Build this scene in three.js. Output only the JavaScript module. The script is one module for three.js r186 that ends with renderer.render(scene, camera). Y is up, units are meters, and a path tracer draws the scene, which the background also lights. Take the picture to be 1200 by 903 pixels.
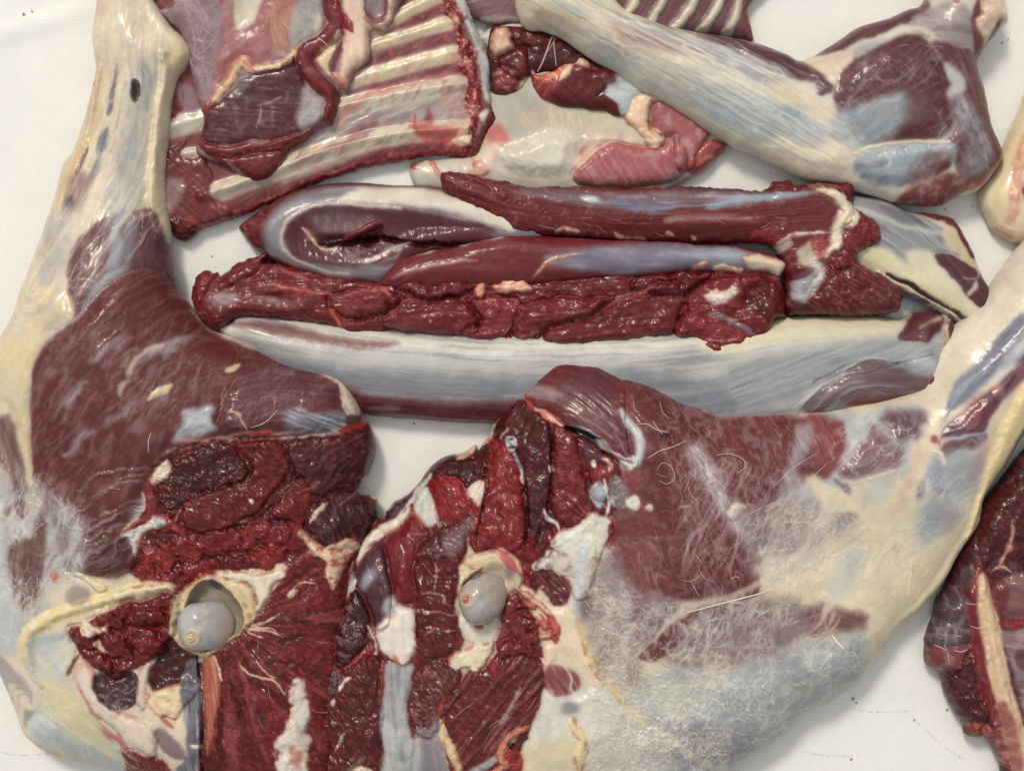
import * as THREE from 'three';

// ---------------------------------------------------------------- camera, sky, sun, exposure
const S = 0.0009;                       // metres per unit of the plan (1 unit = 0.9 mm)
const CX = 600, CY = 451.5, EYE = 1.75; // the plan's centre; the camera's height above the table
const scene = new THREE.Scene();
const camera = new THREE.PerspectiveCamera(2 * Math.atan(451.5 * S / EYE) * 180 / Math.PI, 1200 / 903, 0.05, 60);
camera.position.set(0, EYE, 0);
camera.up.set(0, 0, -1);
camera.lookAt(0, 0, 0);
scene.add(camera);

const SUN = new THREE.Vector3(-0.35, 1, -0.75).normalize();
{ // an overcast sky, brighter towards the hidden sun
  const W = 256, H = 128, a = new Float32Array(W * H * 4);
  for (let j = 0; j < H; j++) for (let i = 0; i < W; i++) {
    const el = ((j + 0.5) / H - 0.5) * Math.PI, az = ((i + 0.5) / W - 0.5) * 2 * Math.PI;
    const x = Math.cos(el) * Math.cos(az), y = Math.sin(el), z = Math.cos(el) * Math.sin(az);
    const g = Math.max(0, x * SUN.x + y * SUN.y + z * SUN.z);
    const v = y > 0 ? 0.5 + 0.3 * y + 1.0 * Math.pow(g, 6) + 5 * Math.pow(g, 70) : 0.3;
    const k = (j * W + i) * 4;
    a[k] = v * 1.0; a[k + 1] = v * 0.995; a[k + 2] = v * 0.985; a[k + 3] = 1;
  }
  const t = new THREE.DataTexture(a, W, H, THREE.RGBAFormat, THREE.FloatType);
  t.mapping = THREE.EquirectangularReflectionMapping; t.magFilter = THREE.LinearFilter; t.needsUpdate = true;
  scene.background = t; scene.environment = t;
}
scene.backgroundIntensity = 0.6; scene.environmentIntensity = 0.6;
const sun = new THREE.DirectionalLight(0xfff1de, 1.5);
sun.position.copy(SUN).multiplyScalar(3); sun.castShadow = true; sun.shadow.radius = 22;
sun.shadow.mapSize.set(2048, 2048);
Object.assign(sun.shadow.camera, { left: -0.8, right: 0.8, top: 0.8, bottom: -0.8, near: 0.5, far: 6 });
scene.add(sun, sun.target);
const renderer = new THREE.WebGLRenderer({ antialias: true });
renderer.toneMapping = THREE.LinearToneMapping;
renderer.toneMappingExposure = 1.28;
renderer.shadowMap.enabled = true;
renderer.setSize(1024, 770);

// ---------------------------------------------------------------- noise
function rng(seed) { let s = (seed * 2654435761) >>> 0 || 1; return () => { s ^= s << 13; s >>>= 0; s ^= s >>> 17; s ^= s << 5; s >>>= 0; return s / 4294967296; }; }
function hash(i, j, k) { let h = Math.imul(i, 374761393) + Math.imul(j, 668265263) + Math.imul(k, 974711) | 0; h = Math.imul(h ^ h >>> 13, 1274126177); h = Math.imul(h ^ h >>> 16, 2246822519); return ((h ^ h >>> 15) >>> 0) / 4294967296; }
function vn(x, y, k) { // smooth value noise, 0..1
  const i = Math.floor(x), j = Math.floor(y); let u = x - i, v = y - j;
  u = u * u * (3 - 2 * u); v = v * v * (3 - 2 * v);
  const a = hash(i, j, k), b = hash(i + 1, j, k), c = hash(i, j + 1, k), d = hash(i + 1, j + 1, k);
  return a + (b - a) * u + (c - a) * v + (a - b - c + d) * u * v;
}
function fbm(x, y, k, n = 3) { let s = 0, a = 0.5, t = 0; for (let o = 0; o < n; o++) { s += a * vn(x, y, k + o * 7); t += a; a *= 0.5; x = x * 2.03 + 3.1; y = y * 2.03 + 1.7; } return s / t; }
function worley(x, y, k) { // second nearest minus nearest, nearest
  const i = Math.floor(x), j = Math.floor(y); let f1 = 9, f2 = 9;
  for (let b = -1; b < 2; b++) for (let a = -1; a < 2; a++) {
    const dx = i + a + hash(i + a, j + b, k) - x, dy = j + b + hash(i + a, j + b, k + 31) - y, d = Math.sqrt(dx * dx + dy * dy);
    if (d < f1) { f2 = f1; f1 = d; } else if (d < f2) f2 = d;
  }
  return [f2 - f1, f1];
}
const clamp = (x, a = 0, b = 1) => x < a ? a : x > b ? b : x;
const sm = (a, b, x) => { const t = clamp((x - a) / (b - a)); return t * t * (3 - 2 * t); };
const rgb = (h) => typeof h === 'string' ? [1, 3, 5].map((i) => parseInt(h.slice(i, i + 2), 16) / 255) : h;
const lin = (c) => c <= 0.04045 ? c / 12.92 : Math.pow((c + 0.055) / 1.055, 2.4);

const tone = (r, g, b) => {
  if (r > b && b > g) b = g + (b - g) * 0.45; // sRGB tissue tone to a linear base colour, without the sheen that the wet surface adds
  const c = [lin(clamp(r)), lin(clamp(g)), lin(clamp(b))], y = 0.3 * c[0] + 0.5 * c[1] + 0.2 * c[2], sat = b > r ? 0.72 : 0.98 - 0.5 * Math.max(0, Math.min(c[0] - 0.12, c[0] - c[1] - 0.1));
  return c.map((v) => Math.max(0.004, (y + (v - y) * sat) * 0.9 - 0.012));
};
// ---------------------------------------------------------------- curves and shapes in the plan
function spline(a, closed, sub = 6) { // Catmull-Rom through flat [x, y, x, y, ...]
  const n = a.length / 2, P = (i) => { i = closed ? (i + n) % n : clamp(i, 0, n - 1); return [a[2 * i], a[2 * i + 1]]; }, out = [];
  for (let i = 0; i < (closed ? n : n - 1); i++) {
    const p0 = P(i - 1), p1 = P(i), p2 = P(i + 1), p3 = P(i + 2);
    for (let s = 0; s < sub; s++) {
      const t = s / sub, t2 = t * t, t3 = t2 * t;
      out.push([0, 1].map((c) => 0.5 * (2 * p1[c] + (p2[c] - p0[c]) * t + (2 * p0[c] - 5 * p1[c] + 4 * p2[c] - p3[c]) * t2 + (3 * p1[c] - p0[c] - 3 * p2[c] + p3[c]) * t3)));
    }
  }
  if (!closed) out.push(P(n - 1));
  return out;
}
function segs(pts, closed) {
  const m = closed ? pts.length : pts.length - 1, A = new Float64Array(m * 6); let L = 0, x0 = 1e9, y0 = 1e9, x1 = -1e9, y1 = -1e9;
  for (let i = 0; i < m; i++) {
    const p = pts[i], q = pts[(i + 1) % pts.length], dx = q[0] - p[0], dy = q[1] - p[1], l2 = dx * dx + dy * dy || 1e-9;
    A.set([p[0], p[1], dx, dy, l2, L], i * 6); L += Math.sqrt(l2);
  }
  for (const p of pts) { x0 = Math.min(x0, p[0]); y0 = Math.min(y0, p[1]); x1 = Math.max(x1, p[0]); y1 = Math.max(y1, p[1]); }
  return { A, m, L, box: [x0, y0, x1, y1] };
}
const hit = { d: 0, u: 0, s: 1 };
function nearest(g, x, y) { // distance, arc length and side of the nearest point of a polyline
  const A = g.A; let best = 1e18, bu = 0, bs = 1;
  for (let i = 0, o = 0; i < g.m; i++, o += 6) {
    const ax = x - A[o], ay = y - A[o + 1], dx = A[o + 2], dy = A[o + 3], l2 = A[o + 4];
    let t = (ax * dx + ay * dy) / l2; t = t < 0 ? 0 : t > 1 ? 1 : t;
    const ex = ax - dx * t, ey = ay - dy * t, d = ex * ex + ey * ey;
    if (d < best) { best = d; bu = A[o + 5] + t * Math.sqrt(l2); bs = dx * ay - dy * ax; }
  }
  hit.d = Math.sqrt(best); hit.u = bu; hit.s = bs < 0 ? -1 : 1; return hit;
}
function insideDist(g, x, y) { // signed distance to a closed polyline, positive inside
  const A = g.A; let best = 1e18, odd = false;
  for (let i = 0, o = 0; i < g.m; i++, o += 6) {
    const px = A[o], py = A[o + 1], ax = x - px, ay = y - py, dx = A[o + 2], dy = A[o + 3];
    let t = (ax * dx + ay * dy) / A[o + 4]; t = t < 0 ? 0 : t > 1 ? 1 : t;
    const ex = ax - dx * t, ey = ay - dy * t, d = ex * ex + ey * ey; if (d < best) best = d;
    const qy = py + dy; if ((py > y) !== (qy > y) && x < px + dx * (y - py) / dy) odd = !odd;
  }
  return odd ? Math.sqrt(best) : -Math.sqrt(best);
}
function poly(a, sharp) { const g = segs(sharp ? a.reduce((r, v, i) => (i % 2 ? r[r.length - 1].push(v) : r.push([v]), r), []) : spline(a, true), true); return { box: g.box, sd: (x, y) => insideDist(g, x, y) }; }
function stroke(a, w, taper = 0.5) {
  const g = segs(spline(a, false), false), b = g.box, m = w;
  return { box: [b[0] - m, b[1] - m, b[2] + m, b[3] + m], sd: (x, y) => { const h = nearest(g, x, y), e = Math.min(1, Math.min(h.u, g.L - h.u) / (g.L * 0.3) + 1 - taper); return w / 2 * e - h.d; } };
}
function oval(cx, cy, rx, ry, deg = 0) {
  const c = Math.cos(deg * Math.PI / 180), s = Math.sin(deg * Math.PI / 180), r = Math.max(rx, ry), q = Math.min(rx, ry);
  return { box: [cx - r, cy - r, cx + r, cy + r], sd: (x, y) => { const a = ((x - cx) * c + (y - cy) * s) / rx, b = (-(x - cx) * s + (y - cy) * c) / ry; return (1 - Math.sqrt(a * a + b * b)) * q; } };
}
function flow(o) { // coordinates along and across a grain
  if (o.f) { const g = segs(spline(o.f, false, 4), false); return (x, y) => { const h = nearest(g, x, y); return [h.u, h.d * h.s]; }; }
  if (o.rad) return (x, y) => { const dx = x - o.rad[0], dy = y - o.rad[1]; return [Math.hypot(dx, dy), Math.atan2(dy, dx) * (o.rr || 60)]; };
  const c = Math.cos((o.ang || 0) * Math.PI / 180), s = Math.sin((o.ang || 0) * Math.PI / 180);
  return (x, y) => [x * c + y * s, -x * s + y * c];
}

// ---------------------------------------------------------------- a soft body: outline, relief, tissue
const G = 1.25; // grid pitch
let padCount = 0;
class Pad {
  // outline; z: height of the rim; T: thickness above the rim; R: how far in the thickness is reached; on: body it lies on
  constructor(outline, o = {}) {
    Object.assign(this, { z: 4, T: 30, R: 40, edge: 1.5, es: 9, pw: 1, blur: 6, on: null, sink: 0.6, inset: 0.5, base: '#d8c9ac', mat: 'fascia', name: 'body', sharp: false }, o);
    this.seed = 100 + 53 * padCount++;
    const g = poly(outline, this.sharp), m = 4; this.x0 = Math.floor(g.box[0]) - m; this.y0 = Math.floor(g.box[1]) - m;
    const W = this.W = Math.ceil((g.box[2] - this.x0 + m) / G) + 1, H = this.H = Math.ceil((g.box[3] - this.y0 + m) / G) + 1, N = W * H;
    for (const k of ['d', 'h', 'r', 'g', 'b', 'w1', 'w2', 'n1']) this[k] = new Float32Array(N);
    this.part = new Uint8Array(N); this.parts = [{ name: this.name, mat: this.mat }];
    const c = rgb(this.base), k = this.seed;
    for (let j = 0; j < H; j++) for (let i = 0; i < W; i++) {
      const n = j * W + i, x = this.x0 + i * G, y = this.y0 + j * G;
      this.w1[n] = fbm(x / 16, y / 16, k, 3) * 2 - 1; this.w2[n] = fbm(x / 16 + 40, y / 16, k + 3, 3) * 2 - 1; this.n1[n] = fbm(x / 5, y / 5, k + 5, 2) * 2 - 1;
      const e = fbm(x / this.es, y / this.es, k + 9, 3) * 2 - 1;
      const d = this.d[n] = g.sd(x, y) + e * this.edge;
      let z = this.z; if (this.on) z += this.on.at(x, y) - this.sink;
      const t = clamp(d / this.R);
      this.h[n] = z + this.T * Math.pow(Math.sqrt(1 - (1 - t) * (1 - t)), this.pw);
      this.r[n] = c[0]; this.g[n] = c[1]; this.b[n] = c[2];
    }
    if (this.blur && !this.on) this.soften(this.blur);
  }
  soften(rad) {
    const { W, H, h, d } = this, r = Math.round(rad / G), src = h.slice(), tmp = h.slice();
    for (let p = 0; p < 2; p++) {
      for (let j = 0; j < H; j++) for (let i = 0; i < W; i++) { let s = 0, c = 0; for (let a = -r; a <= r; a++) { const q = i + a; if (q < 0 || q >= W) continue; const n = j * W + q; if (d[n] < 0) continue; s += h[n]; c++; } tmp[j * W + i] = c ? s / c : h[j * W + i]; }
      for (let i = 0; i < W; i++) for (let j = 0; j < H; j++) { let s = 0, c = 0; for (let a = -r; a <= r; a++) { const q = j + a; if (q < 0 || q >= H) continue; const n = q * W + i; if (d[n] < 0) continue; s += tmp[n]; c++; } h[j * W + i] = c ? s / c : tmp[j * W + i]; }
    }
    for (let n = 0; n < h.length; n++) { const t = sm(rad * 0.4, rad * 2.2, d[n]); h[n] = src[n] + (h[n] - src[n]) * t; }
  }
  at(x, y) {
    const { W, H, h } = this, u = clamp((x - this.x0) / G, 0, W - 1.001), v = clamp((y - this.y0) / G, 0, H - 1.001), i = Math.floor(u), j = Math.floor(v), a = u - i, b = v - j, n = j * W + i;
    return (h[n] * (1 - a) + h[n + 1] * a) * (1 - b) + (h[n + W] * (1 - a) + h[n + W + 1] * a) * b;
  }
  inside(x, y) { const i = Math.round((x - this.x0) / G), j = Math.round((y - this.y0) / G); return i < 0 || j < 0 || i >= this.W || j >= this.H ? -9 : this.d[j * this.W + i]; }
  // one layer of tissue over a shape: colour, and with it relief, grain, film, spots, web; part starts a new part there
  lay(color, shape, o = {}) {
    const { W, H, d } = this, soft = o.s ?? 3, wp = o.wp ?? 2.5, wf = o.wf ?? 1, al = o.a ?? 1, c = color && rgb(color), k = this.seed + (this.ops = (this.ops || 0) + 1) * 11;
    let id = 0; if (o.part) { id = this.parts.length; this.parts.push({ name: o.part, mat: o.mat || this.mat, label: o.label }); }
    const st = o.st ? [].concat(o.st).map((q) => ({ ...q, at: flow(q), col: q.c && rgb(q.c) })) : null, sp = o.sp && { ...o.sp, col: o.sp.c && rgb(o.sp.c) }, web = o.web && { ...o.web, col: rgb(o.web.c || '#d6d2cc') };
    const str = o.str ? [].concat(o.str).map((q) => ({ ...q, at: flow(q), col: rgb(q.c || '#d8d4cc') })) : null; const hr = o.hr || 14, gw = o.gw || 3, cutty = o.mat === 'cut', gk = cutty ? 0.6 : 1, m = soft + wp + wf + 3 * gw + 2, b = shape ? shape.box : [-1e9, -1e9, 1e9, 1e9];
    const i0 = Math.max(0, Math.floor((b[0] - m - this.x0) / G)), i1 = Math.min(W - 1, Math.ceil((b[2] + m - this.x0) / G)), j0 = Math.max(0, Math.floor((b[1] - m - this.y0) / G)), j1 = Math.min(H - 1, Math.ceil((b[3] + m - this.y0) / G));
    for (let j = j0; j <= j1; j++) for (let i = i0; i <= i1; i++) {
      const n = j * W + i; if (d[n] < -3) continue;
      const x = this.x0 + i * G, y = this.y0 + j * G;
      let sd = 99; if (shape) { sd = shape.sd(x + this.w1[n] * wp, y + this.w2[n] * wp) + this.n1[n] * wf; if (sd < -soft / 2 - 3 * gw) continue; }
      if (cutty && shape) sd += this.n1[n] * 1.2; const w = shape ? sm(-soft / 2, soft / 2, sd) : 1, rim = sm(0, 7, d[n]);
      if (o.gr) { const q = Math.abs(sd + gw * 0.3) / gw; this.h[n] -= gk * o.gr * Math.exp(-q * q) * rim; }
      if (w <= 0) continue;
      if (id && w > 0.5) this.part[n] = id;
      if (c) this.mix(n, c, w * al);
      if (o.mat === 'fat' && soft <= 5 && !o.clean) { const e = sd / 3.2; this.mix(n, [0.6, 0.27, 0.24], 0.6 * Math.exp(-e * e) * sm(0.42, 0.68, fbm(x / 6, y / 6, k + 60, 2))); }
      if (o.h) { const t = clamp(sd / hr), hh = gk * o.h * (soft >= 5 ? t * t * (3 - 2 * t) : Math.sqrt(Math.max(0, 1 - (1 - t) * (1 - t)))); this.h[n] += hh * (o.rimless ? 1 : rim); }
      if (o.lump) { const [amp, sc, q] = o.lump; let v = q ? 1 - worley(x / sc + this.w1[n] * 0.5, y / sc + this.w2[n] * 0.5, k)[1] * 1.3 : fbm(x / sc, y / sc, k, cutty || !o.mat ? 3 : 4); v -= 0.5; this.h[n] += amp * v * w * rim; if (o.lc) this.shade(n, 1 + o.lc * v * w); }
      if (st) for (const q of st) { const [u, v] = q.at(x + this.w1[n] * (q.wob ?? 2), y + this.w2[n] * (q.wob ?? 2)); const z = 0.65 * vn(u / q.l, v / q.w, k + 1) + 0.35 * vn(u / q.l * 1.7 + 9, v / q.w * 2.3, k + 2); if (q.h) this.h[n] += (z - 0.5) * q.h * w * rim; if (q.col) { const th = q.th ?? 0.5; let mk = sm(th, th + (q.sf ?? 0.22), z) * q.a * w; if (q.patch) mk *= sm(0.42, 0.62, fbm(x / q.patch, y / q.patch, k + 6, 2)); this.mix(n, q.col, mk); } }
      if (sp) { const v = fbm(x / sp.sc, y / (sp.sy || sp.sc), k + 3, 3), th = sp.th ?? 0.55, mk = sm(th, th + (sp.sf ?? 0.08), v) * sp.a * w; if (sp.col) this.mix(n, sp.col, mk); if (sp.h) this.h[n] += sp.h * mk * rim; }
      if (str) for (const q of str) { const [u, v] = q.at(x + this.w1[n] * (q.wob ?? 2.5), y + this.w2[n] * (q.wob ?? 2.5)); let mk = 0; for (let e = 0; e < 3; e++) { const a = (e - 1) * 0.5, r = 1 - Math.abs(2 * vn((u + a * v) / q.l / (1 - 0.15 * e) + e * 17, (v - a * u * 0.5) / q.w + e * 5, k + 40 + e) - 1); mk = Math.max(mk, sm(q.t0 ?? 0.86, 1, r) * (1 - 0.2 * e)); } mk *= q.a * w * sm(0.36, 0.6, fbm(x / (q.pt || 30), y / (q.pt || 30), k + 50, 2)); this.mix(n, q.col, mk); this.h[n] += mk * (q.h ?? 0.45) * rim; }
      if (web) { const q = web.sc, f = worley(x / q + this.w1[n] * 0.4, y / q + this.w2[n] * 0.4, k + 4)[0], f2 = worley(x / q * 1.8 + this.w2[n] * 0.5, y / q * 1.8 + this.w1[n] * 0.5, k + 5)[0]; let mk = Math.max(1 - sm(0, web.lw || 0.2, f), 0.7 * (1 - sm(0, (web.lw || 0.2) * 1.5, f2)) * sm(0.4, 0.6, fbm(x / 30, y / 30, k + 8, 2))) * sm(0.26, 0.5, fbm(x / 24 + 5, y / 24, k + 7, 2)); mk *= w; this.mix(n, web.col, mk * web.a); this.h[n] += mk * (web.h ?? 0.8) * rim; }
    }
    return this;
  }
  mix(n, c, w) { this.r[n] += (c[0] - this.r[n]) * w; this.g[n] += (c[1] - this.g[n]) * w; this.b[n] += (c[2] - this.b[n]) * w; }
  shade(n, f) { this.r[n] *= f; this.g[n] *= f; this.b[n] *= f; }
  f(color, a, o = {}) { return this.lay(color, poly(a, o.sharp), o); }           // area
  l(color, a, w, o = {}) { return this.lay(color, stroke(a, w, o.tp), o); }       // band
  e(color, a, o = {}) { return this.lay(color, oval(...a), o); }                  // oval
  all(o) { return this.lay(o.c || null, null, o); }
  swell(a, w, amp) { // broad rise round a line
    const g = segs(spline(a, false), false), { W, H } = this;
    for (let n = 0; n < W * H; n++) { if (this.d[n] < 0) continue; const x = this.x0 + (n % W) * G, y = this.y0 + Math.floor(n / W) * G, q = nearest(g, x, y).d / w; if (q < 3) this.h[n] += amp * Math.exp(-q * q) * sm(0, 18, this.d[n]); }
    return this;
  }
  melt() {
    this.melted = true; const { W, H } = this, keep = { fascia: 0.5, muscle: 0.4, fat: 0.3, cut: 0.12, bone: 0.3 };
    for (const key of ['r', 'g', 'b']) { // tissues run into one another
      const src = this[key], q = src.slice(), rad = 2;
      const t = new Float32Array(W * H);
      for (let pass = 0; pass < 2; pass++) {
        for (let j = 0; j < H; j++) for (let i = 0; i < W; i++) { let v = 0, c = 0; for (let e = -rad; e <= rad; e++) { const m = i + e; if (m >= 0 && m < W) { v += q[j * W + m]; c++; } } t[j * W + i] = v / c; }
        for (let j = 0; j < H; j++) for (let i = 0; i < W; i++) { let v = 0, c = 0; for (let e = -rad; e <= rad; e++) { const m = j + e; if (m >= 0 && m < H) { v += t[m * W + i]; c++; } } q[j * W + i] = v / c; }
      }
      for (let n = 0; n < W * H; n++) if (this.d[n] > -3) { const w = keep[this.parts[this.part[n]].mat] ?? 0.3; src[n] += (q[n] - src[n]) * w; }
    }
    return this;
  }
  finish(cn = 0.07, hn = 0.5) { // fine unevenness of tone and surface
    const { W, H, seed: k } = this
    if (!this.melted) this.melt();
    for (let n = 0; n < W * H; n++) { // a thin milky film, thicker here and thinner there
      const mat = this.parts[this.part[n]].mat; if (this.d[n] < -3 || (mat !== 'fascia' && mat !== 'muscle')) continue;
      const x = this.x0 + (n % W) * G + this.w1[n] * 5, y = this.y0 + Math.floor(n / W) * G + this.w2[n] * 5;
      const v = 0.6 * fbm((x + y) / 26, (x - y) / 11, k + 700, 4) + 0.4 * fbm(x / 5, y / 5, k + 720, 2); this.mix(n, [0.68, 0.64, 0.62], (mat === 'muscle' ? 0.07 : 0.17) * sm(0.5, 0.72, v) * (this.milk ?? 1));
    }
    for (let n = 0; n < W * H; n++) { if (this.d[n] < -3) continue; const x = this.x0 + (n % W) * G, y = this.y0 + Math.floor(n / W) * G; const v = fbm(x / 3, y / 3, k + 900, 2) - 0.5, u = fbm(x / 22, y / 22, k + 950, 3) - 0.5; const mt = this.parts[this.part[n]].mat, fine = mt === 'cut' ? 1.6 : 0.6; this.shade(n, 1 + cn * (v * fine + u * 1.8)); let g = 0; if (mt === 'cut') { const q = fbm(x / 4.2 + this.w1[n], y / 4.2 + this.w2[n], k + 970, 3) - 0.5, c = worley(x / 6 + this.w1[n] * 0.6, y / 6 + this.w2[n] * 0.6, k + 980)[1] - 0.45; const b = vn((x + 0.7 * y) / 7 + this.w1[n], (y - 0.7 * x) / 1.9 + this.w2[n] * 2, k + 985) - 0.5; g = 0.5 * q + 0.55 * b; this.shade(n, 1 + q * 0.35 + b * 0.22); if (b > 0.22) this.mix(n, [0.6, 0.38, 0.38], (b - 0.22) * 0.9); } this.h[n] += (g + hn * (v * (mt === 'cut' ? 1.2 : 0.35) + u * 3)) * sm(0, 6, this.d[n]); }
    return this;
  }
  sort() { // a part that lies in several places becomes several parts; crumbs join what surrounds them
    const { W, H, d } = this, seen = new Int32Array(W * H).fill(-1), comps = [];
    for (let s0 = 0; s0 < W * H; s0++) {
      if (d[s0] <= 0 || seen[s0] >= 0) continue;
      const id = comps.length, p = this.part[s0], cells = [s0]; seen[s0] = id;
      for (let q = 0; q < cells.length; q++) { const n = cells[q], i = n % W; for (const m of [i ? n - 1 : -1, i < W - 1 ? n + 1 : -1, n - W, n + W]) if (m >= 0 && m < W * H && d[m] > 0 && seen[m] < 0 && this.part[m] === p) { seen[m] = id; cells.push(m); } }
      comps.push({ p, cells });
    }
    const used = new Set();
    for (const c of [...comps].sort((a, b) => b.cells.length - a.cells.length)) {
      if (c.cells.length < 110) {
        const votes = new Map(); for (const n of c.cells) for (const m of [n - 1, n + 1, n - W, n + W]) if (d[m] > 0 && seen[m] !== seen[n]) votes.set(this.part[m], (votes.get(this.part[m]) || 0) + 1);
        const best = [...votes].sort((a, b) => b[1] - a[1])[0]; if (best) { for (const n of c.cells) this.part[n] = best[0]; continue; }
      }
      if (!used.has(c.p)) { used.add(c.p); continue; }
      if (this.parts.length < 250) { const id = this.parts.length; this.parts.push({ ...this.parts[c.p] }); for (const n of c.cells) this.part[n] = id; }
    }
  }
  meshes(th) {
    this.sort(); // triangulate inside the outline, close the rim to below, split into parts
    const { W, H, d, h } = this, pos = [], col = [], idx = new Int32Array(W * H).fill(-1), cut = new Map(), tri = this.parts.map(() => []), partOf = [];
    const add = (x, y, z, r, g, b, p) => { pos.push(x, z, y); col.push(r, g, b); partOf.push(p); return pos.length / 3 - 1; };
    const corner = (n) => idx[n] < 0 ? idx[n] = add(this.x0 + (n % W) * G, this.y0 + Math.floor(n / W) * G, h[n], this.r[n], this.g[n], this.b[n], this.part[n]) : idx[n];
    const cross = (a, b) => {
      if (a > b) [a, b] = [b, a]; const key = a * 2 + (b - a > 1 ? 1 : 0); if (cut.has(key)) return cut.get(key);
      const t = d[a] / (d[a] - d[b]), q = d[a] > 0 ? a : b, x = (a % W) + ((b % W) - (a % W)) * t, y = Math.floor(a / W) + (Math.floor(b / W) - Math.floor(a / W)) * t;
      const X = this.x0 + x * G, Y = this.y0 + y * G, z = this.on ? this.on.at(X, Y) - this.sink + this.z : this.z;
      const v = add(X, Y, z, this.r[q], this.g[q], this.b[q], this.part[q]); cut.set(key, v); return v;
    };
    const rim = [];
    for (let j = 0; j < H - 1; j++) for (let i = 0; i < W - 1; i++) {
      const c = [j * W + i, j * W + i + 1, (j + 1) * W + i + 1, (j + 1) * W + i], n = c.reduce((s, q) => s + (d[q] > 0), 0); if (!n) continue;
      const ring = []; let out = -1, back = -1;
      for (let e = 0; e < 4; e++) { const a = c[e], b = c[(e + 1) % 4]; if (d[a] > 0) ring.push(corner(a)); if ((d[a] > 0) !== (d[b] > 0)) { const v = cross(a, b); ring.push(v); if (d[a] > 0) out = v; else back = v; } }
      const p = this.part[c.find((q) => d[q] > 0)];
      for (let e = 1; e < ring.length - 1; e++) tri[p].push(ring[0], ring[e + 1], ring[e]);
      if (out >= 0 && back >= 0) rim.push([out, back, p]);
    }
    const foot = new Map(), low = this.on ? -1.5 : 0, drop = (v) => {
      if (foot.has(v)) return foot.get(v);
      const x = pos[3 * v], y = pos[3 * v + 2], e = 2; let gx = this.inside(x + e, y) - this.inside(x - e, y), gy = this.inside(x, y + e) - this.inside(x, y - e); const l = Math.hypot(gx, gy) || 1; gx /= l; gy /= l;
      const z = pos[3 * v + 1], q = Math.min(7, this.z * this.inset), i = [];
      if (this.on) i.push(add(x + gx * 0.5, y + gy * 0.5, z - 2, ...col.slice(3 * v, 3 * v + 3), partOf[v]));
      else { i.push(add(x + gx * q * 0.25, y + gy * q * 0.25, z * 0.55, ...col.slice(3 * v, 3 * v + 3), partOf[v])); i.push(add(x + gx * q, y + gy * q, 0.2, ...col.slice(3 * v, 3 * v + 3), partOf[v])); }
      foot.set(v, i); return i;
    };
    for (const [a, b, p] of rim) { const A = [a, ...drop(a)], B = [b, ...drop(b)]; for (let q = 0; q < A.length - 1; q++) tri[p].push(A[q], B[q], A[q + 1], B[q], B[q + 1], A[q + 1]); }
    const nor = new Float32Array(pos.length);
    for (const T of tri) for (let t = 0; t < T.length; t += 3) {
      const a = 3 * T[t], b = 3 * T[t + 1], c = 3 * T[t + 2], ux = pos[b] - pos[a], uy = pos[b + 1] - pos[a + 1], uz = pos[b + 2] - pos[a + 2], vx = pos[c] - pos[a], vy = pos[c + 1] - pos[a + 1], vz = pos[c + 2] - pos[a + 2];
      const nx = uy * vz - uz * vy, ny = uz * vx - ux * vz, nz = ux * vy - uy * vx;
      for (const q of [a, b, c]) { nor[q] += nx; nor[q + 1] += ny; nor[q + 2] += nz; }
    }
    const out = [], lots = [], crumbs = [];
    tri.forEach((T, p) => { // pieces of one part that do not touch become meshes of their own
      const up = new Map(), root = (v) => { let r = v; while ((up.get(r) ?? r) !== r) r = up.get(r); up.set(v, r); return r; };
      for (let t = 0; t < T.length; t += 3) { const a = root(T[t]); up.set(root(T[t + 1]), a); up.set(root(T[t + 2]), a); }
      const sets = new Map(); for (let t = 0; t < T.length; t += 3) { const r = root(T[t]); if (!sets.has(r)) sets.set(r, []); sets.get(r).push(T[t], T[t + 1], T[t + 2]); }
      const all = [...sets.values()].sort((a, b) => b.length - a.length); if (!all.length) return; const main = all[0]; lots.push([main, p]);
      for (const q of all.slice(1)) if (q.length > 120) lots.push([q, p]); else crumbs.push([q, p, main]);
    });
    const holder = new Map(); for (const lot of lots) for (const v of lot[0]) if (!holder.has(v)) holder.set(v, lot[0]);
    for (const [q, , main] of crumbs) { const h = holder.get(q.find((v) => holder.has(v))) || main; for (const v of q) h.push(v); }
    lots.forEach(([T, p]) => {
      const map = new Map(), P = [], N = [], C = [], U = [], I = new Uint32Array(T.length);
      T.forEach((v, t) => {
        let q = map.get(v);
        if (q === undefined) {
          q = map.size; map.set(v, q); const w = th.world(pos[3 * v], pos[3 * v + 2], pos[3 * v + 1]); P.push(w[0], w[1], w[2]);
          let l = Math.hypot(nor[3 * v], nor[3 * v + 1], nor[3 * v + 2]) || 1; N.push(nor[3 * v] / l, nor[3 * v + 1] / l, nor[3 * v + 2] / l);
          C.push(...tone(col[3 * v], col[3 * v + 1], col[3 * v + 2])); U.push(pos[3 * v] * S / 0.06, pos[3 * v + 2] * S / 0.06);
        }
        I[t] = q;
      });
      const g = new THREE.BufferGeometry(); g.setAttribute('position', new THREE.Float32BufferAttribute(P, 3)); g.setAttribute('normal', new THREE.Float32BufferAttribute(N, 3));
      g.setAttribute('color', new THREE.Float32BufferAttribute(C, 3)); g.setAttribute('uv', new THREE.Float32BufferAttribute(U, 2)); g.setIndex(new THREE.BufferAttribute(I, 1));
      const mesh = new THREE.Mesh(g, M[this.parts[p].mat]); mesh.name = this.parts[p].name; if (this.parts[p].label) mesh.userData.label = this.parts[p].label;
      mesh.castShadow = mesh.receiveShadow = true; out.push(mesh);
    });
    return out;
  }
}

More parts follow.
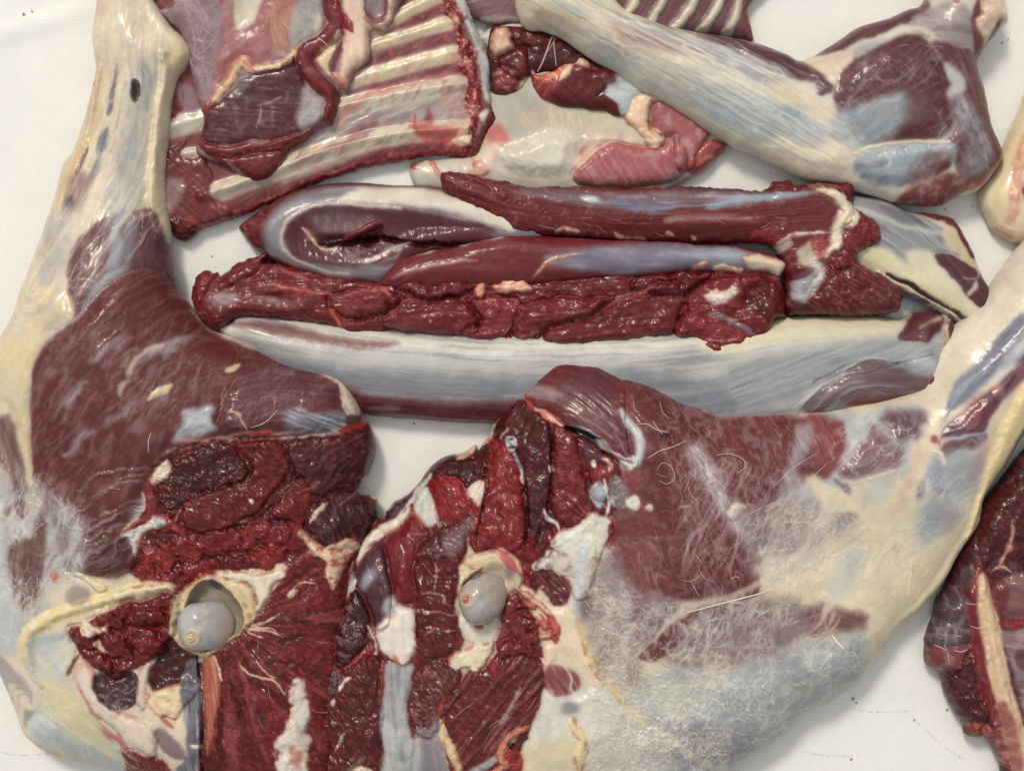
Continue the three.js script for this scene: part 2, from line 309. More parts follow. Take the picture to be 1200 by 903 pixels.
// ---------------------------------------------------------------- materials
function tile(size, fn, data = true) {
  const a = new Uint8Array(size * size * 4);
  for (let j = 0; j < size; j++) for (let i = 0; i < size; i++) { const v = fn(i / size, j / size), k = (j * size + i) * 4; for (let c = 0; c < 3; c++) a[k + c] = 255 * clamp(Array.isArray(v) ? v[c] : v); a[k + 3] = 255; }
  const t = new THREE.DataTexture(a, size, size); t.wrapS = t.wrapT = THREE.RepeatWrapping; t.magFilter = THREE.LinearFilter; t.minFilter = THREE.LinearFilter; if (!data) t.colorSpace = THREE.SRGBColorSpace; t.needsUpdate = true; return t;
}
function wrapNoise(u, v, f, k) { // repeats at 1
  const x = u * f, y = v * f, i = Math.floor(x), j = Math.floor(y); let a = x - i, b = y - j; a = a * a * (3 - 2 * a); b = b * b * (3 - 2 * b);
  const q = (m, n) => hash(((m % f) + f) % f, ((n % f) + f) % f, k);
  return (q(i, j) * (1 - a) + q(i + 1, j) * a) * (1 - b) + (q(i, j + 1) * (1 - a) + q(i + 1, j + 1) * a) * b;
}
const skinBump = tile(512, (u, v) => 0.4 * wrapNoise(u, v, 24, 1) + 0.3 * wrapNoise(u, v, 60, 2) + 0.3 * wrapNoise(u, v, 140, 3));
const wetRough = tile(512, (u, v) => [1, 0.55 + 0.9 * (0.5 * wrapNoise(u, v, 14, 5) + 0.3 * wrapNoise(u, v, 40, 6) + 0.2 * wrapNoise(u, v, 110, 7) - 0.2), 1]);
const tissue = (r, cc, cr, bump, sp = 0.4) => new THREE.MeshPhysicalMaterial({ color: 0xffffff, vertexColors: true, roughness: r, roughnessMap: wetRough, clearcoat: cc, clearcoatRoughness: cr, specularIntensity: sp, bumpMap: skinBump, bumpScale: bump });
const M = {
  muscle: tissue(0.5, 0.32, 0.16, 0.0004, 0.3), cut: tissue(0.58, 0.36, 0.18, 0.0005, 0.35), fascia: tissue(0.5, 0.35, 0.2, 0.0002), fat: tissue(0.6, 0.3, 0.25, 0.0003), bone: tissue(0.4, 0.5, 0.16, 0.0001),
};

// ---------------------------------------------------------------- things
const taken = new Map();
function numbered(name) { const n = taken.get(name) || 0; taken.set(name, n + 1); return n ? `${name}_${String(n).padStart(3, '0')}` : name; }
class Thing {
  constructor(name, label, category, cx, cy, hn) { // its base at (cx, cy) on the plan; hn: the height at which its plan was read
    this.k = 1 - hn * S / EYE; this.cx = cx; this.cy = cy;
    const o = this.root = new THREE.Group(); o.name = numbered(name); o.userData = { label, category }; scene.add(o);
    this.ox = (cx - CX) * S * this.k; this.oz = (cy - CY) * S * this.k; o.position.set(this.ox, 0, this.oz); this.pads = [];
  }
  world(x, y, h) { return [(x - CX) * S * this.k - this.ox, h * S, (y - CY) * S * this.k - this.oz]; }
  put(pad, parent = this.root) { const ms = pad.meshes(this); for (const m of ms) parent.add(m); return ms[0]; }
  mesh(name, geo, mat, parent = this.root) { const m = new THREE.Mesh(geo, M[mat] || mat); m.name = name; m.castShadow = m.receiveShadow = true; parent.add(m); return m; }
  // thin strands lying on a body: lists of [points, radius, colour]
  strands(name, pad, list, mat = 'fascia', stuff = true, lift = 0.35) {
    const P = [], N = [], C = [], U = [], I = [];
    for (const [a, r, color] of list) {
      const pts = spline(a, false, 4), c = rgb(color).map(lin), n = pts.length, K = 5;
      pts.forEach((p, i) => {
        const q = pts[Math.min(i + 1, n - 1)], o = pts[Math.max(i - 1, 0)], l = Math.hypot(q[0] - o[0], q[1] - o[1]) || 1, tx = -(q[1] - o[1]) / l, ty = (q[0] - o[0]) / l, e = r * (0.45 + 0.55 * Math.sin(Math.PI * clamp((i + 0.6) / n)));
        const h = pad.at(p[0], p[1]) + e * lift;
        for (let s = 0; s < K; s++) { const f = s / K * 2 * Math.PI, u = Math.cos(f), v = Math.sin(f), w = this.world(p[0] + tx * u * e, p[1] + ty * u * e, h + v * e); P.push(...w); N.push(tx * u, v, ty * u); C.push(...c); U.push(i * 0.1, s / K); }
      });
      const b = P.length / 3 - n * K;
      for (let i = 0; i < n - 1; i++) for (let s = 0; s < K; s++) { const t = (s + 1) % K, x = b + i * K; I.push(x + s, x + K + s, x + t, x + t, x + K + s, x + K + t); }
    }
    const g = new THREE.BufferGeometry(); g.setAttribute('position', new THREE.Float32BufferAttribute(P, 3)); g.setAttribute('normal', new THREE.Float32BufferAttribute(N, 3)); g.setAttribute('color', new THREE.Float32BufferAttribute(C, 3)); g.setAttribute('uv', new THREE.Float32BufferAttribute(U, 2)); g.setIndex(I);
    const m = this.mesh(name, g, mat); if (stuff) m.userData.kind = 'stuff'; return m;
  }
}
function wander(pad, area, n, len, ang, spread, r, color, seed, curl = 0.25) { // strands strewn over an area
  const R = rng(seed), s = poly(area), out = []; let tries = 0;
  while (out.length < n && tries++ < n * 30) {
    let x = s.box[0] + R() * (s.box[2] - s.box[0]), y = s.box[1] + R() * (s.box[3] - s.box[1]); if (s.sd(x, y) < 0 || pad.inside(x, y) < 4) continue;
    let t = (ang + (R() - 0.5) * spread) * Math.PI / 180; const L = len * (0.4 + R()), st = 5 + R() * 3, a = [x, y], bend = (R() - 0.5) * curl;
    for (let q = 0; q < L / st; q++) { t += bend + (R() - 0.5) * curl; x += Math.cos(t) * st; y += Math.sin(t) * st; if (pad.inside(x, y) < 3) break; a.push(x, y); }
    if (a.length > 5) out.push([a, r * (0.6 + 0.7 * R()), color]);
  }
  return out;
}

// ---------------------------------------------------------------- the table
{
  const N = 1024, px = new Uint8Array(N * N * 4); // weave and wear of the white cloth, 0.25 m a repeat
  const cloth = tile(1024, (u, v) => {
    const weave = 0.5 + 0.25 * Math.sin(u * 2 * Math.PI * 170) * (0.6 + 0.4 * wrapNoise(u, v, 40, 3)) + 0.25 * Math.sin(v * 2 * Math.PI * 170) * (0.6 + 0.4 * wrapNoise(u, v, 50, 4));
    const n = 0.5 * wrapNoise(u, v, 6, 11) + 0.3 * wrapNoise(u, v, 20, 12) + 0.2 * wrapNoise(u, v, 90, 13), k = 0.955 + 0.05 * (n - 0.5) + 0.03 * (weave - 0.5);
    return [0.9 * k, 0.903 * k, 0.89 * k];
  }, false);
  const bump = tile(1024, (u, v) => 0.35 + 0.12 * Math.sin(u * 2 * Math.PI * 170) + 0.12 * Math.sin(v * 2 * Math.PI * 170) + 0.3 * (wrapNoise(u, v, 9, 21) - 0.5) + 0.2 * (wrapNoise(u, v, 50, 22) - 0.5));
  const m = new THREE.MeshPhysicalMaterial({ map: cloth, bumpMap: bump, bumpScale: 0.0005, roughness: 0.45, clearcoat: 0.3, clearcoatRoughness: 0.28 });
  const w = 3, g = new THREE.PlaneGeometry(w, w, 300, 300); g.rotateX(-Math.PI / 2);
  const p = g.attributes.position, u = g.attributes.uv;
  for (let i = 0; i < p.count; i++) {
    const x = p.getX(i), z = p.getZ(i), X = x / S + CX, Y = z / S + CY; let h = 0.0016 * (fbm(X / 90, Y / 90, 7, 3) - 0.5);
    h += 0.0022 * Math.exp(-Math.pow((Y - 40 + 0.28 * X) / 10, 2)) * sm(140, 60, X) + 0.0018 * Math.exp(-Math.pow((Y - 300 + 0.9 * X - 350) / 14, 2)) * sm(560, 480, X);
    p.setY(i, h - 0.0012); u.setXY(i, x / 0.25, z / 0.25);
  }
  g.computeVertexNormals();
  const t = new THREE.Mesh(g, m); t.name = 'table_cover'; t.receiveShadow = true; t.userData.kind = 'structure'; t.userData.label = 'white woven plastic cover that the meat lies on'; scene.add(t);
  // specks of dirt and fine scratches
  const R = rng(5), mk = new THREE.MeshStandardMaterial({ color: 0x8d887e, roughness: 0.9 }), P = [], I = [];
  const speck = (x, y, r) => { const b = P.length / 3, n = 6; P.push((x - CX) * S, 0.0007, (y - CY) * S); for (let i = 0; i < n; i++) { const f = i / n * 6.283, q = r * (0.6 + 0.7 * R()); P.push((x + q * Math.cos(f) - CX) * S, 0.0001, (y + q * Math.sin(f) - CY) * S); } for (let i = 0; i < n; i++) I.push(b, b + 1 + (i + 1) % n, b + 1 + i); };
  for (const [x, y, r] of [[27, 16.5, 2], [37, 13, 1.2], [1000, 818, 2.2], [1004, 823, 1.4], [998, 889, 1.6], [1072, 843, 1.6], [1110, 831, 1.6], [903, 203, 1], [1108, 245, 1.2], [1140, 241, 1], [485, 496, 1.3], [248, 300, 1], [1175, 50, 1.5], [1182, 46, 1]]) speck(x, y, r);
  for (let i = 0; i < 45; i++) speck(R() * 1200, R() * 903, 0.3 + R() * 0.35);
  for (const [x0, y0, x1, y1] of [[1060, 830, 1128, 888], [985, 828, 1075, 830], [0, 880, 60, 880], [940, 880, 1010, 882]]) for (let i = 0; i < 60; i++) { const t = i / 60; if (R() < 0.5) speck(x0 + (x1 - x0) * t + R() * 1.5, y0 + (y1 - y0) * t + R() * 1.5 + 4 * Math.sin(t * 3), 0.3 + R() * 0.2); }
  const sg = new THREE.BufferGeometry(); sg.setAttribute('position', new THREE.Float32BufferAttribute(P, 3)); sg.setIndex(I); sg.computeVertexNormals();
  const s = new THREE.Mesh(sg, mk); s.name = 'dirt_specks'; s.userData = { kind: 'stuff', label: 'small dark specks of dirt strewn on the white cover', category: 'dirt' }; scene.add(s);
}

// the rounded bone end in an open joint, with its small pit and its neck
function joint(t, [x, y], rx, ry, top, pad, [px, py], [c0, c1, c2, c3], neck, nr) {
  const g = new THREE.SphereGeometry(1, 96, 72), p = g.attributes.position, C = [], a = rgb(c0), b = rgb(c1), e = rgb(c2);
  const base = pad.at(x, y), H = Math.max(rx, 22), cz = Math.max(base + H * 0.55, top - H * 0.3);
  for (let i = 0; i < p.count; i++) {
    let X = p.getX(i), Y = p.getY(i), Z = p.getZ(i); const n = fbm(X * 1.6 + 5, Z * 1.6 + Y, 77, 3) - 0.5, r = 1 + 0.16 * n;
    const nl = Math.hypot(neck[0] - x, neck[1] - y), nd = Math.max(0, (X * (neck[0] - x) + Z * (neck[1] - y)) / nl - 0.1), st = 1 + 0.75 * nd * nd * nr / rx; const d = Math.hypot(X * rx - px, Z * ry - py), pit = Y > 0 ? Math.exp(-Math.pow(d / 5.5, 2)) : 0, ring = Y > 0 ? Math.exp(-Math.pow((d - 8) / 2.6, 2)) : 0;
    const wx = x + X * rx * r * st, wy = y + Z * ry * r * st, wz = cz + (Y * r - 0.55 * nd * nd) * H - pit * 2 + ring * 1.1; const w = t.world(wx, wy, wz); p.setXYZ(i, ...w);
    const m = sm(0.25, 0.75, fbm(X * 2.4 + 1, Z * 2.4 + Y, 55, 4) + 0.15 * Y), stain = 0.55 * sm(0.2, 1, nd) + 0.35 * sm(0.5, 0.75, fbm(X * 4 + 9, Z * 4 + Y, 58, 3)), q = sm(13, 5, d) * (Y > 0 ? 1 : 0);
    for (let k = 0; k < 3; k++) { let v = a[k] + (b[k] - a[k]) * m * 0.9; v += ([0.66, 0.58, 0.5][k] - v) * stain; v += (e[k] - v) * q; C.push(lin(v)); }
  }
  g.setAttribute('color', new THREE.Float32BufferAttribute(C, 3)); g.computeVertexNormals();
  const ball = t.mesh('joint_ball', g, 'bone');
  { // pit where the ligament was cut
    const h = new THREE.SphereGeometry(1, 28, 14), q = h.attributes.position, D = [], col = rgb(c3); const sx = px / rx, sz = py / ry, up = cz + H * Math.sqrt(Math.max(0, 1 - sx * sx - sz * sz)) - 1.6;
    for (let i = 0; i < q.count; i++) { const n = fbm(q.getX(i) * 4, q.getZ(i) * 4 + q.getY(i), 9, 3); q.setXYZ(i, ...t.world(x + px + q.getX(i) * 5.2 * (0.8 + 0.4 * n), y + py + q.getZ(i) * 5.2 * (0.8 + 0.4 * n), up + q.getY(i) * 3.2 * n * 1.6)); for (let k = 0; k < 3; k++) D.push(lin(clamp(col[k] * (0.8 + 0.35 * n)))); }
    h.setAttribute('color', new THREE.Float32BufferAttribute(D, 3)); h.computeVertexNormals(); t.mesh('ligament_stub', h, 'fat', ball);
  }
}

// ---------------------------------------------------------------- the hind leg on the left
const grain = (dir, o = {}) => ({ l: 46, w: 2.4, c: '#8a7175', a: 0.3, h: 0.5, th: 0.52, ...dir, ...o });
const film = (dir, o = {}) => ({ l: 34, w: 4, c: '#a9a3a6', a: 0.55, h: 0.3, th: 0.5, ...dir, ...o });
{
  const t = new Thing('hind_leg', 'skinned hind leg on the left, its pale shank with a small slit hole', 'meat leg', 180, 520, 55);
  const b = new Pad([112, -40, 105, 0, 100, 33, 102, 55, 104, 75, 100, 98, 94, 122, 87, 146, 77, 172, 65, 190, 53, 233, 42, 265, 29, 302, 15, 335, 3, 372, -22, 420, -36, 520, -40, 640, -34, 740, -12, 790, 2, 822, 11, 844, 18, 864, 32, 879, 48, 888, 72, 897, 110, 905, 160, 920, 240, 940, 340, 945, 396, 920, 408, 820, 420, 720, 424, 650, 440, 608, 440, 590, 435, 583, 418, 581, 418, 571, 427, 561, 434, 544, 438, 528, 436, 516, 430, 498, 424, 490, 420, 476, 412, 456, 400, 440, 385, 433, 366, 431, 334, 423, 300, 409, 268, 394, 240, 383, 229, 371, 213, 350, 203, 333, 199, 305, 194, 286, 194, 268, 189, 234, 187, 200, 190, 165, 192, 140, 195, 117, 202, 87, 212, 74, 219, 63, 217, 50, 208, 37, 198, 28, 188, 15, 180, 4, 172, -10, 166, -40],
    { z: 20, T: 60, R: 96, edge: 0.8, es: 16, base: '#d6c9b2', name: 'shank', mat: 'fascia', blur: 9 });
  b.swell([140, 10, 140, 120, 120, 230], 60, -14).swell([120, 420, 200, 520, 240, 600], 80, 16).swell([90, 500, 110, 650], 70, 6);
  // shank: tendons, hollows
  b.f('#cdbf9f', [100, 60, 120, 62, 122, 110, 106, 180, 80, 250, 50, 330, 20, 350, 40, 270, 80, 170, 98, 100], { a: 0.55, s: 14 });
  b.l('#cfae7c', [112, 76, 107, 110, 101, 140, 91, 175, 78, 215, 62, 262, 46, 310], 17, { s: 8, a: 0.75, h: 3, hr: 9, part: 'shank_tendon', st: [film({ f: [112, 76, 107, 110, 101, 140, 91, 175, 78, 215, 62, 262, 46, 310] }, { c: '#dcc9a2', w: 3 })] });
  b.f('#b9b6ae', [134, 28, 150, 22, 160, 30, 158, 55, 140, 62, 130, 50], { a: 0.45, s: 12 });
  b.f('#b8b7b3', [142, 95, 160, 80, 178, 88, 180, 130, 172, 190, 168, 235, 150, 262, 128, 265, 126, 235, 135, 190, 140, 150], { a: 0.75, s: 10, st: [film({ ang: 82 }, { c: '#cfc9bd', a: 0.5, w: 3 }), { ang: 60, l: 12, w: 3, c: '#98a0a8', a: 0.5, th: 0.55 }] });
  b.f('#8d97a3', [148, 150, 160, 152, 160, 190, 146, 215, 140, 190], { a: 0.4, s: 12, sp: { sc: 5, c: '#a5acb2', a: 0.6 } });
  b.f('#9ba0a8', [166, 72, 178, 84, 177, 112, 170, 128, 163, 110, 161, 88], { a: 0.6, s: 8, st: [{ ang: 75, l: 20, w: 2, c: '#78798a', a: 0.5, th: 0.55 }] });
  b.l('#e2d3b2', [134, 40, 131, 80, 124, 120, 114, 160, 100, 200], 9, { s: 5, a: 0.8, h: 2.5, hr: 5 });
  b.l('#ddceb2', [146, 58, 143, 95, 139, 125, 132, 158], 9, { s: 5, a: 0.7, h: 2, hr: 5 });
  b.l('#d6b6a4', [160, 10, 160, 50, 156, 80], 6, { s: 5, a: 0.5 });
  b.l('#d9b29c', [136, 140, 150, 150, 138, 168, 130, 190], 6, { s: 5, a: 0.5 });
  b.f('#75667c', [135, 72, 137, 78, 134, 100, 131, 124, 126, 135, 122, 130, 126, 110, 131, 88], { s: 2.5, wp: 1, h: -2, gr: 0.8 });
  b.f('#6a6c86', [126, 148, 128, 156, 124, 172, 118, 182, 111, 190, 113, 172, 118, 156], { s: 3, wp: 1, h: -2 });
  b.f('#7b7484', [116, 180, 120, 185, 116, 200, 107, 216, 101, 222, 104, 205], { s: 4, wp: 1, a: 0.85 });
  b.f('#5e4f52', [100, 170, 101, 174, 96, 190, 88, 207, 87, 202, 93, 186], { s: 2.5, wp: 1, h: -1.5 });
  b.l('#d6cbb6', [120, 146, 128, 143, 134, 138], 2.5, { s: 2, h: 0.8 });
  b.f('#8b666b', [78, 215, 92, 200, 102, 206, 104, 222, 96, 244, 84, 250, 72, 245], { s: 10, a: 0.7 });
  b.e('#594d63', [80, 236, 6, 8, 10], { s: 4, a: 0.9 });
  b.e('#8f8a90', [72, 252, 12, 14], { s: 8, a: 0.5 });
  b.l('#e3d3af', [192, 62, 191, 95, 184, 130, 179, 175, 177, 215, 178, 250], 20, { s: 8, a: 0.85, h: 7, hr: 11, tp: 0.3, part: 'heel_tendon', st: [film({ f: [192, 62, 191, 95, 184, 130, 179, 175, 177, 215, 178, 250] }, { c: '#cdb890', a: 0.35, w: 3 })] });
  b.e('#cfae80', [209, 62, 9, 14, -30], { s: 8, a: 0.6, h: 2 });
  b.f('#e0d2b4', [108, 8, 130, 4, 170, 6, 186, 22, 200, 36, 190, 55, 160, 40, 130, 30, 106, 40], { a: 0.6, s: 12, st: [film({ ang: 60 }, { c: '#d4c7ae' })] });
  b.f('#cdb3a0', [106, 0, 122, 0, 120, 14, 106, 26, 103, 22], { a: 0.5, s: 6, st: [{ ang: 70, l: 20, w: 2, c: '#c4a092', a: 0.5 }] });
  b.e('#4a3a32', [157.5, 105, 4.8, 12, 3], { s: 2.5, wp: 3, wf: 0.8, h: -10, hr: 5, rimless: true, part: 'slit_hole', mat: 'muscle' });
  b.e('#b05446', [105, 97, 3.6, 2.6], { s: 1.5 });
  b.all({ st: [{ ang: 98, l: 50, w: 3, c: '#c2b79f', a: 0.18, h: 0.6 }] });
  // calf muscles where the shank widens
  b.f('#6b4a50', [84, 318, 90, 290, 110, 267, 133, 253, 158, 246, 174, 243, 183, 256, 190, 280, 197, 302, 204, 335, 212, 352, 190, 325, 165, 318, 140, 330, 118, 355, 104, 370, 94, 372, 87, 352], { s: 5, h: 5, hr: 16, part: 'calf_muscle', mat: 'muscle', st: [grain({ ang: 100 }, { c: '#8e7f88', a: 0.5 })] });
  b.l('#9ba6b4', [143, 248, 139, 275, 141, 305, 134, 322], 15, { s: 12, a: 0.85 });
  b.l('#7f8a9c', [158, 250, 155, 280, 152, 310], 10, { s: 9, a: 0.6 });
  b.l('#b4b7b8', [150, 316, 132, 328, 118, 348, 104, 370], 9, { s: 6, a: 0.85, st: [{ ang: 5, l: 20, w: 2.5, c: '#c5c9cc', a: 0.6 }] });
  b.f('#573947', [166, 262, 178, 252, 190, 282, 200, 318, 206, 340, 190, 322, 172, 316], { s: 6, a: 0.7, st: [grain({ ang: 80 }, { c: '#7d6a80' })] });
  for (let i = 0; i < 4; i++) b.l('#aca6a8', [92, 332 + 9 * i, 108, 330 + 9 * i, 124, 334 + 8 * i], 2.2, { s: 2, a: 0.6, h: 0.8 });
  b.f('#a9abad', [52, 250, 74, 252, 84, 275, 84, 300, 78, 330, 62, 345, 46, 330, 44, 300], { a: 0.75, s: 14, st: [film({ ang: 100 }, { c: '#cdc4b4' })], sp: { sc: 8, c: '#cfc2ae', a: 0.6 } });
  b.l('#a98e7e', [70, 315, 60, 345, 50, 385], 5, { s: 5, a: 0.5 });
  // outer edge of the thigh: cream fascia
  b.f('#cfc1a0', [-30, 430, 0, 385, 26, 340, 60, 336, 84, 342, 95, 370, 66, 392, 50, 425, 44, 470, 44, 545, 38, 545, 30, 505, 16, 480, 0, 474, -30, 500], { s: 9, h: 3, part: 'outer_fascia', st: [film({ f: [80, 335, 30, 420, 10, 480] }, { c: '#b7bbb8', a: 0.7, w: 6 }), { f: [70, 335, 20, 420, 5, 480], l: 40, w: 3, c: '#cfa96c', a: 0.45, th: 0.6 }] });
  b.l('#a9afb2', [98, 374, 80, 384, 62, 388], 5, { s: 4, a: 0.7 });
  // big thigh muscle
  const TH = [133, 335, 165, 317, 192, 322, 215, 352, 240, 384, 300, 410, 335, 424, 390, 434, 414, 456, 421, 492, 380, 506, 300, 512, 240, 516, 205, 526, 187, 546, 180, 574, 166, 600, 152, 620, 165, 640, 162, 664, 120, 674, 84, 660, 66, 600, 46, 560, 44, 462, 48, 430, 64, 402, 100, 374];
  const sweep = { f: [330, 380, 220, 400, 140, 470, 90, 580, 70, 700] };
  b.f('#5f3235', TH, { s: 6, h: 8, hr: 22, gr: 1.2, part: 'thigh_muscle', mat: 'muscle', st: [grain(sweep, { l: 60, c: '#86696b', a: 0.5, w: 3.2, h: 0.6, wob: 5, patch: 40 }), grain(sweep, { l: 30, w: 2, c: '#4c2829', a: 0.35, th: 0.55, h: 0.5, wob: 5, patch: 30 })] });
  b.f(null, [60, 400, 230, 400, 240, 460, 140, 560, 160, 640, 60, 640, 40, 560], { s: 30, st: [{ ang: 122, l: 22, w: 5, c: '#a0959a', a: 0.42, th: 0.55, wob: 6, patch: 34 }, { ang: 128, l: 12, w: 3, c: '#94868a', a: 0.4, th: 0.5, wob: 6, patch: 24 }] });
  b.f('#5b3334', [96, 372, 84, 392, 62, 402, 50, 430, 70, 430, 90, 396], { s: 6, a: 0.6, st: [{ ang: 150, l: 8, w: 3, c: '#7b6a68', a: 0.6, th: 0.55 }] });
  b.l('#a5acb4', [225, 396, 200, 408, 178, 412], 12, { s: 9, a: 0.4, st: [{ ang: -20, l: 20, w: 2, c: '#b9bcc0', a: 0.5 }] });
  for (const a of [[120, 424, 140, 408, 162, 396], [84, 475, 100, 458, 112, 446], [134, 498, 150, 486, 168, 470], [90, 530, 108, 512, 122, 505], [160, 440, 172, 424, 190, 412], [196, 410, 210, 404]]) b.l('#9a9298', a, 10, { s: 8, wp: 7, a: 0.5, st: [{ ang: -45, l: 14, w: 2, c: '#bab6ba', a: 0.5 }] });
  b.l('#cbbda6', [160, 438, 170, 420, 182, 410, 198, 406], 5, { s: 3, a: 0.75 });
  b.l('#c9c6c2', [152, 462, 154, 452, 162, 444], 5, { s: 3, a: 0.75 });
  b.f('#d5c5a0', [184, 469, 188, 461, 200, 453, 212, 450, 205, 460, 194, 466], { s: 1.5, h: 1.5 });
  b.f('#cfbb96', [266, 435, 272, 428, 283, 426, 276, 435], { s: 1.5, h: 1 });
  // ripples low on the muscle
  { const R = rng(8); for (let i = 0; i < 12; i++) { const y = 556 + i * 9 + R() * 6, x = 104 + 1.2 * i + R() * 14, L = (88 - i * 4) * (0.6 + 0.5 * R()); b.l('#a08a88', [x - 6, y + 14, x + 18, y - 2 + 5 * R(), x + L * 0.6, y - 12, x + L, y - 18 + 8 * R()], 2 + 2.4 * R(), { s: 3, a: 0.25 + 0.3 * R(), h: 1.6, hr: 2, wp: 6 }); } }
  for (let i = 0; i < 8; i++) b.l('#8f7876', [112 + 3 * i, 650 - i * 2, 124 + 4 * i, 634 - i, 146 + 3 * i, 626], 2, { s: 2, a: 0.6, h: 1.5, hr: 1.5 });
  b.f('#4c3230', [108, 660, 118, 632, 145, 624, 162, 640, 164, 664, 135, 676], { s: 9, a: 0.55, st: [{ ang: -35, l: 16, w: 2, c: '#8d7c76', a: 0.6, h: 1.2 }] });
  // films low on the left
  b.f('#a19c9e', [-40, 560, 0, 555, 40, 560, 72, 580, 100, 600, 110, 640, 104, 665, 66, 690, 64, 730, 40, 740, 0, 760, -40, 760], { s: 18, a: 0.8, st: [film({ ang: 118 }, { c: '#bfc2c4', a: 0.65, l: 26, w: 5 }), { ang: 118, l: 20, w: 4, c: '#6c4c4b', a: 0.6, th: 0.57 }] });
  b.f('#57393a', [-30, 500, 6, 488, 22, 492, 36, 540, 38, 600, 28, 604, 18, 560, 0, 545, -30, 560], { s: 9, a: 0.8, part: 'outer_thigh_muscle', mat: 'muscle', st: [film({ ang: 75 }, { c: '#9d8e88' })] });
  b.f('#5b3b39', [14, 650, 26, 630, 44, 626, 52, 606, 62, 608, 60, 650, 54, 690, 40, 712, 26, 705], { s: 7, a: 0.85, st: [film({ ang: 96 }, { c: '#a59b98', w: 3 })] });
  b.f('#b7c0c6', [-40, 570, -4, 575, 8, 620, 14, 680, 30, 730, 28, 760, -10, 760, -40, 740], { s: 14, a: 0.85, st: [film({ ang: 100 }, { c: '#d0d2d0' })] });
  b.l('#d5c8a0', [28, 505, 36, 530, 42, 552, 46, 570], 8, { s: 5, a: 0.8 });
  b.l('#bfae8e', [34, 600, 48, 585, 56, 574], 6, { s: 4, a: 0.6 });
  b.e('#bd5a44', [72.5, 673, 5, 5.5], { s: 2, h: 0.6 });
  // right-hand thigh head
  b.f('#5d3741', [268, 470, 278, 446, 292, 432, 335, 426, 372, 432, 392, 446, 402, 470, 416, 490, 416, 500, 380, 508, 330, 510, 280, 512, 262, 500], { s: 5, a: 0.85, h: 5, hr: 14, gr: 1.5, part: 'thigh_head', mat: 'muscle', st: [grain({ f: [250, 480, 330, 462, 420, 470] }, { c: '#7c5d66', a: 0.55, h: 1.5 })] });
  b.f('#8da0b6', [345, 480, 372, 484, 402, 486, 416, 500, 396, 508, 366, 508, 340, 504], { s: 14, wp: 7, a: 0.6, st: [{ ang: 20, l: 30, w: 1.8, c: '#c2ccd4', a: 0.8, th: 0.45, h: 0.6 }, { ang: 26, l: 30, w: 2, c: '#4e3a4c', a: 0.5, th: 0.55 }] });
  b.f('#d8ccbb', [388, 432, 402, 442, 412, 458, 420, 482, 412, 490, 403, 480, 398, 458, 390, 445, 370, 434], { s: 3, h: 3, part: 'fat_edge', mat: 'fat', st: [{ ang: 70, l: 10, w: 3, c: '#c89a88', a: 0.5 }] });
  b.f('#47342f', [406, 490, 414, 486, 424, 494, 428, 503, 410, 504], { s: 4, a: 0.8 });
  b.f('#8e2a2c', [398, 503, 412, 498, 430, 497, 434, 506, 420, 511, 400, 510], { s: 2.5, h: 2 });
  b.f('#b9bfc8', [212, 515, 222, 498, 232, 480, 246, 472, 258, 474, 252, 486, 258, 500, 250, 508, 232, 512], { s: 9, wp: 7, a: 0.95, part: 'silver_skin', st: [{ ang: -40, l: 10, w: 3, c: '#8fa0c0', a: 0.6 }, { ang: 10, l: 8, w: 3, c: '#d8ccb0', a: 0.5, th: 0.6 }] });
  b.l('#b98f74', [268, 452, 266, 470, 274, 480], 1.8, { s: 1.5, a: 0.8 }); b.l('#c3a684', [274, 480, 286, 484, 293, 494, 296, 504], 2.6, { s: 1.5, h: 1 });
  b.l('#b98a7a', [214, 514, 250, 516, 275, 510, 300, 505, 330, 507, 360, 505], 4, { s: 2.5, a: 0.85, h: 1.2 }); b.l('#b43c36', [296, 508, 310, 506, 326, 507], 5, { s: 2.5, a: 0.9 });
  // cut face
  b.f('#532024', [186, 548, 204, 528, 240, 517, 300, 513, 345, 512, 400, 508, 432, 500, 440, 524, 436, 546, 420, 572, 440, 590, 441, 610, 425, 650, 410, 720, 360, 705, 340, 660, 300, 664, 250, 672, 216, 692, 160, 668, 166, 640, 168, 610, 182, 578], { s: 4, h: -3, hr: 10, part: 'cut_face', mat: 'cut', lump: [10, 26], st: [{ ang: 25, l: 8, w: 2.5, c: '#3a1518', a: 0.5, h: 2 }], sp: { sc: 4, c: '#7b3a3e', a: 0.4, th: 0.6, h: 1 } });
  b.f('#43191d', [190, 580, 196, 556, 214, 538, 244, 524, 280, 518, 284, 530, 296, 556, 272, 566, 240, 576, 224, 588, 206, 592], { s: 2.5, h: 4, hr: 5, gr: 1.4, wp: 5, part: 'cut_slab', mat: 'cut', lump: [5, 12], sp: { sc: 3, c: '#6e3338', a: 0.7, th: 0.56, h: 1.6 } });
  b.f('#682729', [222, 584, 250, 572, 284, 562, 302, 548, 290, 530, 284, 520, 312, 514, 334, 518, 342, 546, 330, 570, 306, 598, 280, 612, 258, 622, 234, 620, 224, 606], { s: 2, h: 5, hr: 4, gr: 1.4, wp: 5, part: 'cut_slab', mat: 'cut', lump: [5, 20], st: [{ ang: 65, l: 9, w: 2, c: '#3b1517', a: 0.5, h: 1 }] });
  b.f('#4a2124', [340, 516, 380, 512, 432, 506, 438, 526, 432, 546, 416, 568, 392, 574, 370, 580, 358, 560, 348, 556], { s: 4, h: 7, hr: 14, gr: 2.5, part: 'cut_slab', mat: 'cut', lump: [4, 14], st: [{ f: [440, 520, 400, 550, 370, 600], l: 16, w: 2.2, c: '#6d4547', a: 0.7, h: 1.8 }] });
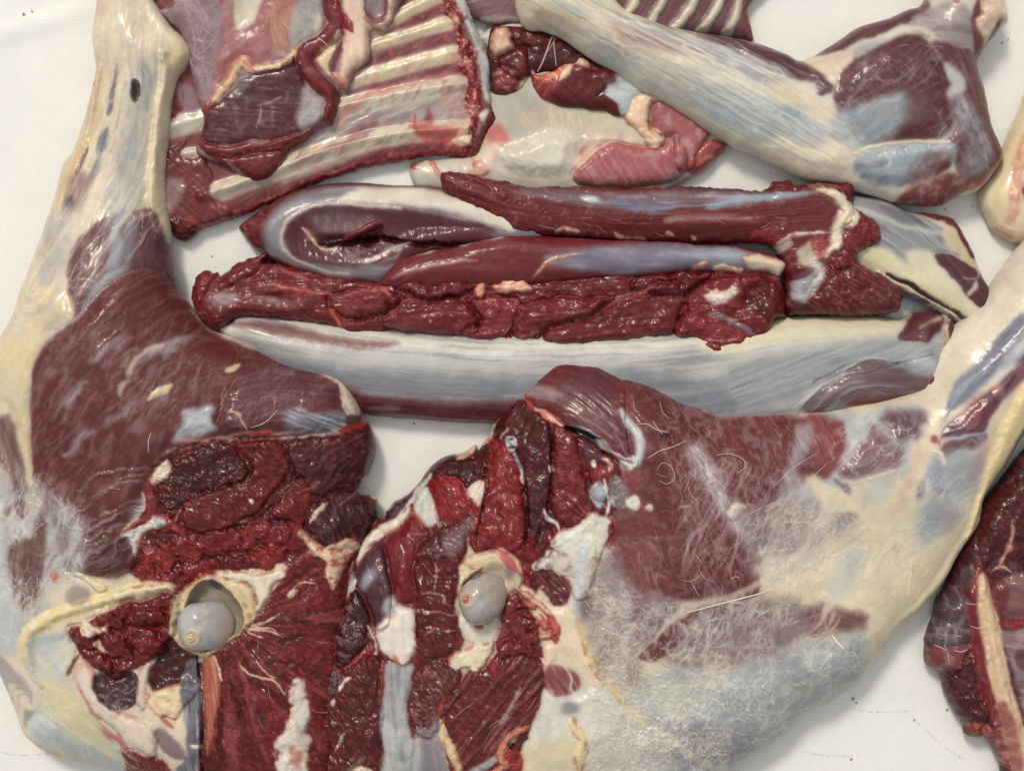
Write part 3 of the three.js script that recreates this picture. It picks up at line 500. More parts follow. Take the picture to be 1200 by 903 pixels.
  b.f('#692628', [336, 572, 356, 564, 366, 576, 366, 596, 356, 612, 340, 606, 324, 602], { s: 3, h: 5, gr: 2, lump: [4, 12], part: 'cut_slab', mat: 'cut' });
  b.f('#3f1b1e', [364, 600, 384, 584, 410, 580, 428, 586, 440, 594, 440, 612, 430, 632, 410, 642, 384, 640, 368, 622], { s: 4, h: 7, gr: 3, part: 'cut_slab', mat: 'cut', lump: [6, 16], st: [{ ang: 70, l: 14, w: 2.2, c: '#6b5352', a: 0.6, h: 1.4 }] });
  for (const [x, y, rx, ry, a] of [[226, 642, 20, 17, 20], [262, 634, 26, 13, -20], [300, 622, 24, 12, -30], [192, 650, 20, 17, 0], [206, 612, 20, 14, 10], [330, 626, 22, 13, -40], [280, 655, 24, 10, 0], [318, 648, 22, 13, -10], [240, 664, 26, 9, 0], [346, 626, 16, 22, 10], [205, 676, 18, 10, 20], [178, 664, 14, 14, 0]]) b.e(['#6f2427', '#63202a', '#7d2a2b', '#59202a'][(x + y) % 4], [x, y, rx, ry, a], { s: 3, h: 4.5, hr: 8, gr: 1.6, wp: 9, wf: 2, part: 'meat_lump', mat: 'cut', lump: [6, 10], sp: { sc: 5, c: '#8f3f40', a: 0.5, th: 0.58 } });
  for (const a of [[300, 514, 298, 548, 272, 568, 240, 578, 200, 596], [342, 520, 346, 560, 326, 590, 290, 616], [376, 584, 372, 600, 358, 616], [240, 622, 300, 612, 340, 606]]) b.l('#33151a', a, 3, { s: 2.5, h: -2.5, hr: 3, a: 0.6, wp: 4 });
  for (const a of [[376, 562, 366, 570, 352, 576], [398, 592, 412, 582, 426, 570], [212, 620, 216, 600, 222, 590], [214, 640, 220, 620]]) b.l('#8b6a6c', a, 1.8, { s: 1.5, a: 0.8 });
  b.f('#d8cbb6', [184, 560, 190, 548, 202, 538, 207, 546, 206, 556, 194, 564, 187, 567], { s: 1.8, h: 5, hr: 5, part: 'fat_lump', mat: 'fat', sp: { sc: 4, c: '#c9806e', a: 0.5, th: 0.6 } });
  b.f('#7a3032', [178, 572, 183, 558, 188, 572, 194, 590, 188, 604, 172, 614, 152, 622, 166, 608, 178, 598], { s: 2, h: 3.5, hr: 5, part: 'torn_strip', mat: 'muscle' });
  b.f('#8c8d99', [160, 606, 168, 588, 176, 578, 176, 594, 170, 602], { s: 3, a: 0.8 });
  b.l('#cfc3b2', [175, 574, 177, 590, 168, 604], 2, { s: 1.5, h: 1 });
  b.f('#d6cfc0', [152, 624, 166, 616, 178, 610, 190, 601, 204, 604, 200, 614, 182, 620, 172, 632, 166, 648, 162, 638, 158, 630], { s: 2, h: 4, hr: 5, part: 'fat_lump', mat: 'fat', sp: { sc: 6, c: '#a9b8c8', a: 0.6 } });
  b.e('#dcd2c2', [299.5, 583.5, 2.6, 3], { s: 1, h: 2.5 });
  b.f('#cdb49e', [374, 594, 380, 588, 384, 592, 376, 600, 370, 606, 366, 612, 368, 602], { s: 2, h: 2 });
  // yellow seam of fat
  b.l('#d9c794', [206, 684, 178, 686, 150, 692, 118, 704, 84, 713, 60, 724, 42, 738, 36, 760, 44, 784, 52, 800], 19, { s: 6, h: 5, hr: 9, tp: 0.4, part: 'yellow_fat', mat: 'fat', st: [{ f: [206, 684, 118, 704, 42, 738, 52, 800], l: 30, w: 4, c: '#c8ab68', a: 0.5 }], sp: { sc: 7, c: '#dfd5c0', a: 0.8 } });
  b.f('#dccdae', [140, 690, 150, 684, 170, 682, 190, 679, 203, 684, 192, 692, 178, 694, 170, 700, 158, 696, 148, 700], { s: 2, h: 4, hr: 5, wp: 4, part: 'fat_lump', mat: 'fat' });
  b.f('#d9cca6', [96, 668, 104, 668, 118, 676, 132, 686, 122, 690, 110, 680], { s: 2.5, h: 3, hr: 4 });
  b.f('#75686a', [84, 695, 96, 682, 112, 690, 112, 702, 92, 706], { s: 6, a: 0.6 });
  // white membrane and folded rim at the lower left
  b.f('#c4c4ba', [42, 745, 62, 738, 94, 736, 100, 762, 86, 786, 100, 812, 124, 842, 146, 880, 158, 920, 80, 906, 40, 868, 44, 810, 34, 780], { s: 8, h: -3, part: 'pale_membrane', st: [film({ ang: 60 }, { c: '#d4cca8', a: 0.6 }), film({ ang: 50 }, { c: '#aeb6ba', a: 0.5, w: 6 })] });
  b.f('#b0b9c2', [44, 750, 62, 740, 82, 742, 72, 760, 54, 766], { s: 10, a: 0.7 });
  b.f('#d5c593', [44, 800, 76, 796, 104, 820, 126, 850, 138, 886, 110, 870, 70, 838], { s: 14, a: 0.6 });
  b.f('#9f9697', [-20, 770, 2, 768, 18, 782, 36, 796, 42, 812, 24, 806, 10, 800, 0, 812, -10, 800], { s: 6, a: 0.85 });
  for (let i = 0; i < 5; i++) b.l(['#8a8488', '#cfc6b4'][i % 2], [2 + i * 4, 818 + i * 4, 8 + i * 4, 800 + i * 3, 24 + i * 4, 798 + i * 4, 38, 810 + i * 3], 2.4, { s: 2.4, a: 0.7, h: 0.8 });
  b.f('#86868e', [26, 842, 30, 830, 44, 832, 38, 842, 28, 852], { s: 5, a: 0.85 });
  b.f('#b6c1c4', [32, 850, 46, 834, 66, 840, 76, 852, 72, 868, 58, 873, 40, 864], { s: 5, a: 0.9, h: 2, st: [film({ ang: 30 }, { c: '#c9cfc8' })] });
  b.f('#aab4ba', [70, 862, 104, 872, 140, 892, 156, 912, 110, 902, 74, 884], { s: 8, a: 0.7 });
  b.l('#cdb495', [18, 866, 40, 880, 66, 890, 100, 902, 130, 912], 12, { s: 6, a: 0.8, h: 3 }); b.l('#b98560', [36, 876, 52, 884, 70, 890], 2, { s: 2, a: 0.6 });
  b.l('#d6cbaa', [44, 818, 66, 838, 90, 858, 120, 878, 150, 898], 3, { s: 3, a: 0.8, h: 1.5 });
  // hollow under the ball: dark muscle, pale bowl, fat
  b.f('#3c181b', [178, 775, 188, 752, 206, 742, 228, 744, 240, 762, 240, 800, 232, 805, 214, 800, 196, 806, 180, 800], { s: 5, h: -9, part: 'deep_muscle', mat: 'cut', lump: [4, 8], sp: { sc: 3, c: '#5f2c2f', a: 0.6 } });
  b.f('#d6c8b6', [90, 772, 97, 758, 108, 770, 116, 784, 122, 806, 136, 826, 160, 834, 176, 842, 190, 858, 184, 882, 170, 890, 156, 876, 140, 850, 120, 836, 104, 812], { s: 4, h: 4, hr: 8, part: 'pale_bowl', mat: 'fat', st: [{ f: [97, 758, 122, 806, 190, 858], l: 30, w: 4, c: '#b3b5b2', a: 0.5 }], sp: { sc: 6, c: '#d09a84', a: 0.6, th: 0.6 } });
  b.f('#4a3337', [116, 790, 124, 784, 146, 780, 164, 786, 168, 806, 164, 820, 150, 828, 132, 824, 120, 810], { s: 4, h: -7, hr: 8, part: 'deep_muscle', mat: 'cut', lump: [2, 7], sp: { sc: 5, c: '#8d8488', a: 0.6, th: 0.56 } });
  b.l('#8e7d82', [130, 812, 142, 804, 154, 808, 166, 800], 1.5, { s: 1.5, a: 0.9 }); b.l('#93888c', [138, 822, 148, 814, 160, 816], 1.5, { s: 1.5, a: 0.9 });
  b.l('#d2c6b0', [186, 760, 178, 772, 174, 790, 172, 808, 172, 824], 11, { s: 4, h: 3.5, wp: 4, part: 'fat_strip', mat: 'fat', sp: { sc: 5, c: '#b9c0c4', a: 0.5 } });
  b.f('#dfcca8', [176, 818, 186, 806, 200, 800, 216, 796, 234, 796, 240, 800, 230, 812, 220, 822, 212, 836, 200, 834, 190, 832], { s: 2.5, h: 6, hr: 7, wp: 3, part: 'fat_lump', mat: 'fat', lump: [3, 8], sp: { sc: 5, c: '#c5705c', a: 0.45, th: 0.63 } });
  b.f('#d9c9ba', [150, 838, 172, 838, 190, 846, 186, 862, 186, 880, 174, 878, 160, 864], { s: 4, h: 3, hr: 8, st: [film({ ang: 70 }, { c: '#cab5a6' })] });
  b.f('#857174', [184, 850, 194, 846, 208, 858, 218, 872, 218, 886, 206, 884, 192, 872], { s: 4, h: 2, part: 'pink_muscle', mat: 'muscle', st: [grain({ ang: 45 })] });
  b.l('#a13a30', [124, 850, 134, 858, 146, 866, 152, 882], 8, { s: 5, a: 0.7 }); b.l('#b96050', [92, 790, 104, 812, 116, 834, 132, 852], 3, { s: 3, a: 0.6 }); b.l('#a83a30', [194, 836, 202, 842, 208, 846], 5, { s: 2, a: 0.8 });
  b.f('#652a2c', [146, 884, 156, 876, 172, 880, 188, 884, 200, 896, 206, 940, 150, 940], { s: 3, h: 6, gr: 2, part: 'cut_slab', mat: 'cut', lump: [4, 8], st: [{ ang: 80, l: 10, w: 2, c: '#8a4c4e', a: 0.5, h: 1 }] });
  b.f('#63606f', [216, 800, 222, 776, 232, 768, 238, 780, 240, 820, 241, 870, 240, 930, 206, 930, 208, 900, 220, 886, 222, 850], { s: 4, a: 0.95, part: 'blue_sinew', st: [{ ang: 88, l: 40, w: 3, c: '#a9b4bd', a: 0.8 }, { ang: 86, l: 30, w: 3, c: '#3f3a48', a: 0.6, th: 0.56 }] });
  b.l('#2e1418', [238, 766, 238, 800, 240, 850, 240, 904], 5, { s: 2.5, h: -8, hr: 4, tp: 0.1 });
  b.l('#d9d2bc', [228, 870, 236, 870, 248, 871], 5, { s: 1.5, h: 3, part: 'sinew', mat: 'fat' });
  b.l('#c5ccd0', [236, 790, 237, 820, 236, 860], 3, { s: 1.5, h: 1.5 });
  // fan of muscle right of the ball
  const fan = { rad: [268, 726], rr: 70 };
  b.f('#692427', [244, 766, 270, 752, 300, 722, 320, 696, 340, 664, 372, 640, 402, 656, 410, 700, 404, 790, 400, 900, 390, 940, 242, 940, 243, 860], { s: 4, h: 5, hr: 14, part: 'fan_muscle', mat: 'cut', lump: [8, 30], st: [{ ...fan, l: 60, w: 3, c: '#8b4a4c', a: 0.5, h: 2.2, th: 0.5 }, { ...fan, l: 40, w: 4, c: '#3c1517', a: 0.6, th: 0.55 }], sp: { sc: 3, c: '#a06060', a: 0.4, th: 0.64 } });
  for (const a of [[286, 762, 312, 800, 336, 820], [272, 790, 290, 840, 300, 890], [262, 800, 264, 850, 262, 900], [300, 746, 326, 770, 350, 776], [316, 730, 340, 746, 362, 742]]) b.l('#43191c', a, 8, { s: 6, h: -2.5, hr: 5, a: 0.6, wp: 6 });
  b.f('#a5553f', [246, 762, 252, 756, 258, 770, 264, 796, 262, 820, 254, 850, 248, 880, 246, 840, 244, 800], { s: 3, h: 3, part: 'orange_sinew', mat: 'muscle', st: [{ ang: 84, l: 40, w: 2, c: '#d3a890', a: 0.6 }] });
  b.l('#d8c6b0', [254, 760, 260, 776, 265, 792], 3, { s: 1.5, h: 1.5 }); b.l('#c8cdd2', [244, 756, 240, 766, 238, 772], 5, { s: 2, h: 1.5 });
  for (const a of [[296, 729, 314, 724, 332, 715], [296, 732, 316, 734, 336, 742], [294, 734, 304, 740, 312, 742], [298, 730, 322, 732, 328, 736], [304, 770, 314, 780, 326, 790], [286, 775, 300, 786, 324, 792, 338, 808], [346, 690, 356, 680, 372, 682]]) b.l('#d8bfa8', a, 2.4, { s: 1.3, h: 1.2, a: 0.9 });
  b.f('#d9d0c2', [346, 800, 352, 788, 360, 794, 364, 830, 362, 870, 360, 920, 336, 920, 326, 880, 334, 850, 342, 828], { s: 4, h: 4, wp: 8, lump: [4, 9], part: 'fat_strip', mat: 'fat', sp: { sc: 6, c: '#b8c3c8', a: 0.5 } });
  b.e('#a8584a', [348, 880, 8, 14], { s: 6, a: 0.6, wp: 7, lump: [4, 6] });
  b.f('#dcc0a6', [354, 624, 362, 620, 374, 634, 392, 636, 408, 630, 420, 640, 404, 660, 394, 690, 384, 678, 382, 656, 366, 646], { s: 3, h: 5, hr: 7, wp: 4, part: 'fat_lump', mat: 'fat', sp: { sc: 5, c: '#c0463c', a: 0.8, th: 0.58 }, lump: [3, 8] });
  b.f('#d9c3ae', [340, 694, 346, 688, 354, 690, 344, 698], { s: 2, h: 2.5 });
  // red chunk left of the ball
  b.f('#5f2023', [88, 738, 92, 732, 106, 730, 122, 720, 150, 704, 178, 698, 208, 690, 216, 712, 212, 736, 200, 748, 193, 760, 172, 774, 152, 786, 136, 792, 116, 780, 98, 758], { s: 2.5, h: 9, hr: 12, gr: 3, wp: 4, part: 'red_chunk', mat: 'cut', lump: [12, 17], sp: { sc: 4, c: '#85383a', a: 0.5, th: 0.57, h: 1.2 } });
  for (const [x, y, rx, ry] of [[106, 742, 16, 11], [140, 722, 18, 11], [142, 752, 24, 15], [180, 720, 20, 13], [176, 746, 22, 13], [128, 774, 18, 10], [205, 716, 10, 16]]) b.e(null, [x, y, rx, ry, (x * 7) % 60], { s: 2, h: 4, hr: 8, gr: 1.4, wp: 9, wf: 2, lump: [5, 9] });
  b.f('#dfcfba', [102, 732, 106, 724, 118, 728, 128, 730, 136, 726, 134, 734, 124, 738, 110, 740], { s: 1.8, h: 5, hr: 4, part: 'fat_lump', mat: 'fat' }); b.f('#d9c2ae', [116, 750, 122, 744, 128, 754, 134, 757, 124, 758], { s: 1.8, h: 3, part: 'fat_lump', mat: 'fat' });
  b.l('#5a4038', [98, 764, 92, 772, 86, 786], 5, { s: 2, h: 1 });
  // joint capsule and its hollow
  b.f('#d2bd94', [206, 738, 208, 712, 218, 690, 236, 674, 256, 670, 276, 676, 296, 682, 303, 700, 304, 718, 294, 730, 280, 744, 262, 758, 240, 764, 216, 756], { s: 4, h: 7, hr: 7, part: 'joint_capsule', mat: 'fat', st: [{ f: [208, 730, 222, 690, 256, 672, 296, 690, 300, 720], l: 26, w: 3, c: '#b98a5c', a: 0.6 }, { f: [208, 730, 256, 672, 300, 720], l: 30, w: 3, c: '#e0d3b8', a: 0.6 }] });
  b.f('#8d8273', [222, 722, 226, 696, 240, 678, 258, 676, 276, 690, 288, 710, 289, 730, 272, 746, 250, 756, 230, 752], { s: 4, h: -16, hr: 12, rimless: true, part: 'joint_socket', mat: 'bone', st: [film({ ang: 30 }, { c: '#a39a88' })] });
  b.f('#5b5068', [250, 678, 256, 674, 266, 680, 262, 688, 256, 688], { s: 4, a: 0.9 }); b.e('#aa9f8a', [252, 694, 7, 6], { s: 5, a: 0.6 });
  b.e('#b0623a', [296, 716, 4, 4], { s: 3, a: 0.6 }); b.e('#8f6a50', [291, 704, 3, 3], { s: 2, a: 0.6 }); b.f('#8e9a80', [206, 720, 210, 694, 218, 690, 214, 716, 212, 740], { s: 6, a: 0.5 });
  b.f('#ded3c0', [258, 668, 268, 664, 286, 666, 300, 670, 312, 668, 326, 664, 336, 666, 337, 674, 326, 680, 322, 692, 312, 706, 303, 712, 303, 696, 296, 682, 278, 678], { s: 2, h: 6, hr: 6, wp: 3, part: 'fat_lump', mat: 'fat', sp: { sc: 7, c: '#c9b088', a: 0.4 } });
  b.l('#b85a3c', [232, 676, 248, 668, 262, 668], 5, { s: 4, a: 0.5 });
  b.melt();
  b.f(null, [-20, 540, 60, 560, 110, 600, 112, 670, 60, 700, 30, 740, -20, 740], { s: 24, str: [{ ang: 118, l: 36, w: 8, c: '#c9c9c8', a: 0.75 }, { ang: 100, l: 40, w: 6, c: '#d6d2c8', a: 0.5 }], web: { sc: 14, c: '#c9c6c2', a: 0.35, lw: 0.1 } });
  b.f(null, [100, 20, 200, 20, 190, 260, 40, 380, 20, 330, 90, 150], { s: 16, st: [{ f: [150, 0, 145, 120, 110, 220, 40, 340], l: 70, w: 4, c: '#e0d6c2', a: 0.5, h: 1, th: 0.52 }, { f: [150, 0, 145, 120, 110, 220, 40, 340], l: 60, w: 4, c: '#a59a90', a: 0.35, th: 0.57 }], str: { f: [150, 0, 145, 120, 110, 220, 40, 340], l: 60, w: 8, c: '#e6dece', a: 0.5 } });
  b.f(null, [40, 740, 100, 740, 140, 840, 160, 900, 60, 880], { s: 16, str: [{ ang: 50, l: 60, w: 8, c: '#dcd4b8', a: 0.6 }, { ang: 65, l: 50, w: 8, c: '#a9aca8', a: 0.35 }] });
  b.f(null, [110, 330, 330, 410, 400, 450, 240, 520, 180, 560, 60, 600, 50, 430], { s: 20, str: { ang: 140, l: 40, w: 7, c: '#a59498', a: 0.3, pt: 24 } });
  b.finish();
  t.put(b);
  joint(t, [239, 730], 25.5, 29, 54, b, [-4, 9], ['#8e8d99', '#aaa8a8', '#b9a88c', '#cbb898'], [262, 728], 24);
  const F = [];
  for (const a of [[188, 505, 185, 515, 184, 528], [330, 480, 316, 494, 300, 500]]) F.push([a, 0.5, '#c9bfb6']);
  t.strands('tissue_fibre', b, [...F, ...wander(b, [-10, 560, 90, 570, 110, 640, 60, 720, -10, 740], 16, 26, 112, 50, 0.3, '#c6c6c6', 4), ...wander(b, [250, 760, 340, 680, 390, 680, 350, 890, 250, 890], 16, 16, 60, 120, 0.28, '#b28a86', 6, 0.5)]);
}

// ---------------------------------------------------------------- the hind leg on the right
{
  const t = new Thing('hind_leg', 'skinned hind leg on the right, its thigh veiled in a bubbly film', 'meat leg', 800, 680, 55);
  const b = new Pad([602, 458, 612, 454, 626, 441, 643, 426, 657, 420, 680, 421, 702, 424, 722, 433, 740, 437, 770, 447, 800, 464, 830, 474, 850, 480, 884, 480, 930, 478, 980, 474, 1040, 466, 1080, 452, 1092, 430, 1100, 405, 1120, 385, 1150, 362, 1166, 338, 1182, 315, 1202, 288, 1235, 250, 1275, 240, 1275, 420, 1230, 480, 1200, 526, 1188, 546, 1172, 568, 1163, 584, 1158, 604, 1156, 615, 1146, 631, 1130, 656, 1122, 672, 1110, 690, 1098, 704, 1087, 717, 1070, 732, 1057, 745, 1046, 762, 1034, 778, 1018, 798, 998, 814, 976, 829, 950, 840, 934, 858, 910, 879, 880, 900, 850, 925, 760, 950, 600, 950, 460, 945, 364, 930, 359, 850, 357, 778, 360, 748, 371, 709, 381, 697, 399, 661, 404, 649, 420, 634, 428, 621, 437, 610, 449, 608, 450, 602, 459, 590, 468, 586, 480, 577, 492, 563, 500, 550, 511, 541, 526, 534, 540, 532, 556, 522, 560, 528, 566, 520, 573, 511, 576, 500, 582, 492, 590, 480],
    { z: 20, T: 58, R: 92, edge: 1, es: 14, base: '#cfc4ac', name: 'knee_and_shank', mat: 'fascia', blur: 9 });
  b.swell([760, 520, 820, 620, 780, 700], 90, 18).swell([980, 660, 1080, 660], 60, -10).swell([860, 800, 980, 770], 50, 6).swell([450, 620, 440, 900], 60, -10);
  // knee, shank
  b.f('#d3c6aa', [900, 560, 1010, 590, 1070, 640, 1130, 600, 1170, 560, 1160, 620, 1100, 710, 1050, 760, 1000, 740, 900, 690], { s: 30, a: 0.7, st: [film({ ang: -40 }, { c: '#dccfb6', w: 4 })] });
  b.f('#d4c8b6', [1085, 450, 1130, 380, 1200, 290, 1275, 240, 1275, 290, 1200, 340, 1150, 410, 1110, 440, 1096, 466], { s: 6, part: 'shank', st: [film({ ang: -50 }, { c: '#e0d6c6' })] });
  b.f('#7b7f93', [1120, 446, 1160, 404, 1200, 360, 1275, 290, 1275, 380, 1200, 420, 1160, 440, 1130, 470, 1110, 484, 1098, 500], { s: 6, part: 'shank_muscle', mat: 'muscle', h: 3, st: [film({ ang: -48 }, { c: '#a9b4c2', w: 3 }), film({ ang: -48 }, { c: '#5d5670', w: 4, th: 0.55 })] });
  b.f('#64455f', [1096, 520, 1104, 500, 1124, 484, 1160, 452, 1180, 434, 1186, 440, 1172, 466, 1156, 490, 1148, 508, 1120, 512, 1098, 514], { s: 5, h: 4, part: 'shank_muscle', mat: 'muscle', st: [grain({ ang: -42 }, { c: '#8d7d97', a: 0.5 })] });
  b.e('#7c4048', [1140, 482, 22, 12, -50], { s: 14, a: 0.75 }); b.e('#c58f78', [1164, 458, 7, 9, -45], { s: 8, a: 0.55 });
  b.f('#6b4460', [1184, 434, 1210, 400, 1275, 330, 1275, 360, 1216, 424, 1190, 450, 1172, 466], { s: 5, a: 0.85 });
  b.f('#d2cfca', [1160, 452, 1180, 432, 1204, 404, 1275, 330, 1275, 310, 1200, 390, 1160, 436], { s: 5, a: 0.6 });
  b.f('#dcc796', [1162, 510, 1180, 470, 1204, 436, 1275, 340, 1275, 440, 1220, 490, 1192, 536, 1172, 566, 1160, 590, 1150, 620, 1140, 640, 1128, 630, 1138, 600, 1148, 560, 1156, 530], { s: 10, h: 7, hr: 14, part: 'shin_bone', st: [film({ ang: -62 }, { c: '#e2d3ae', w: 5 })] });
  b.f('#77687a', [1275, 420, 1200, 505, 1186, 530, 1172, 566, 1178, 568, 1200, 545, 1275, 470], { s: 6, a: 0.8 });
  b.f('#5f3f58', [1096, 528, 1104, 516, 1124, 512, 1152, 508, 1150, 518, 1130, 526, 1110, 530, 1100, 534], { s: 5, a: 0.9 });
  b.l('#b9bfc9', [1102, 518, 1114, 512, 1136, 509, 1152, 507], 4, { s: 3, a: 0.8, h: 1 });
  b.f('#93a0a8', [1098, 532, 1130, 526, 1150, 522, 1148, 560, 1136, 580, 1110, 590, 1096, 580, 1082, 566, 1086, 550], { s: 20, wp: 7, a: 0.85, part: 'blue_fascia', st: [film({ ang: -20 }, { c: '#b3bcba', a: 0.6 })] });
  b.f('#8b95b0', [1082, 545, 1092, 536, 1100, 548, 1096, 568, 1082, 560], { s: 6, a: 0.7 });
  b.e('#a5808a', [1142, 548, 9, 22, 20], { s: 10, a: 0.5 }); b.e('#c89884', [1152, 524, 6, 12, 20], { s: 8, a: 0.5 });
  b.f('#8c98a1', [1072, 598, 1084, 580, 1104, 586, 1124, 596, 1120, 610, 1098, 622, 1088, 632, 1074, 630, 1068, 614], { s: 20, wp: 7, a: 0.85, part: 'blue_fascia', st: [film({ ang: 20 }, { c: '#a7b0b0', w: 3 })] });
  b.e('#6c6a7c', [1074, 572, 5, 12, 15], { s: 5, a: 0.8 }); b.e('#767686', [1096, 574, 9, 4, 25], { s: 5, a: 0.6 }); b.e('#a7909a', [1112, 606, 10, 16, 20], { s: 9, a: 0.5 });
  b.f('#cfc0a0', [1055, 625, 1066, 660, 1070, 690, 1062, 740, 1072, 726, 1100, 690, 1130, 650, 1120, 640, 1090, 650, 1072, 650], { s: 14, a: 0.6 });
  b.l('#d8cdb6', [1052, 625, 1064, 650, 1068, 670, 1066, 700], 4, { s: 3, a: 0.7, h: 1.6 }); b.l('#d0a890', [1074, 520, 1066, 550, 1056, 580, 1044, 600], 10, { s: 8, a: 0.6 });
  b.l('#e0d6c0', [1090, 528, 1098, 533, 1102, 544], 5.5, { s: 2, h: 3 }); b.e('#93403a', [1091, 513, 4, 5], { s: 2 });
  b.f('#b0b9b8', [1012, 566, 1036, 558, 1042, 572, 1022, 588, 1006, 584], { s: 9, a: 0.6 }); b.f('#b3bfc0', [972, 668, 992, 640, 1010, 646, 1002, 680, 984, 700, 968, 700], { s: 12, a: 0.55 }); b.e('#a3acaa', [1000, 658, 14, 9, -30], { s: 14, wp: 6, a: 0.5 });
  // muscles of the upper edge right of the thigh
  b.f('#9fa7ad', [965, 486, 1000, 482, 1040, 478, 1078, 474, 1076, 500, 1068, 520, 1062, 524, 1056, 552, 1010, 562, 980, 566, 966, 560, 984, 520, 988, 500], { s: 14, wp: 6, a: 0.8, st: [film({ ang: 30 }, { c: '#b9bdc0' })] });
  b.f('#5e4556', [1032, 492, 1046, 484, 1068, 482, 1082, 488, 1078, 502, 1064, 516, 1052, 520, 1042, 508], { s: 16, wp: 6, h: 3, part: 'small_muscle', mat: 'muscle', sp: { sc: 4, c: '#93889a', a: 0.5 } });
  b.f('#7a5a60', [978, 550, 996, 530, 1010, 512, 1020, 500, 1034, 508, 1046, 522, 1052, 530, 1044, 546, 1020, 554, 1000, 562, 986, 560], { s: 14, wp: 6, h: 3, part: 'small_muscle', mat: 'muscle', st: [grain({ ang: 125 }, { c: '#a59095', a: 0.6 })] });
  b.f('#a8aab4', [962, 564, 976, 554, 990, 566, 994, 578, 980, 572], { s: 5, a: 0.8 }); b.f('#6d5a6a', [974, 562, 980, 556, 992, 570, 988, 576], { s: 4, a: 0.8 });
  b.l('#d6cdb8', [966, 540, 978, 558, 994, 566, 1020, 558, 1044, 550], 4, { s: 4, a: 0.8, h: 1.5 });
  // thigh
  b.f('#62333a', [720, 434, 742, 440, 770, 452, 800, 470, 830, 480, 850, 486, 920, 485, 966, 487, 987, 494, 986, 520, 974, 548, 963, 560, 945, 556, 905, 600, 892, 640, 882, 670, 862, 694, 800, 702, 745, 760, 735, 700, 716, 650, 715, 600, 724, 560, 726, 520], { s: 12, wp: 7, h: 5, hr: 30, part: 'thigh_muscle', mat: 'muscle', st: [grain({ f: [740, 440, 800, 520, 860, 690] }, { l: 50, c: '#7d4a50', a: 0.45, h: 1 })] });
  b.f(null, [790, 470, 900, 482, 966, 486, 960, 540, 900, 580, 850, 560, 800, 520], { s: 20, sp: { sc: 6, sy: 8, c: '#8a727a', a: 0.6, th: 0.58 } });
  b.f('#8a4a48', [945, 492, 970, 490, 986, 498, 984, 520, 966, 556, 956, 540, 944, 530], { s: 7, a: 0.6, st: [grain({ ang: 70 }, { c: '#9c6c68' })] });
  b.f('#a09ea6', [934, 500, 946, 494, 952, 500, 944, 525, 930, 548, 936, 560, 950, 575, 958, 600, 930, 600, 905, 590, 912, 560, 924, 530], { s: 12, a: 0.75, st: [film({ ang: 70 }, { c: '#c1bfc2' })] });
  b.f('#7c4a4e', [716, 590, 740, 560, 760, 600, 770, 680, 740, 690, 718, 660], { s: 24, a: 0.5 });
  b.e('#a0463c', [740, 556, 12, 10], { s: 14, a: 0.5 }); b.e('#4c2024', [776, 515, 6, 8, 30], { s: 4, h: -5, hr: 5 });
  b.l('#8d6e74', [740, 438, 770, 450, 800, 470, 820, 486], 8, { s: 7, a: 0.55, st: [{ ang: 30, l: 10, w: 3, c: '#a58f94', a: 0.6 }] });
  // upper lobe
  b.f('#622b33', [610, 456, 626, 442, 643, 428, 657, 422, 700, 426, 722, 436, 731, 456, 732, 490, 734, 515, 738, 540, 722, 534, 692, 520, 662, 500, 642, 482, 622, 472], { s: 4, h: 8, hr: 16, gr: 2.4, part: 'thigh_lobe', mat: 'muscle', st: [grain({ f: [600, 450, 660, 450, 740, 520] }, { l: 70, c: '#75505a', a: 0.35, h: 0.8 })] });
  b.f('#5a3a4a', [666, 440, 700, 430, 726, 446, 730, 500, 728, 524, 700, 510, 668, 492, 654, 470], { s: 20, a: 0.6, st: [grain({ f: [640, 450, 690, 470, 740, 530] }, { l: 70, c: '#7d6068', a: 0.35, h: 0.8 })] });
  b.l('#93a0a8', [612, 456, 640, 460, 656, 462], 16, { s: 10, a: 0.6, st: [{ ang: 8, l: 22, w: 2, c: '#b58a7c', a: 0.6 }] });
  b.l('#7f2e2c', [724, 450, 730, 470, 736, 490], 10, { s: 9, a: 0.6 });
  for (const a of [[664, 470, 690, 480, 712, 495, 732, 512], [660, 484, 690, 494, 720, 516], [690, 462, 710, 476, 730, 490]]) b.l('#b9a4a8', a, 1.6, { s: 1.5, a: 0.6 });
  b.f('#aa3733', [603, 460, 609, 456, 618, 464, 626, 478, 618, 480, 608, 472], { s: 2, h: 4 }); b.l('#cf9a86', [606, 472, 620, 482, 636, 490, 650, 496], 5, { s: 2.5, h: 2, part: 'seam_fat', mat: 'fat' });
  b.l('#d2695a', [632, 482, 642, 488, 652, 494, 662, 502], 9, { s: 4, h: 3 }); b.l('#e2c0ae', [640, 484, 650, 492, 660, 500], 3, { s: 2, h: 1.5 });
  b.l('#25151a', [662, 500, 680, 506, 700, 518, 716, 532], 9, { s: 3, h: -9, hr: 6, wp: 2 }); b.l('#b9bec2', [664, 498, 684, 502, 700, 512], 2.4, { s: 1.5, h: 1.5 });
  b.l('#c6cacb', [726, 480, 734, 494, 744, 508, 748, 522, 744, 538, 735, 548], 11, { s: 4, h: 4, part: 'white_tendon', st: [{ f: [726, 480, 748, 522, 735, 548], l: 14, w: 3, c: '#8c9aa6', a: 0.7 }] });
  b.f('#d6d3ca', [694, 514, 706, 516, 718, 526, 730, 534, 740, 530, 745, 540, 735, 552, 726, 544, 716, 532, 704, 524], { s: 2.5, h: 4, hr: 4, wp: 4, part: 'white_tendon', sp: { sc: 5, c: '#7f8790', a: 0.6 } });
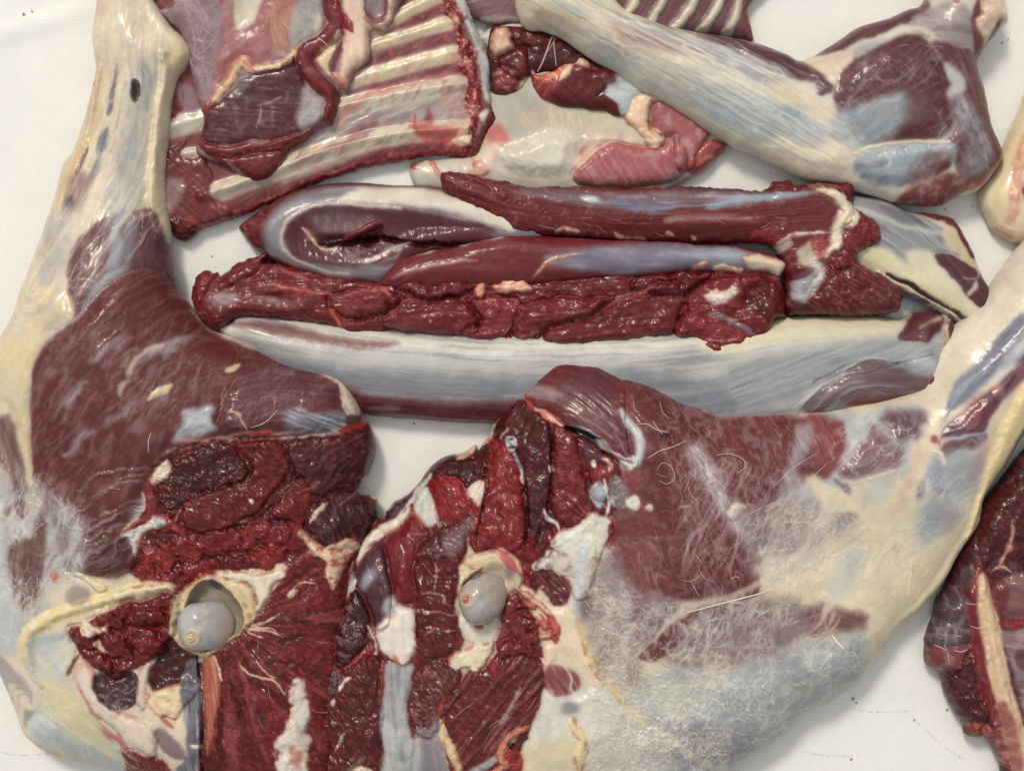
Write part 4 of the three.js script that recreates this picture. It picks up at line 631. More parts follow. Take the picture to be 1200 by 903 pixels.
  // cut face slabs
  b.f('#54202a', [590, 482, 604, 462, 620, 478, 645, 494, 690, 518, 722, 536, 724, 570, 716, 600, 650, 640, 640, 680, 612, 700, 600, 650, 562, 640, 556, 600, 566, 540], { s: 4, h: 2, part: 'cut_face', mat: 'cut', lump: [8, 22] });
  b.f('#461b20', [578, 506, 592, 482, 606, 464, 622, 478, 642, 494, 646, 520, 648, 560, 642, 600, 650, 630, 640, 650, 626, 640, 616, 590, 606, 540, 596, 516], { s: 3, h: 5, gr: 2.5, part: 'cut_slab', mat: 'cut', lump: [5, 12], st: [{ ang: -55, l: 9, w: 2.2, c: '#6e3a40', a: 0.65, h: 2 }] });
  b.f('#7a252c', [574, 514, 584, 516, 596, 524, 608, 548, 612, 580, 616, 610, 610, 640, 590, 646, 572, 640, 556, 646, 548, 624, 554, 596, 566, 570, 570, 540], { s: 3, h: 8, hr: 12, gr: 3, wp: 4, part: 'cut_slab', mat: 'cut', lump: [9, 16], sp: { sc: 4, c: '#a85a58', a: 0.45, th: 0.6, h: 1.4 } });
  b.f('#6b262b', [648, 498, 660, 502, 674, 514, 680, 540, 686, 570, 694, 592, 684, 608, 664, 614, 652, 604, 644, 580, 648, 540], { s: 3, h: 7, gr: 3, part: 'cut_slab', mat: 'cut', lump: [5, 15], st: [{ f: [640, 580, 665, 570, 690, 590], l: 16, w: 2.2, c: '#92565a', a: 0.5, h: 1.4 }] });
  b.f('#573442', [680, 516, 700, 526, 714, 536, 718, 548, 704, 550, 690, 544, 680, 534], { s: 4, a: 0.9 }); b.f('#7e2f33', [690, 544, 706, 546, 716, 552, 714, 570, 708, 586, 694, 580, 690, 562], { s: 3, h: 3, gr: 2, lump: [3, 7] }); b.l('#c49078', [706, 536, 712, 542, 712, 550], 5, { s: 2, h: 1.5 });
  b.e('#dccbb8', [694, 541, 3.5, 4], { s: 1.5, h: 2 }); b.e('#d8ccbc', [664, 513, 2, 1.5], { s: 1, h: 1 });
  b.f('#9aa4b2', [690, 572, 698, 562, 706, 566, 708, 582, 702, 594, 694, 586], { s: 4, h: 2 }); b.l('#d3cfc6', [706, 560, 710, 576, 712, 590, 708, 604], 4, { s: 2, h: 2 });
  b.f('#7a7678', [714, 556, 726, 560, 734, 576, 728, 592, 714, 590, 710, 576], { s: 5, a: 0.8, sp: { sc: 4, c: '#b9b5b2', a: 0.6 } });
  b.f('#d9d5c6', [730, 586, 738, 578, 746, 580, 748, 590, 742, 596, 734, 594], { s: 2, h: 3, hr: 3, wp: 3, part: 'fat_lump', mat: 'fat' }); b.f('#d5d0c2', [752, 590, 758, 586, 762, 594, 756, 596], { s: 1.5, h: 2 });
  b.f('#c5c9cd', [592, 514, 598, 510, 606, 514, 604, 526, 598, 528], { s: 2, h: 1.5 }); b.e('#3f4454', [601, 523, 4, 2.4], { s: 1.5 }); b.e('#3f4454', [600, 514, 3, 2], { s: 1.5 }); b.l('#b8a09a', [586, 514, 590, 508, 596, 503], 3, { s: 2 });
  b.l('#8f979d', [602, 528, 606, 542, 612, 552, 612, 562], 5, { s: 3, a: 0.8 }); b.f('#d9cfbc', [610, 548, 614, 556, 613, 566, 609, 560], { s: 1.5, h: 1.5 }); b.f('#d3cdc4', [642, 546, 647, 544, 648, 550, 643, 552], { s: 1.5, h: 1.5 });
  b.f('#702328', [604, 640, 616, 628, 634, 640, 640, 620, 654, 616, 660, 622, 640, 640, 630, 656, 626, 680, 620, 690, 610, 672], { s: 3, h: 5, gr: 2, wp: 5, part: 'cut_slab', mat: 'cut', lump: [7, 11] });
  b.l('#c6c6ca', [638, 594, 642, 604, 652, 612, 656, 618], 4, { s: 2, h: 1.5 });
  for (const a of [[648, 500, 646, 540, 644, 590], [612, 540, 618, 600, 614, 636], [574, 560, 564, 600, 556, 640], [624, 642, 634, 610]]) b.l('#2a0f13', a, 3, { s: 2.4, h: -4, hr: 3, a: 0.75 });
  // white hub of sinew and its bands
  b.f('#d9d4c6', [644, 632, 652, 622, 668, 614, 684, 606, 692, 596, 704, 602, 714, 606, 718, 614, 712, 628, 706, 634, 700, 650, 696, 670, 692, 690, 680, 700, 670, 690, 668, 672, 664, 654, 650, 644], { s: 4, h: 6, hr: 10, wp: 5, part: 'sinew_hub', mat: 'fat', sp: { sc: 9, c: '#c0c8ca', a: 0.5, th: 0.52 }, lump: [4, 10] });
  b.f('#c9c3b4', [622, 660, 636, 648, 650, 640, 664, 652, 672, 660, 668, 672, 654, 668, 640, 664, 628, 668], { s: 4, h: 3, wp: 5, sp: { sc: 5, c: '#8d6c6c', a: 0.6 } });
  b.f('#56282d', [624, 668, 640, 664, 656, 670, 668, 678, 668, 696, 660, 704, 650, 706, 640, 694, 630, 680], { s: 3, h: -2, part: 'deep_muscle', mat: 'cut', lump: [4, 9], st: [{ ang: 50, l: 14, w: 2.2, c: '#8d5a5c', a: 0.6 }] });
  b.f('#bcc3c6', [676, 640, 690, 636, 692, 660, 686, 690, 682, 712, 676, 730, 668, 728, 666, 706, 672, 680, 674, 660], { s: 5, h: 3, part: 'sinew_band', st: [film({ ang: 95 }, { c: '#d6d2c6' })] });
  b.l('#ddd0b0', [694, 640, 692, 660, 692, 676, 690, 690], 9, { s: 4, h: 3 }); b.e('#dcccb4', [692, 692, 5, 4], { s: 2, h: 3 }); b.l('#dac8ae', [690, 680, 694, 690, 698, 692, 700, 688], 3, { s: 1.5, h: 2 });
  b.f('#7a3034', [712, 612, 722, 612, 722, 624, 714, 638, 708, 636], { s: 3, h: 2 });
  b.f('#dfc6ac', [610, 686, 618, 684, 636, 700, 650, 706, 664, 706, 676, 724, 694, 752, 720, 800, 734, 830, 730, 850, 712, 840, 690, 800, 670, 770, 650, 760, 640, 730, 632, 712, 616, 700], { s: 6, h: 3, part: 'cream_sinew', mat: 'fat', st: [{ f: [612, 686, 660, 720, 720, 820], l: 40, w: 4, c: '#d9d2bc', a: 0.7 }] });
  b.l('#d3bc84', [676, 726, 688, 752, 700, 778, 714, 800, 728, 818], 11, { s: 5, h: 4, tp: 0.3, part: 'yellow_tendon', mat: 'fat', st: [film({ ang: 62 }, { c: '#dcc890', w: 3 })] });
  for (const [p, c] of [[[610, 690, 618, 696, 634, 706, 644, 718], '#dcb09a'], [[604, 706, 616, 704, 626, 708], '#c06058'], [[612, 716, 622, 716, 634, 722], '#d6bc98'], [[618, 734, 630, 726, 642, 730], '#c25a50'], [[626, 750, 634, 742, 648, 738], '#d8b49a'], [[640, 716, 648, 730, 650, 748], '#bf4a42']]) b.l(c, p, 8, { s: 2.5, h: 5, hr: 4, wp: 4, part: 'frayed_sinew', mat: 'fat', lump: [3, 6] });
  b.f('#dcc5ae', [632, 770, 634, 756, 644, 750, 652, 762, 642, 778, 636, 790, 632, 782], { s: 3, h: 3, wp: 4 });
  // film, bubbles and blue bulge of the lower thigh
  const web = { c: '#cfcac2', sc: 15, a: 0.7, lw: 0.17 };
  b.f('#79686e', [696, 650, 712, 640, 730, 660, 746, 690, 780, 694, 800, 700, 790, 722, 764, 744, 746, 768, 752, 784, 730, 800, 712, 790, 696, 760, 680, 724, 682, 704, 690, 700], { s: 22, wp: 9, a: 0.8, part: 'bubbly_film', web, sp: { sc: 9, c: '#a9a2a2', a: 0.5 } });
  b.e('#6b565a', [686, 706, 6, 16, 10], { s: 5, a: 0.8 });
  b.f('#5a2c33', [746, 766, 760, 748, 786, 724, 820, 704, 858, 696, 882, 672, 884, 690, 862, 704, 840, 716, 812, 730, 790, 752, 766, 768], { s: 4, a: 0.95, part: 'lower_thigh_muscle', mat: 'muscle', sp: { sc: 8, c: '#9c8a8e', a: 0.8, th: 0.56 } });
  b.f('#80747c', [858, 620, 880, 596, 920, 580, 950, 590, 962, 620, 940, 660, 900, 670, 880, 664, 866, 640], { s: 26, wp: 9, a: 0.75, part: 'bubbly_film', web: { ...web, sc: 12 } });
  b.f('#6e6672', [964, 606, 980, 596, 1000, 600, 1006, 620, 990, 636, 972, 628], { s: 9, a: 0.7, web: { ...web, sc: 10 } });
  b.l('#cbc0aa', [880, 664, 910, 660, 950, 652, 990, 628, 1020, 600], 20, { s: 14, a: 0.8 }); b.l('#ddd5c4', [800, 702, 850, 696, 890, 676, 930, 650, 960, 600, 962, 560], 7, { s: 6, a: 0.6, h: 2 });
  b.f('#6d585f', [820, 706, 856, 700, 900, 696, 944, 704, 944, 740, 900, 770, 856, 780, 800, 776, 780, 760, 800, 730], { s: 26, wp: 10, a: 0.85, part: 'bubbly_film', web });
  b.f('#6a444c', [940, 708, 960, 708, 990, 712, 1014, 722, 1004, 734, 980, 736, 950, 742, 944, 728], { s: 16, wp: 6, a: 0.95, h: 2, part: 'small_muscle', mat: 'muscle', st: [film({ ang: 20 }, { c: '#8d7076' })] });
  b.f('#8b979c', [840, 790, 880, 770, 940, 750, 980, 742, 1006, 742, 1012, 770, 1006, 800, 980, 826, 948, 838, 920, 864, 890, 890, 850, 910, 800, 915, 760, 900, 740, 860, 780, 830], { s: 24, wp: 9, a: 0.95, h: 5, hr: 40, part: 'blue_bulge', st: [film({ ang: -28 }, { c: '#a1acb0', w: 6 })], web: { ...web, sc: 17, a: 0.55 } });
  b.f('#74707c', [760, 836, 800, 836, 850, 850, 880, 870, 870, 890, 820, 896, 770, 880, 750, 856], { s: 30, wp: 10, a: 0.75, web: { ...web, sc: 14 } });
  b.l('#a8a08a', [1006, 806, 980, 830, 950, 846, 924, 872, 890, 900], 9, { s: 8, a: 0.7 });
  b.f('#9da3a6', [738, 800, 770, 780, 800, 776, 840, 784, 850, 800, 820, 830, 780, 836, 744, 830, 724, 810], { s: 14, a: 0.8, web: { ...web, c: '#d6d2c2', sc: 13 } });
  b.f('#a3a2a2', [690, 850, 730, 840, 760, 850, 790, 890, 800, 930, 700, 930, 680, 880], { s: 14, a: 0.7, web: { ...web, c: '#d9d3bc', sc: 10, a: 0.8 } });
  // pale film with yellow bottom
  b.f('#cac8bc', [636, 808, 648, 800, 676, 806, 700, 798, 724, 820, 734, 850, 714, 866, 690, 880, 670, 920, 604, 930, 612, 890, 622, 850], { s: 7, h: 4, part: 'pale_film', st: [film({ ang: 80 }, { c: '#d6d4cc' })], sp: { sc: 14, c: '#b9c0c0', a: 0.35 } });
  b.f('#cdc2a0', [608, 892, 624, 866, 660, 858, 690, 856, 686, 890, 670, 930, 600, 930], { s: 16, a: 0.85 });
  b.l('#d8c894', [668, 838, 676, 850, 680, 870, 676, 905], 12, { s: 4, h: 3, wp: 4, part: 'yellow_fat', mat: 'fat' });
  b.f('#7c4148', [634, 800, 638, 784, 648, 774, 664, 778, 676, 786, 678, 800, 668, 808, 650, 811, 640, 806], { s: 5, h: 2, part: 'red_lens', mat: 'muscle', st: [film({ ang: 60 }, { c: '#b3a5a8' })] });
  b.e('#86858e', [668, 824, 11, 8], { s: 6, a: 0.9 }); b.l('#d9d0be', [660, 772, 668, 790, 668, 802, 674, 808], 2.4, { s: 1.5, h: 1.4 }); b.l('#d6cdb8', [652, 740, 676, 774, 690, 796, 706, 806], 2.5, { s: 1.5, h: 1.2 });
  b.l('#cdbf9c', [730, 824, 756, 846, 790, 866, 820, 890, 850, 900], 5, { s: 5, a: 0.7, h: 2 });
  // left side: edge chunks, rind, strips
  b.f('#5c232b', [357, 780, 360, 748, 371, 709, 382, 696, 400, 662, 420, 634, 440, 610, 470, 586, 500, 552, 540, 534, 566, 522, 566, 560, 552, 600, 548, 640, 540, 660, 545, 740, 530, 770, 500, 800, 480, 900, 470, 940, 364, 940], { s: 4, part: 'rump_cut_face', mat: 'cut', lump: [9, 26], st: [{ ang: 70, l: 16, w: 3, c: '#7d4046', a: 0.4, h: 1.2 }] });
  b.f('#42191f', [502, 552, 510, 541, 526, 534, 540, 536, 556, 540, 560, 552, 556, 564, 548, 572, 540, 562, 524, 556, 510, 562], { s: 3, h: 6, gr: 2, part: 'cut_slab', mat: 'cut', lump: [5, 8] });
  b.f('#4c1b20', [558, 528, 566, 520, 574, 522, 572, 546, 566, 562, 558, 556], { s: 3, h: 5, gr: 2, part: 'cut_slab', mat: 'cut', lump: [4, 7] });
  b.f('#7c262b', [500, 570, 506, 560, 522, 556, 540, 560, 552, 576, 560, 588, 552, 606, 530, 606, 514, 606, 508, 590, 502, 582], { s: 6, wp: 6, h: 4, hr: 14, gr: 1.5, part: 'red_lobe', mat: 'cut', lump: [5, 12] });
  b.f('#d5cdc0', [546, 574, 556, 564, 568, 562, 566, 584, 560, 592, 552, 582], { s: 2.5, h: 3, part: 'fat_lump', mat: 'fat' });
  b.l('#d8c4ae', [534, 538, 548, 530, 560, 522, 574, 512], 7, { s: 2.5, h: 3, part: 'bone_edge', mat: 'fat' }); b.e('#a87860', [546, 532, 5, 3, -20], { s: 2, a: 0.7 });
  b.f('#cfcabd', [484, 590, 490, 576, 500, 572, 508, 592, 514, 608, 506, 616, 496, 614, 486, 604], { s: 4, h: 3, part: 'fat_lump', mat: 'fat', sp: { sc: 5, c: '#a5b6c0', a: 0.7 }, lump: [3, 7] }); b.l('#b85a4c', [478, 600, 488, 604, 500, 616], 4, { s: 3, a: 0.6 });
  b.l('#b3b6b6', [504, 556, 492, 570, 484, 584, 468, 602, 460, 612], 6, { s: 3, h: 2 });
  b.l('#d9cfbe', [478, 598, 462, 614, 444, 624, 430, 636, 420, 652, 417, 664], 12, { s: 3, h: 4, tp: 0.6, part: 'white_rind', mat: 'fat', st: [film({ ang: -40 }, { c: '#b3b8bc' })] });
  b.f('#4d3044', [456, 598, 464, 586, 478, 578, 476, 590, 464, 606, 452, 612], { s: 3, a: 0.9 });
  b.f('#6e262d', [450, 640, 462, 624, 480, 606, 494, 616, 500, 626, 490, 640, 484, 670, 488, 694, 480, 704, 466, 700, 460, 680, 456, 656], { s: 5, h: 4, gr: 2, part: 'red_strip', mat: 'muscle', st: [grain({ ang: 100 })] });
  b.f('#4d3144', [418, 668, 424, 652, 438, 640, 448, 646, 454, 670, 460, 700, 458, 726, 446, 736, 436, 720, 430, 700, 420, 690], { s: 4, h: 7, hr: 14, gr: 2, part: 'purple_lens', mat: 'muscle', st: [grain({ ang: 72 }, { c: '#6f5a74' })] });
  b.e('#a3adb8', [432, 678, 6, 15, 30], { s: 8, a: 0.8 });
  b.f('#5f2832', [360, 770, 366, 728, 380, 702, 396, 668, 414, 646, 416, 670, 406, 690, 392, 718, 380, 745, 374, 790, 362, 800], { s: 4, h: 5, hr: 9, gr: 1.5, part: 'purple_strip', mat: 'muscle', st: [grain({ ang: -68 }, { c: '#84606a' })] });
  b.l('#c09a8c', [399, 664, 388, 690, 374, 712, 366, 742], 2, { s: 1.5, h: 1.2, a: 0.8 }); b.l('#b9c3c8', [414, 672, 406, 694, 396, 712, 384, 730, 376, 744], 6, { s: 3, h: 2, part: 'sinew_band', sp: { sc: 4, c: '#d8cfc0', a: 0.6 } });
  b.l('#d6cbb8', [415, 680, 408, 708, 402, 730, 396, 756], 3.5, { s: 2, h: 2.5 });
  b.f('#3e1e20', [400, 726, 408, 700, 416, 692, 428, 704, 434, 730, 430, 750, 420, 764, 408, 778, 396, 782, 394, 760], { s: 3, h: 6, hr: 10, gr: 3, part: 'grainy_chunk', mat: 'cut', st: [{ rad: [414, 736], rr: 12, l: 3, w: 4, c: '#7d6a66', a: 0.6, h: 1.6, th: 0.55 }], lump: [4, 9] });
  b.f('#632a30', [374, 772, 380, 740, 392, 722, 400, 724, 394, 756, 388, 780], { s: 3, h: 3, lump: [3, 8] });
  b.f('#dcd6c8', [442, 736, 448, 726, 460, 716, 464, 704, 474, 706, 486, 712, 490, 736, 486, 764, 474, 776, 460, 770, 448, 762, 442, 746], { s: 3, h: 7, hr: 12, wp: 4, part: 'white_fat', mat: 'fat', st: [film({ ang: 85 }, { c: '#c8c3b8' })] });
  b.e('#b6bcc0', [458, 708, 8, 12, 20], { s: 7, a: 0.8 }); b.l('#c9705c', [462, 764, 466, 776, 464, 786], 7, { s: 4, a: 0.8, lump: [2, 5] });
  b.l('#a83830', [396, 786, 412, 778, 426, 768, 440, 756], 5, { s: 3, a: 0.9, h: 2 }); b.l('#c8b8aa', [432, 730, 438, 744, 442, 760, 436, 774], 3, { s: 2, h: 1.5 });
  b.f('#5c262c', [488, 694, 486, 660, 494, 640, 512, 622, 536, 614, 546, 640, 544, 690, 536, 726, 530, 760, 516, 768, 494, 776, 488, 740], { s: 4, h: 5, part: 'banded_muscle', mat: 'cut', lump: [7, 16], st: [{ ang: 5, l: 20, w: 4, c: '#3f181c', a: 0.4, h: 1.5 }] });
  for (const a of [[496, 690, 512, 694, 530, 702], [498, 716, 516, 714, 536, 718], [496, 742, 512, 734, 536, 736], [492, 650, 500, 648, 508, 646], [498, 660, 506, 668, 520, 672], [508, 690, 514, 670, 516, 652]]) b.l('#c3a59c', a, 1.8, { s: 1.6, wp: 5, h: 0.9, a: 0.65 });
  b.e('#4d2430', [510, 640, 18, 16, 20], { s: 6, a: 0.7 }); b.f('#93959e', [520, 630, 540, 616, 552, 600, 556, 612, 540, 640, 526, 650], { s: 8, a: 0.5 });
  // lower cut faces
  b.f('#542225', [362, 800, 376, 790, 396, 786, 420, 776, 440, 766, 448, 780, 450, 820, 448, 880, 452, 940, 364, 940], { s: 4, h: 4, gr: 2, part: 'cut_slab', mat: 'cut', lump: [9, 22], sp: { sc: 3.5, c: '#7d4244', a: 0.5, th: 0.58, h: 1.6 }, st: [{ ang: 62, l: 10, w: 2.6, c: '#351416', a: 0.5, h: 1.6 }] });
  b.f('#463032', [376, 794, 392, 786, 402, 794, 394, 810, 382, 808], { s: 3, h: 2, sp: { sc: 3, c: '#8a7a78', a: 0.6 } }); b.l('#d3c7ba', [398, 808, 404, 798, 412, 792], 4, { s: 2, h: 2 }); b.e('#cfc0b4', [390, 823, 3, 5, 20], { s: 1.5, h: 1.5 }); b.l('#b0b0b4', [394, 880, 400, 864, 404, 856], 3, { s: 2, a: 0.8 });
  b.f('#cfc4b0', [404, 905, 420, 896, 436, 898, 444, 910, 440, 940, 400, 940], { s: 3, a: 0.95 }); b.l('#6c5a48', [402, 904, 414, 896, 428, 884], 6, { s: 4, a: 0.8 });
  b.f('#a3a6a8', [448, 790, 456, 774, 472, 778, 486, 776, 482, 800, 478, 830, 484, 860, 500, 870, 520, 884, 530, 940, 446, 940, 450, 880, 444, 840, 446, 810], { s: 5, part: 'pale_sinew', st: [film({ ang: 88 }, { c: '#c9c8bc', w: 5 }), film({ ang: 85 }, { c: '#6f6878', w: 4, th: 0.55 })] });
  b.l('#7d2a2e', [450, 774, 448, 800, 445, 830], 5, { s: 3, h: 3 }); b.l('#4f2a30', [444, 790, 445, 840, 448, 880], 4, { s: 3, h: -4, a: 0.7 });
  b.f('#582830', [484, 800, 494, 782, 512, 770, 530, 772, 540, 786, 540, 810, 524, 830, 516, 850, 500, 862, 486, 850, 478, 824], { s: 4, h: 6, gr: 2.5, part: 'cut_slab', mat: 'cut', lump: [4, 12], sp: { sc: 3, c: '#8d6468', a: 0.6, th: 0.55, h: 1.4 } });
  b.f('#7f7480', [488, 852, 506, 846, 520, 830, 530, 836, 524, 862, 520, 890, 530, 930, 490, 930, 496, 880], { s: 7, a: 0.9, st: [film({ ang: 80 }, { c: '#a09aa2' })] });
  b.f('#5e2527', [520, 846, 526, 820, 536, 800, 552, 780, 572, 776, 594, 744, 620, 756, 634, 770, 636, 800, 628, 830, 612, 870, 596, 900, 560, 930, 534, 930, 524, 880], { s: 4, h: 7, gr: 2.5, part: 'striped_muscle', mat: 'cut', lump: [5, 18], st: [{ ang: -52, l: 40, w: 3, c: '#95706c', a: 0.55, h: 2.2, th: 0.54 }, { ang: -52, l: 40, w: 4, c: '#3a1517', a: 0.6, th: 0.54 }] });
  b.l('#a99a9c', [610, 800, 596, 826, 584, 844], 4, { s: 3, a: 0.7 });
  b.l('#a3382e', [522, 812, 518, 830, 520, 846], 5, { s: 3, a: 0.8 });
  b.l('#d6c096', [518, 840, 522, 858, 530, 874, 538, 894, 540, 910], 11, { s: 3, h: 4, tp: 0.6, part: 'yellow_fat', mat: 'fat' });
  b.l('#a9adb0', [548, 902, 572, 890, 590, 874, 606, 850], 9, { s: 5, a: 0.85 });
  b.f('#962f2a', [586, 880, 590, 866, 602, 872, 612, 884, 612, 900, 604, 930, 580, 930, 580, 900], { s: 3, h: 6, gr: 2, part: 'red_curl', mat: 'cut', lump: [7, 8] });
  b.l('#c07a58', [620, 846, 600, 856, 590, 866, 586, 880, 592, 890], 8, { s: 2.5, h: 5, part: 'fat_curl', mat: 'fat' }); b.l('#d0866a', [572, 908, 584, 898, 592, 892, 588, 884], 9, { s: 3, h: 5, lump: [3, 5] }); b.e('#1f1013', [598, 868, 4, 3.4], { s: 2, h: -5 });
  b.f('#67282b', [584, 716, 592, 698, 606, 692, 616, 704, 626, 720, 632, 744, 634, 766, 622, 766, 606, 760, 590, 768, 582, 750], { s: 3, h: 8, hr: 11, gr: 3, wp: 4, part: 'red_chunk', mat: 'cut', lump: [8, 13], sp: { sc: 4, c: '#9a4a48', a: 0.5, th: 0.6 } });
  // joint: tan socket, white floor, fat
  b.f('#c9b294', [544, 660, 556, 646, 572, 642, 590, 640, 606, 654, 612, 676, 606, 688, 592, 694, 580, 676, 564, 668], { s: 4, h: 4, part: 'joint_capsule', mat: 'fat', st: [film({ ang: 30 }, { c: '#d6c8b4' })] });
  b.f('#b0a28c', [566, 668, 574, 656, 592, 656, 604, 668, 602, 684, 588, 690], { s: 5, h: -5, part: 'joint_socket', mat: 'bone' }); b.e('#77727c', [597, 668, 6, 7], { s: 5, a: 0.7 });
  b.f('#b04038', [584, 646, 594, 644, 604, 660, 610, 672, 602, 668, 592, 658], { s: 3, a: 0.8, h: 2 });
  b.f('#d9d3c2', [535, 715, 540, 690, 552, 720, 574, 724, 586, 712, 584, 740, 572, 756, 560, 752, 546, 744], { s: 4, h: 2, part: 'white_floor', mat: 'fat', st: [film({ ang: 70 }, { c: '#c6c4b8' })] });
  b.e('#a23c38', [562, 730, 5, 3.5], { s: 1.5 });
  b.f('#dccfb6', [528, 772, 536, 760, 550, 754, 566, 750, 580, 748, 576, 764, 566, 778, 556, 782, 544, 778, 534, 782], { s: 3, h: 5, hr: 7, wp: 4, part: 'fat_lump', mat: 'fat', lump: [4, 9] });
  b.f('#dccfae', [536, 690, 538, 668, 538, 660, 546, 658, 558, 662, 567, 660, 560, 668, 548, 676, 541, 692], { s: 1.8, h: 11, hr: 5, part: 'capsule_flap', mat: 'fat', sp: { sc: 5, c: '#c09a58', a: 0.5 } });
  b.f('#7a2a2e', [574, 782, 580, 764, 590, 760, 588, 780, 582, 790], { s: 2, h: 2.5 });
  b.l('#d6d0c6', [822, 538, 828, 556, 834, 572, 842, 588, 852, 604, 862, 620], 5, { s: 3, wp: 5, wf: 2, h: 2.5, a: 0.9, part: 'white_sinew', mat: 'fat' }); b.f('#dccdb6', [848, 604, 850, 592, 858, 586, 868, 592, 862, 598, 856, 608], { s: 2.5, h: 4, wp: 4, part: 'fat_lump', mat: 'fat' });
  b.melt();
  const lace = { c: '#dbd5c6', l: 50, w: 13, a: 0.36 }, BUB = [690, 646, 716, 636, 740, 680, 770, 696, 800, 702, 850, 690, 884, 668, 900, 610, 930, 580, 962, 590, 1010, 600, 1006, 640, 950, 700, 990, 745, 1012, 760, 1004, 800, 960, 836, 900, 880, 830, 920, 680, 920, 640, 880, 700, 800, 684, 730];
  b.f('#b3b0b0', BUB, { s: 26, a: 0.02, wp: 8, web: { sc: 17, c: '#d9d5cb', a: 0.5, lw: 0.075, h: 1.0 }, str: [{ ...lace, ang: -28 }, { ...lace, ang: -60, l: 60, w: 10 }], sp: { sc: 12, c: '#c4c2c0', a: 0.1, th: 0.56, sf: 0.14 } });
  b.f(null, [700, 760, 760, 780, 850, 790, 900, 800, 880, 890, 800, 920, 690, 910, 690, 840], { s: 30, web: { sc: 12, c: '#ddd8c4', a: 0.55, lw: 0.09, h: 1.2 }, str: { ang: 20, l: 36, w: 9, c: '#ddd8c6', a: 0.4 } });
  b.f(null, [800, 540, 960, 560, 1000, 620, 900, 700, 860, 740, 800, 700], { s: 30, str: [{ ang: -58, l: 90, w: 7, c: '#d3cfca', a: 0.5, pt: 40 }, { ang: -75, l: 80, w: 8, c: '#c9c4c2', a: 0.3, pt: 26 }] });
  b.f(null, [730, 440, 850, 486, 960, 500, 900, 600, 850, 690, 740, 690, 720, 560], { s: 20, wp: 6, sp: { sc: 9, sy: 5, c: '#8d7278', a: 0.3, th: 0.58, sf: 0.07 }, str: { ang: 70, l: 40, w: 6, c: '#a88f94', a: 0.5, pt: 40 } });
  b.f('#b3b3b6', [800, 530, 820, 520, 836, 550, 850, 580, 872, 600, 860, 620, 838, 600, 820, 570], { s: 16, a: 0.55, wp: 6, str: { ang: 60, l: 30, w: 5, c: '#d6d3d0', a: 0.7 } });
  b.f(null, [900, 580, 1080, 640, 1060, 760, 900, 700], { s: 30, str: [{ ang: -40, l: 80, w: 9, c: '#e3dac6', a: 0.5 }, { ang: -70, l: 40, w: 7, c: '#bfb296', a: 0.35 }] });
  b.f(null, [980, 480, 1150, 500, 1130, 650, 1000, 600], { s: 30, str: [{ ang: -30, l: 40, w: 6, c: '#d3d2cc', a: 0.5 }] });
  b.finish();
  t.put(b);
  joint(t, [562, 700], 23.5, 27.5, 50, b, [-14, -5], ['#88888f', '#a09b96', '#b89f8c', '#b87868'], [578, 692], 18);
  const bubble = [690, 650, 730, 660, 790, 700, 880, 660, 960, 600, 1000, 640, 940, 740, 1000, 760, 920, 850, 830, 900, 700, 910, 740, 830, 690, 760];
  t.strands('tissue_fibre', b, [
    ...wander(b, bubble, 40, 16, -30, 360, 0.3, '#d3cec4', 11, 0.8), ...wander(b, [800, 560, 960, 560, 1000, 640, 900, 720, 820, 760], 6, 50, -58, 40, 0.32, '#d8d3c8', 12, 0.15), ...wander(b, [740, 450, 850, 490, 900, 600, 880, 690, 760, 660], 9, 20, 40, 160, 0.28, '#c9b8b6', 13, 0.6),
    ...wander(b, [530, 800, 620, 780, 600, 890, 540, 900], 9, 24, -52, 40, 0.3, '#a98a86', 16, 0.3),
    [[756, 534, 770, 526, 784, 522, 800, 515], 0.45, '#d6c6c2'], [[744, 496, 756, 496, 766, 502, 778, 505], 0.55, '#d0bcb8'], [[762, 492, 768, 502, 774, 508], 0.5, '#d0bcb8'], [[766, 548, 772, 540, 782, 544, 786, 556, 778, 564, 768, 560], 0.45, '#c3b0b0'], [[740, 468, 742, 480, 746, 482], 0.4, '#c9b4b0'], [[772, 470, 774, 482, 782, 490], 0.4, '#c9b4b0'],
     [[834, 532, 850, 530, 866, 536, 868, 546, 858, 552], 0.45, '#cbbcb8'],
    [[970, 740, 976, 748, 984, 756], 1.6, '#e0d8c4'], [[1087, 714, 1098, 714], 0.5, '#e0ddd6'], [[800, 712, 850, 700, 900, 688], 0.9, '#d9d2c6'],
  ]);
}

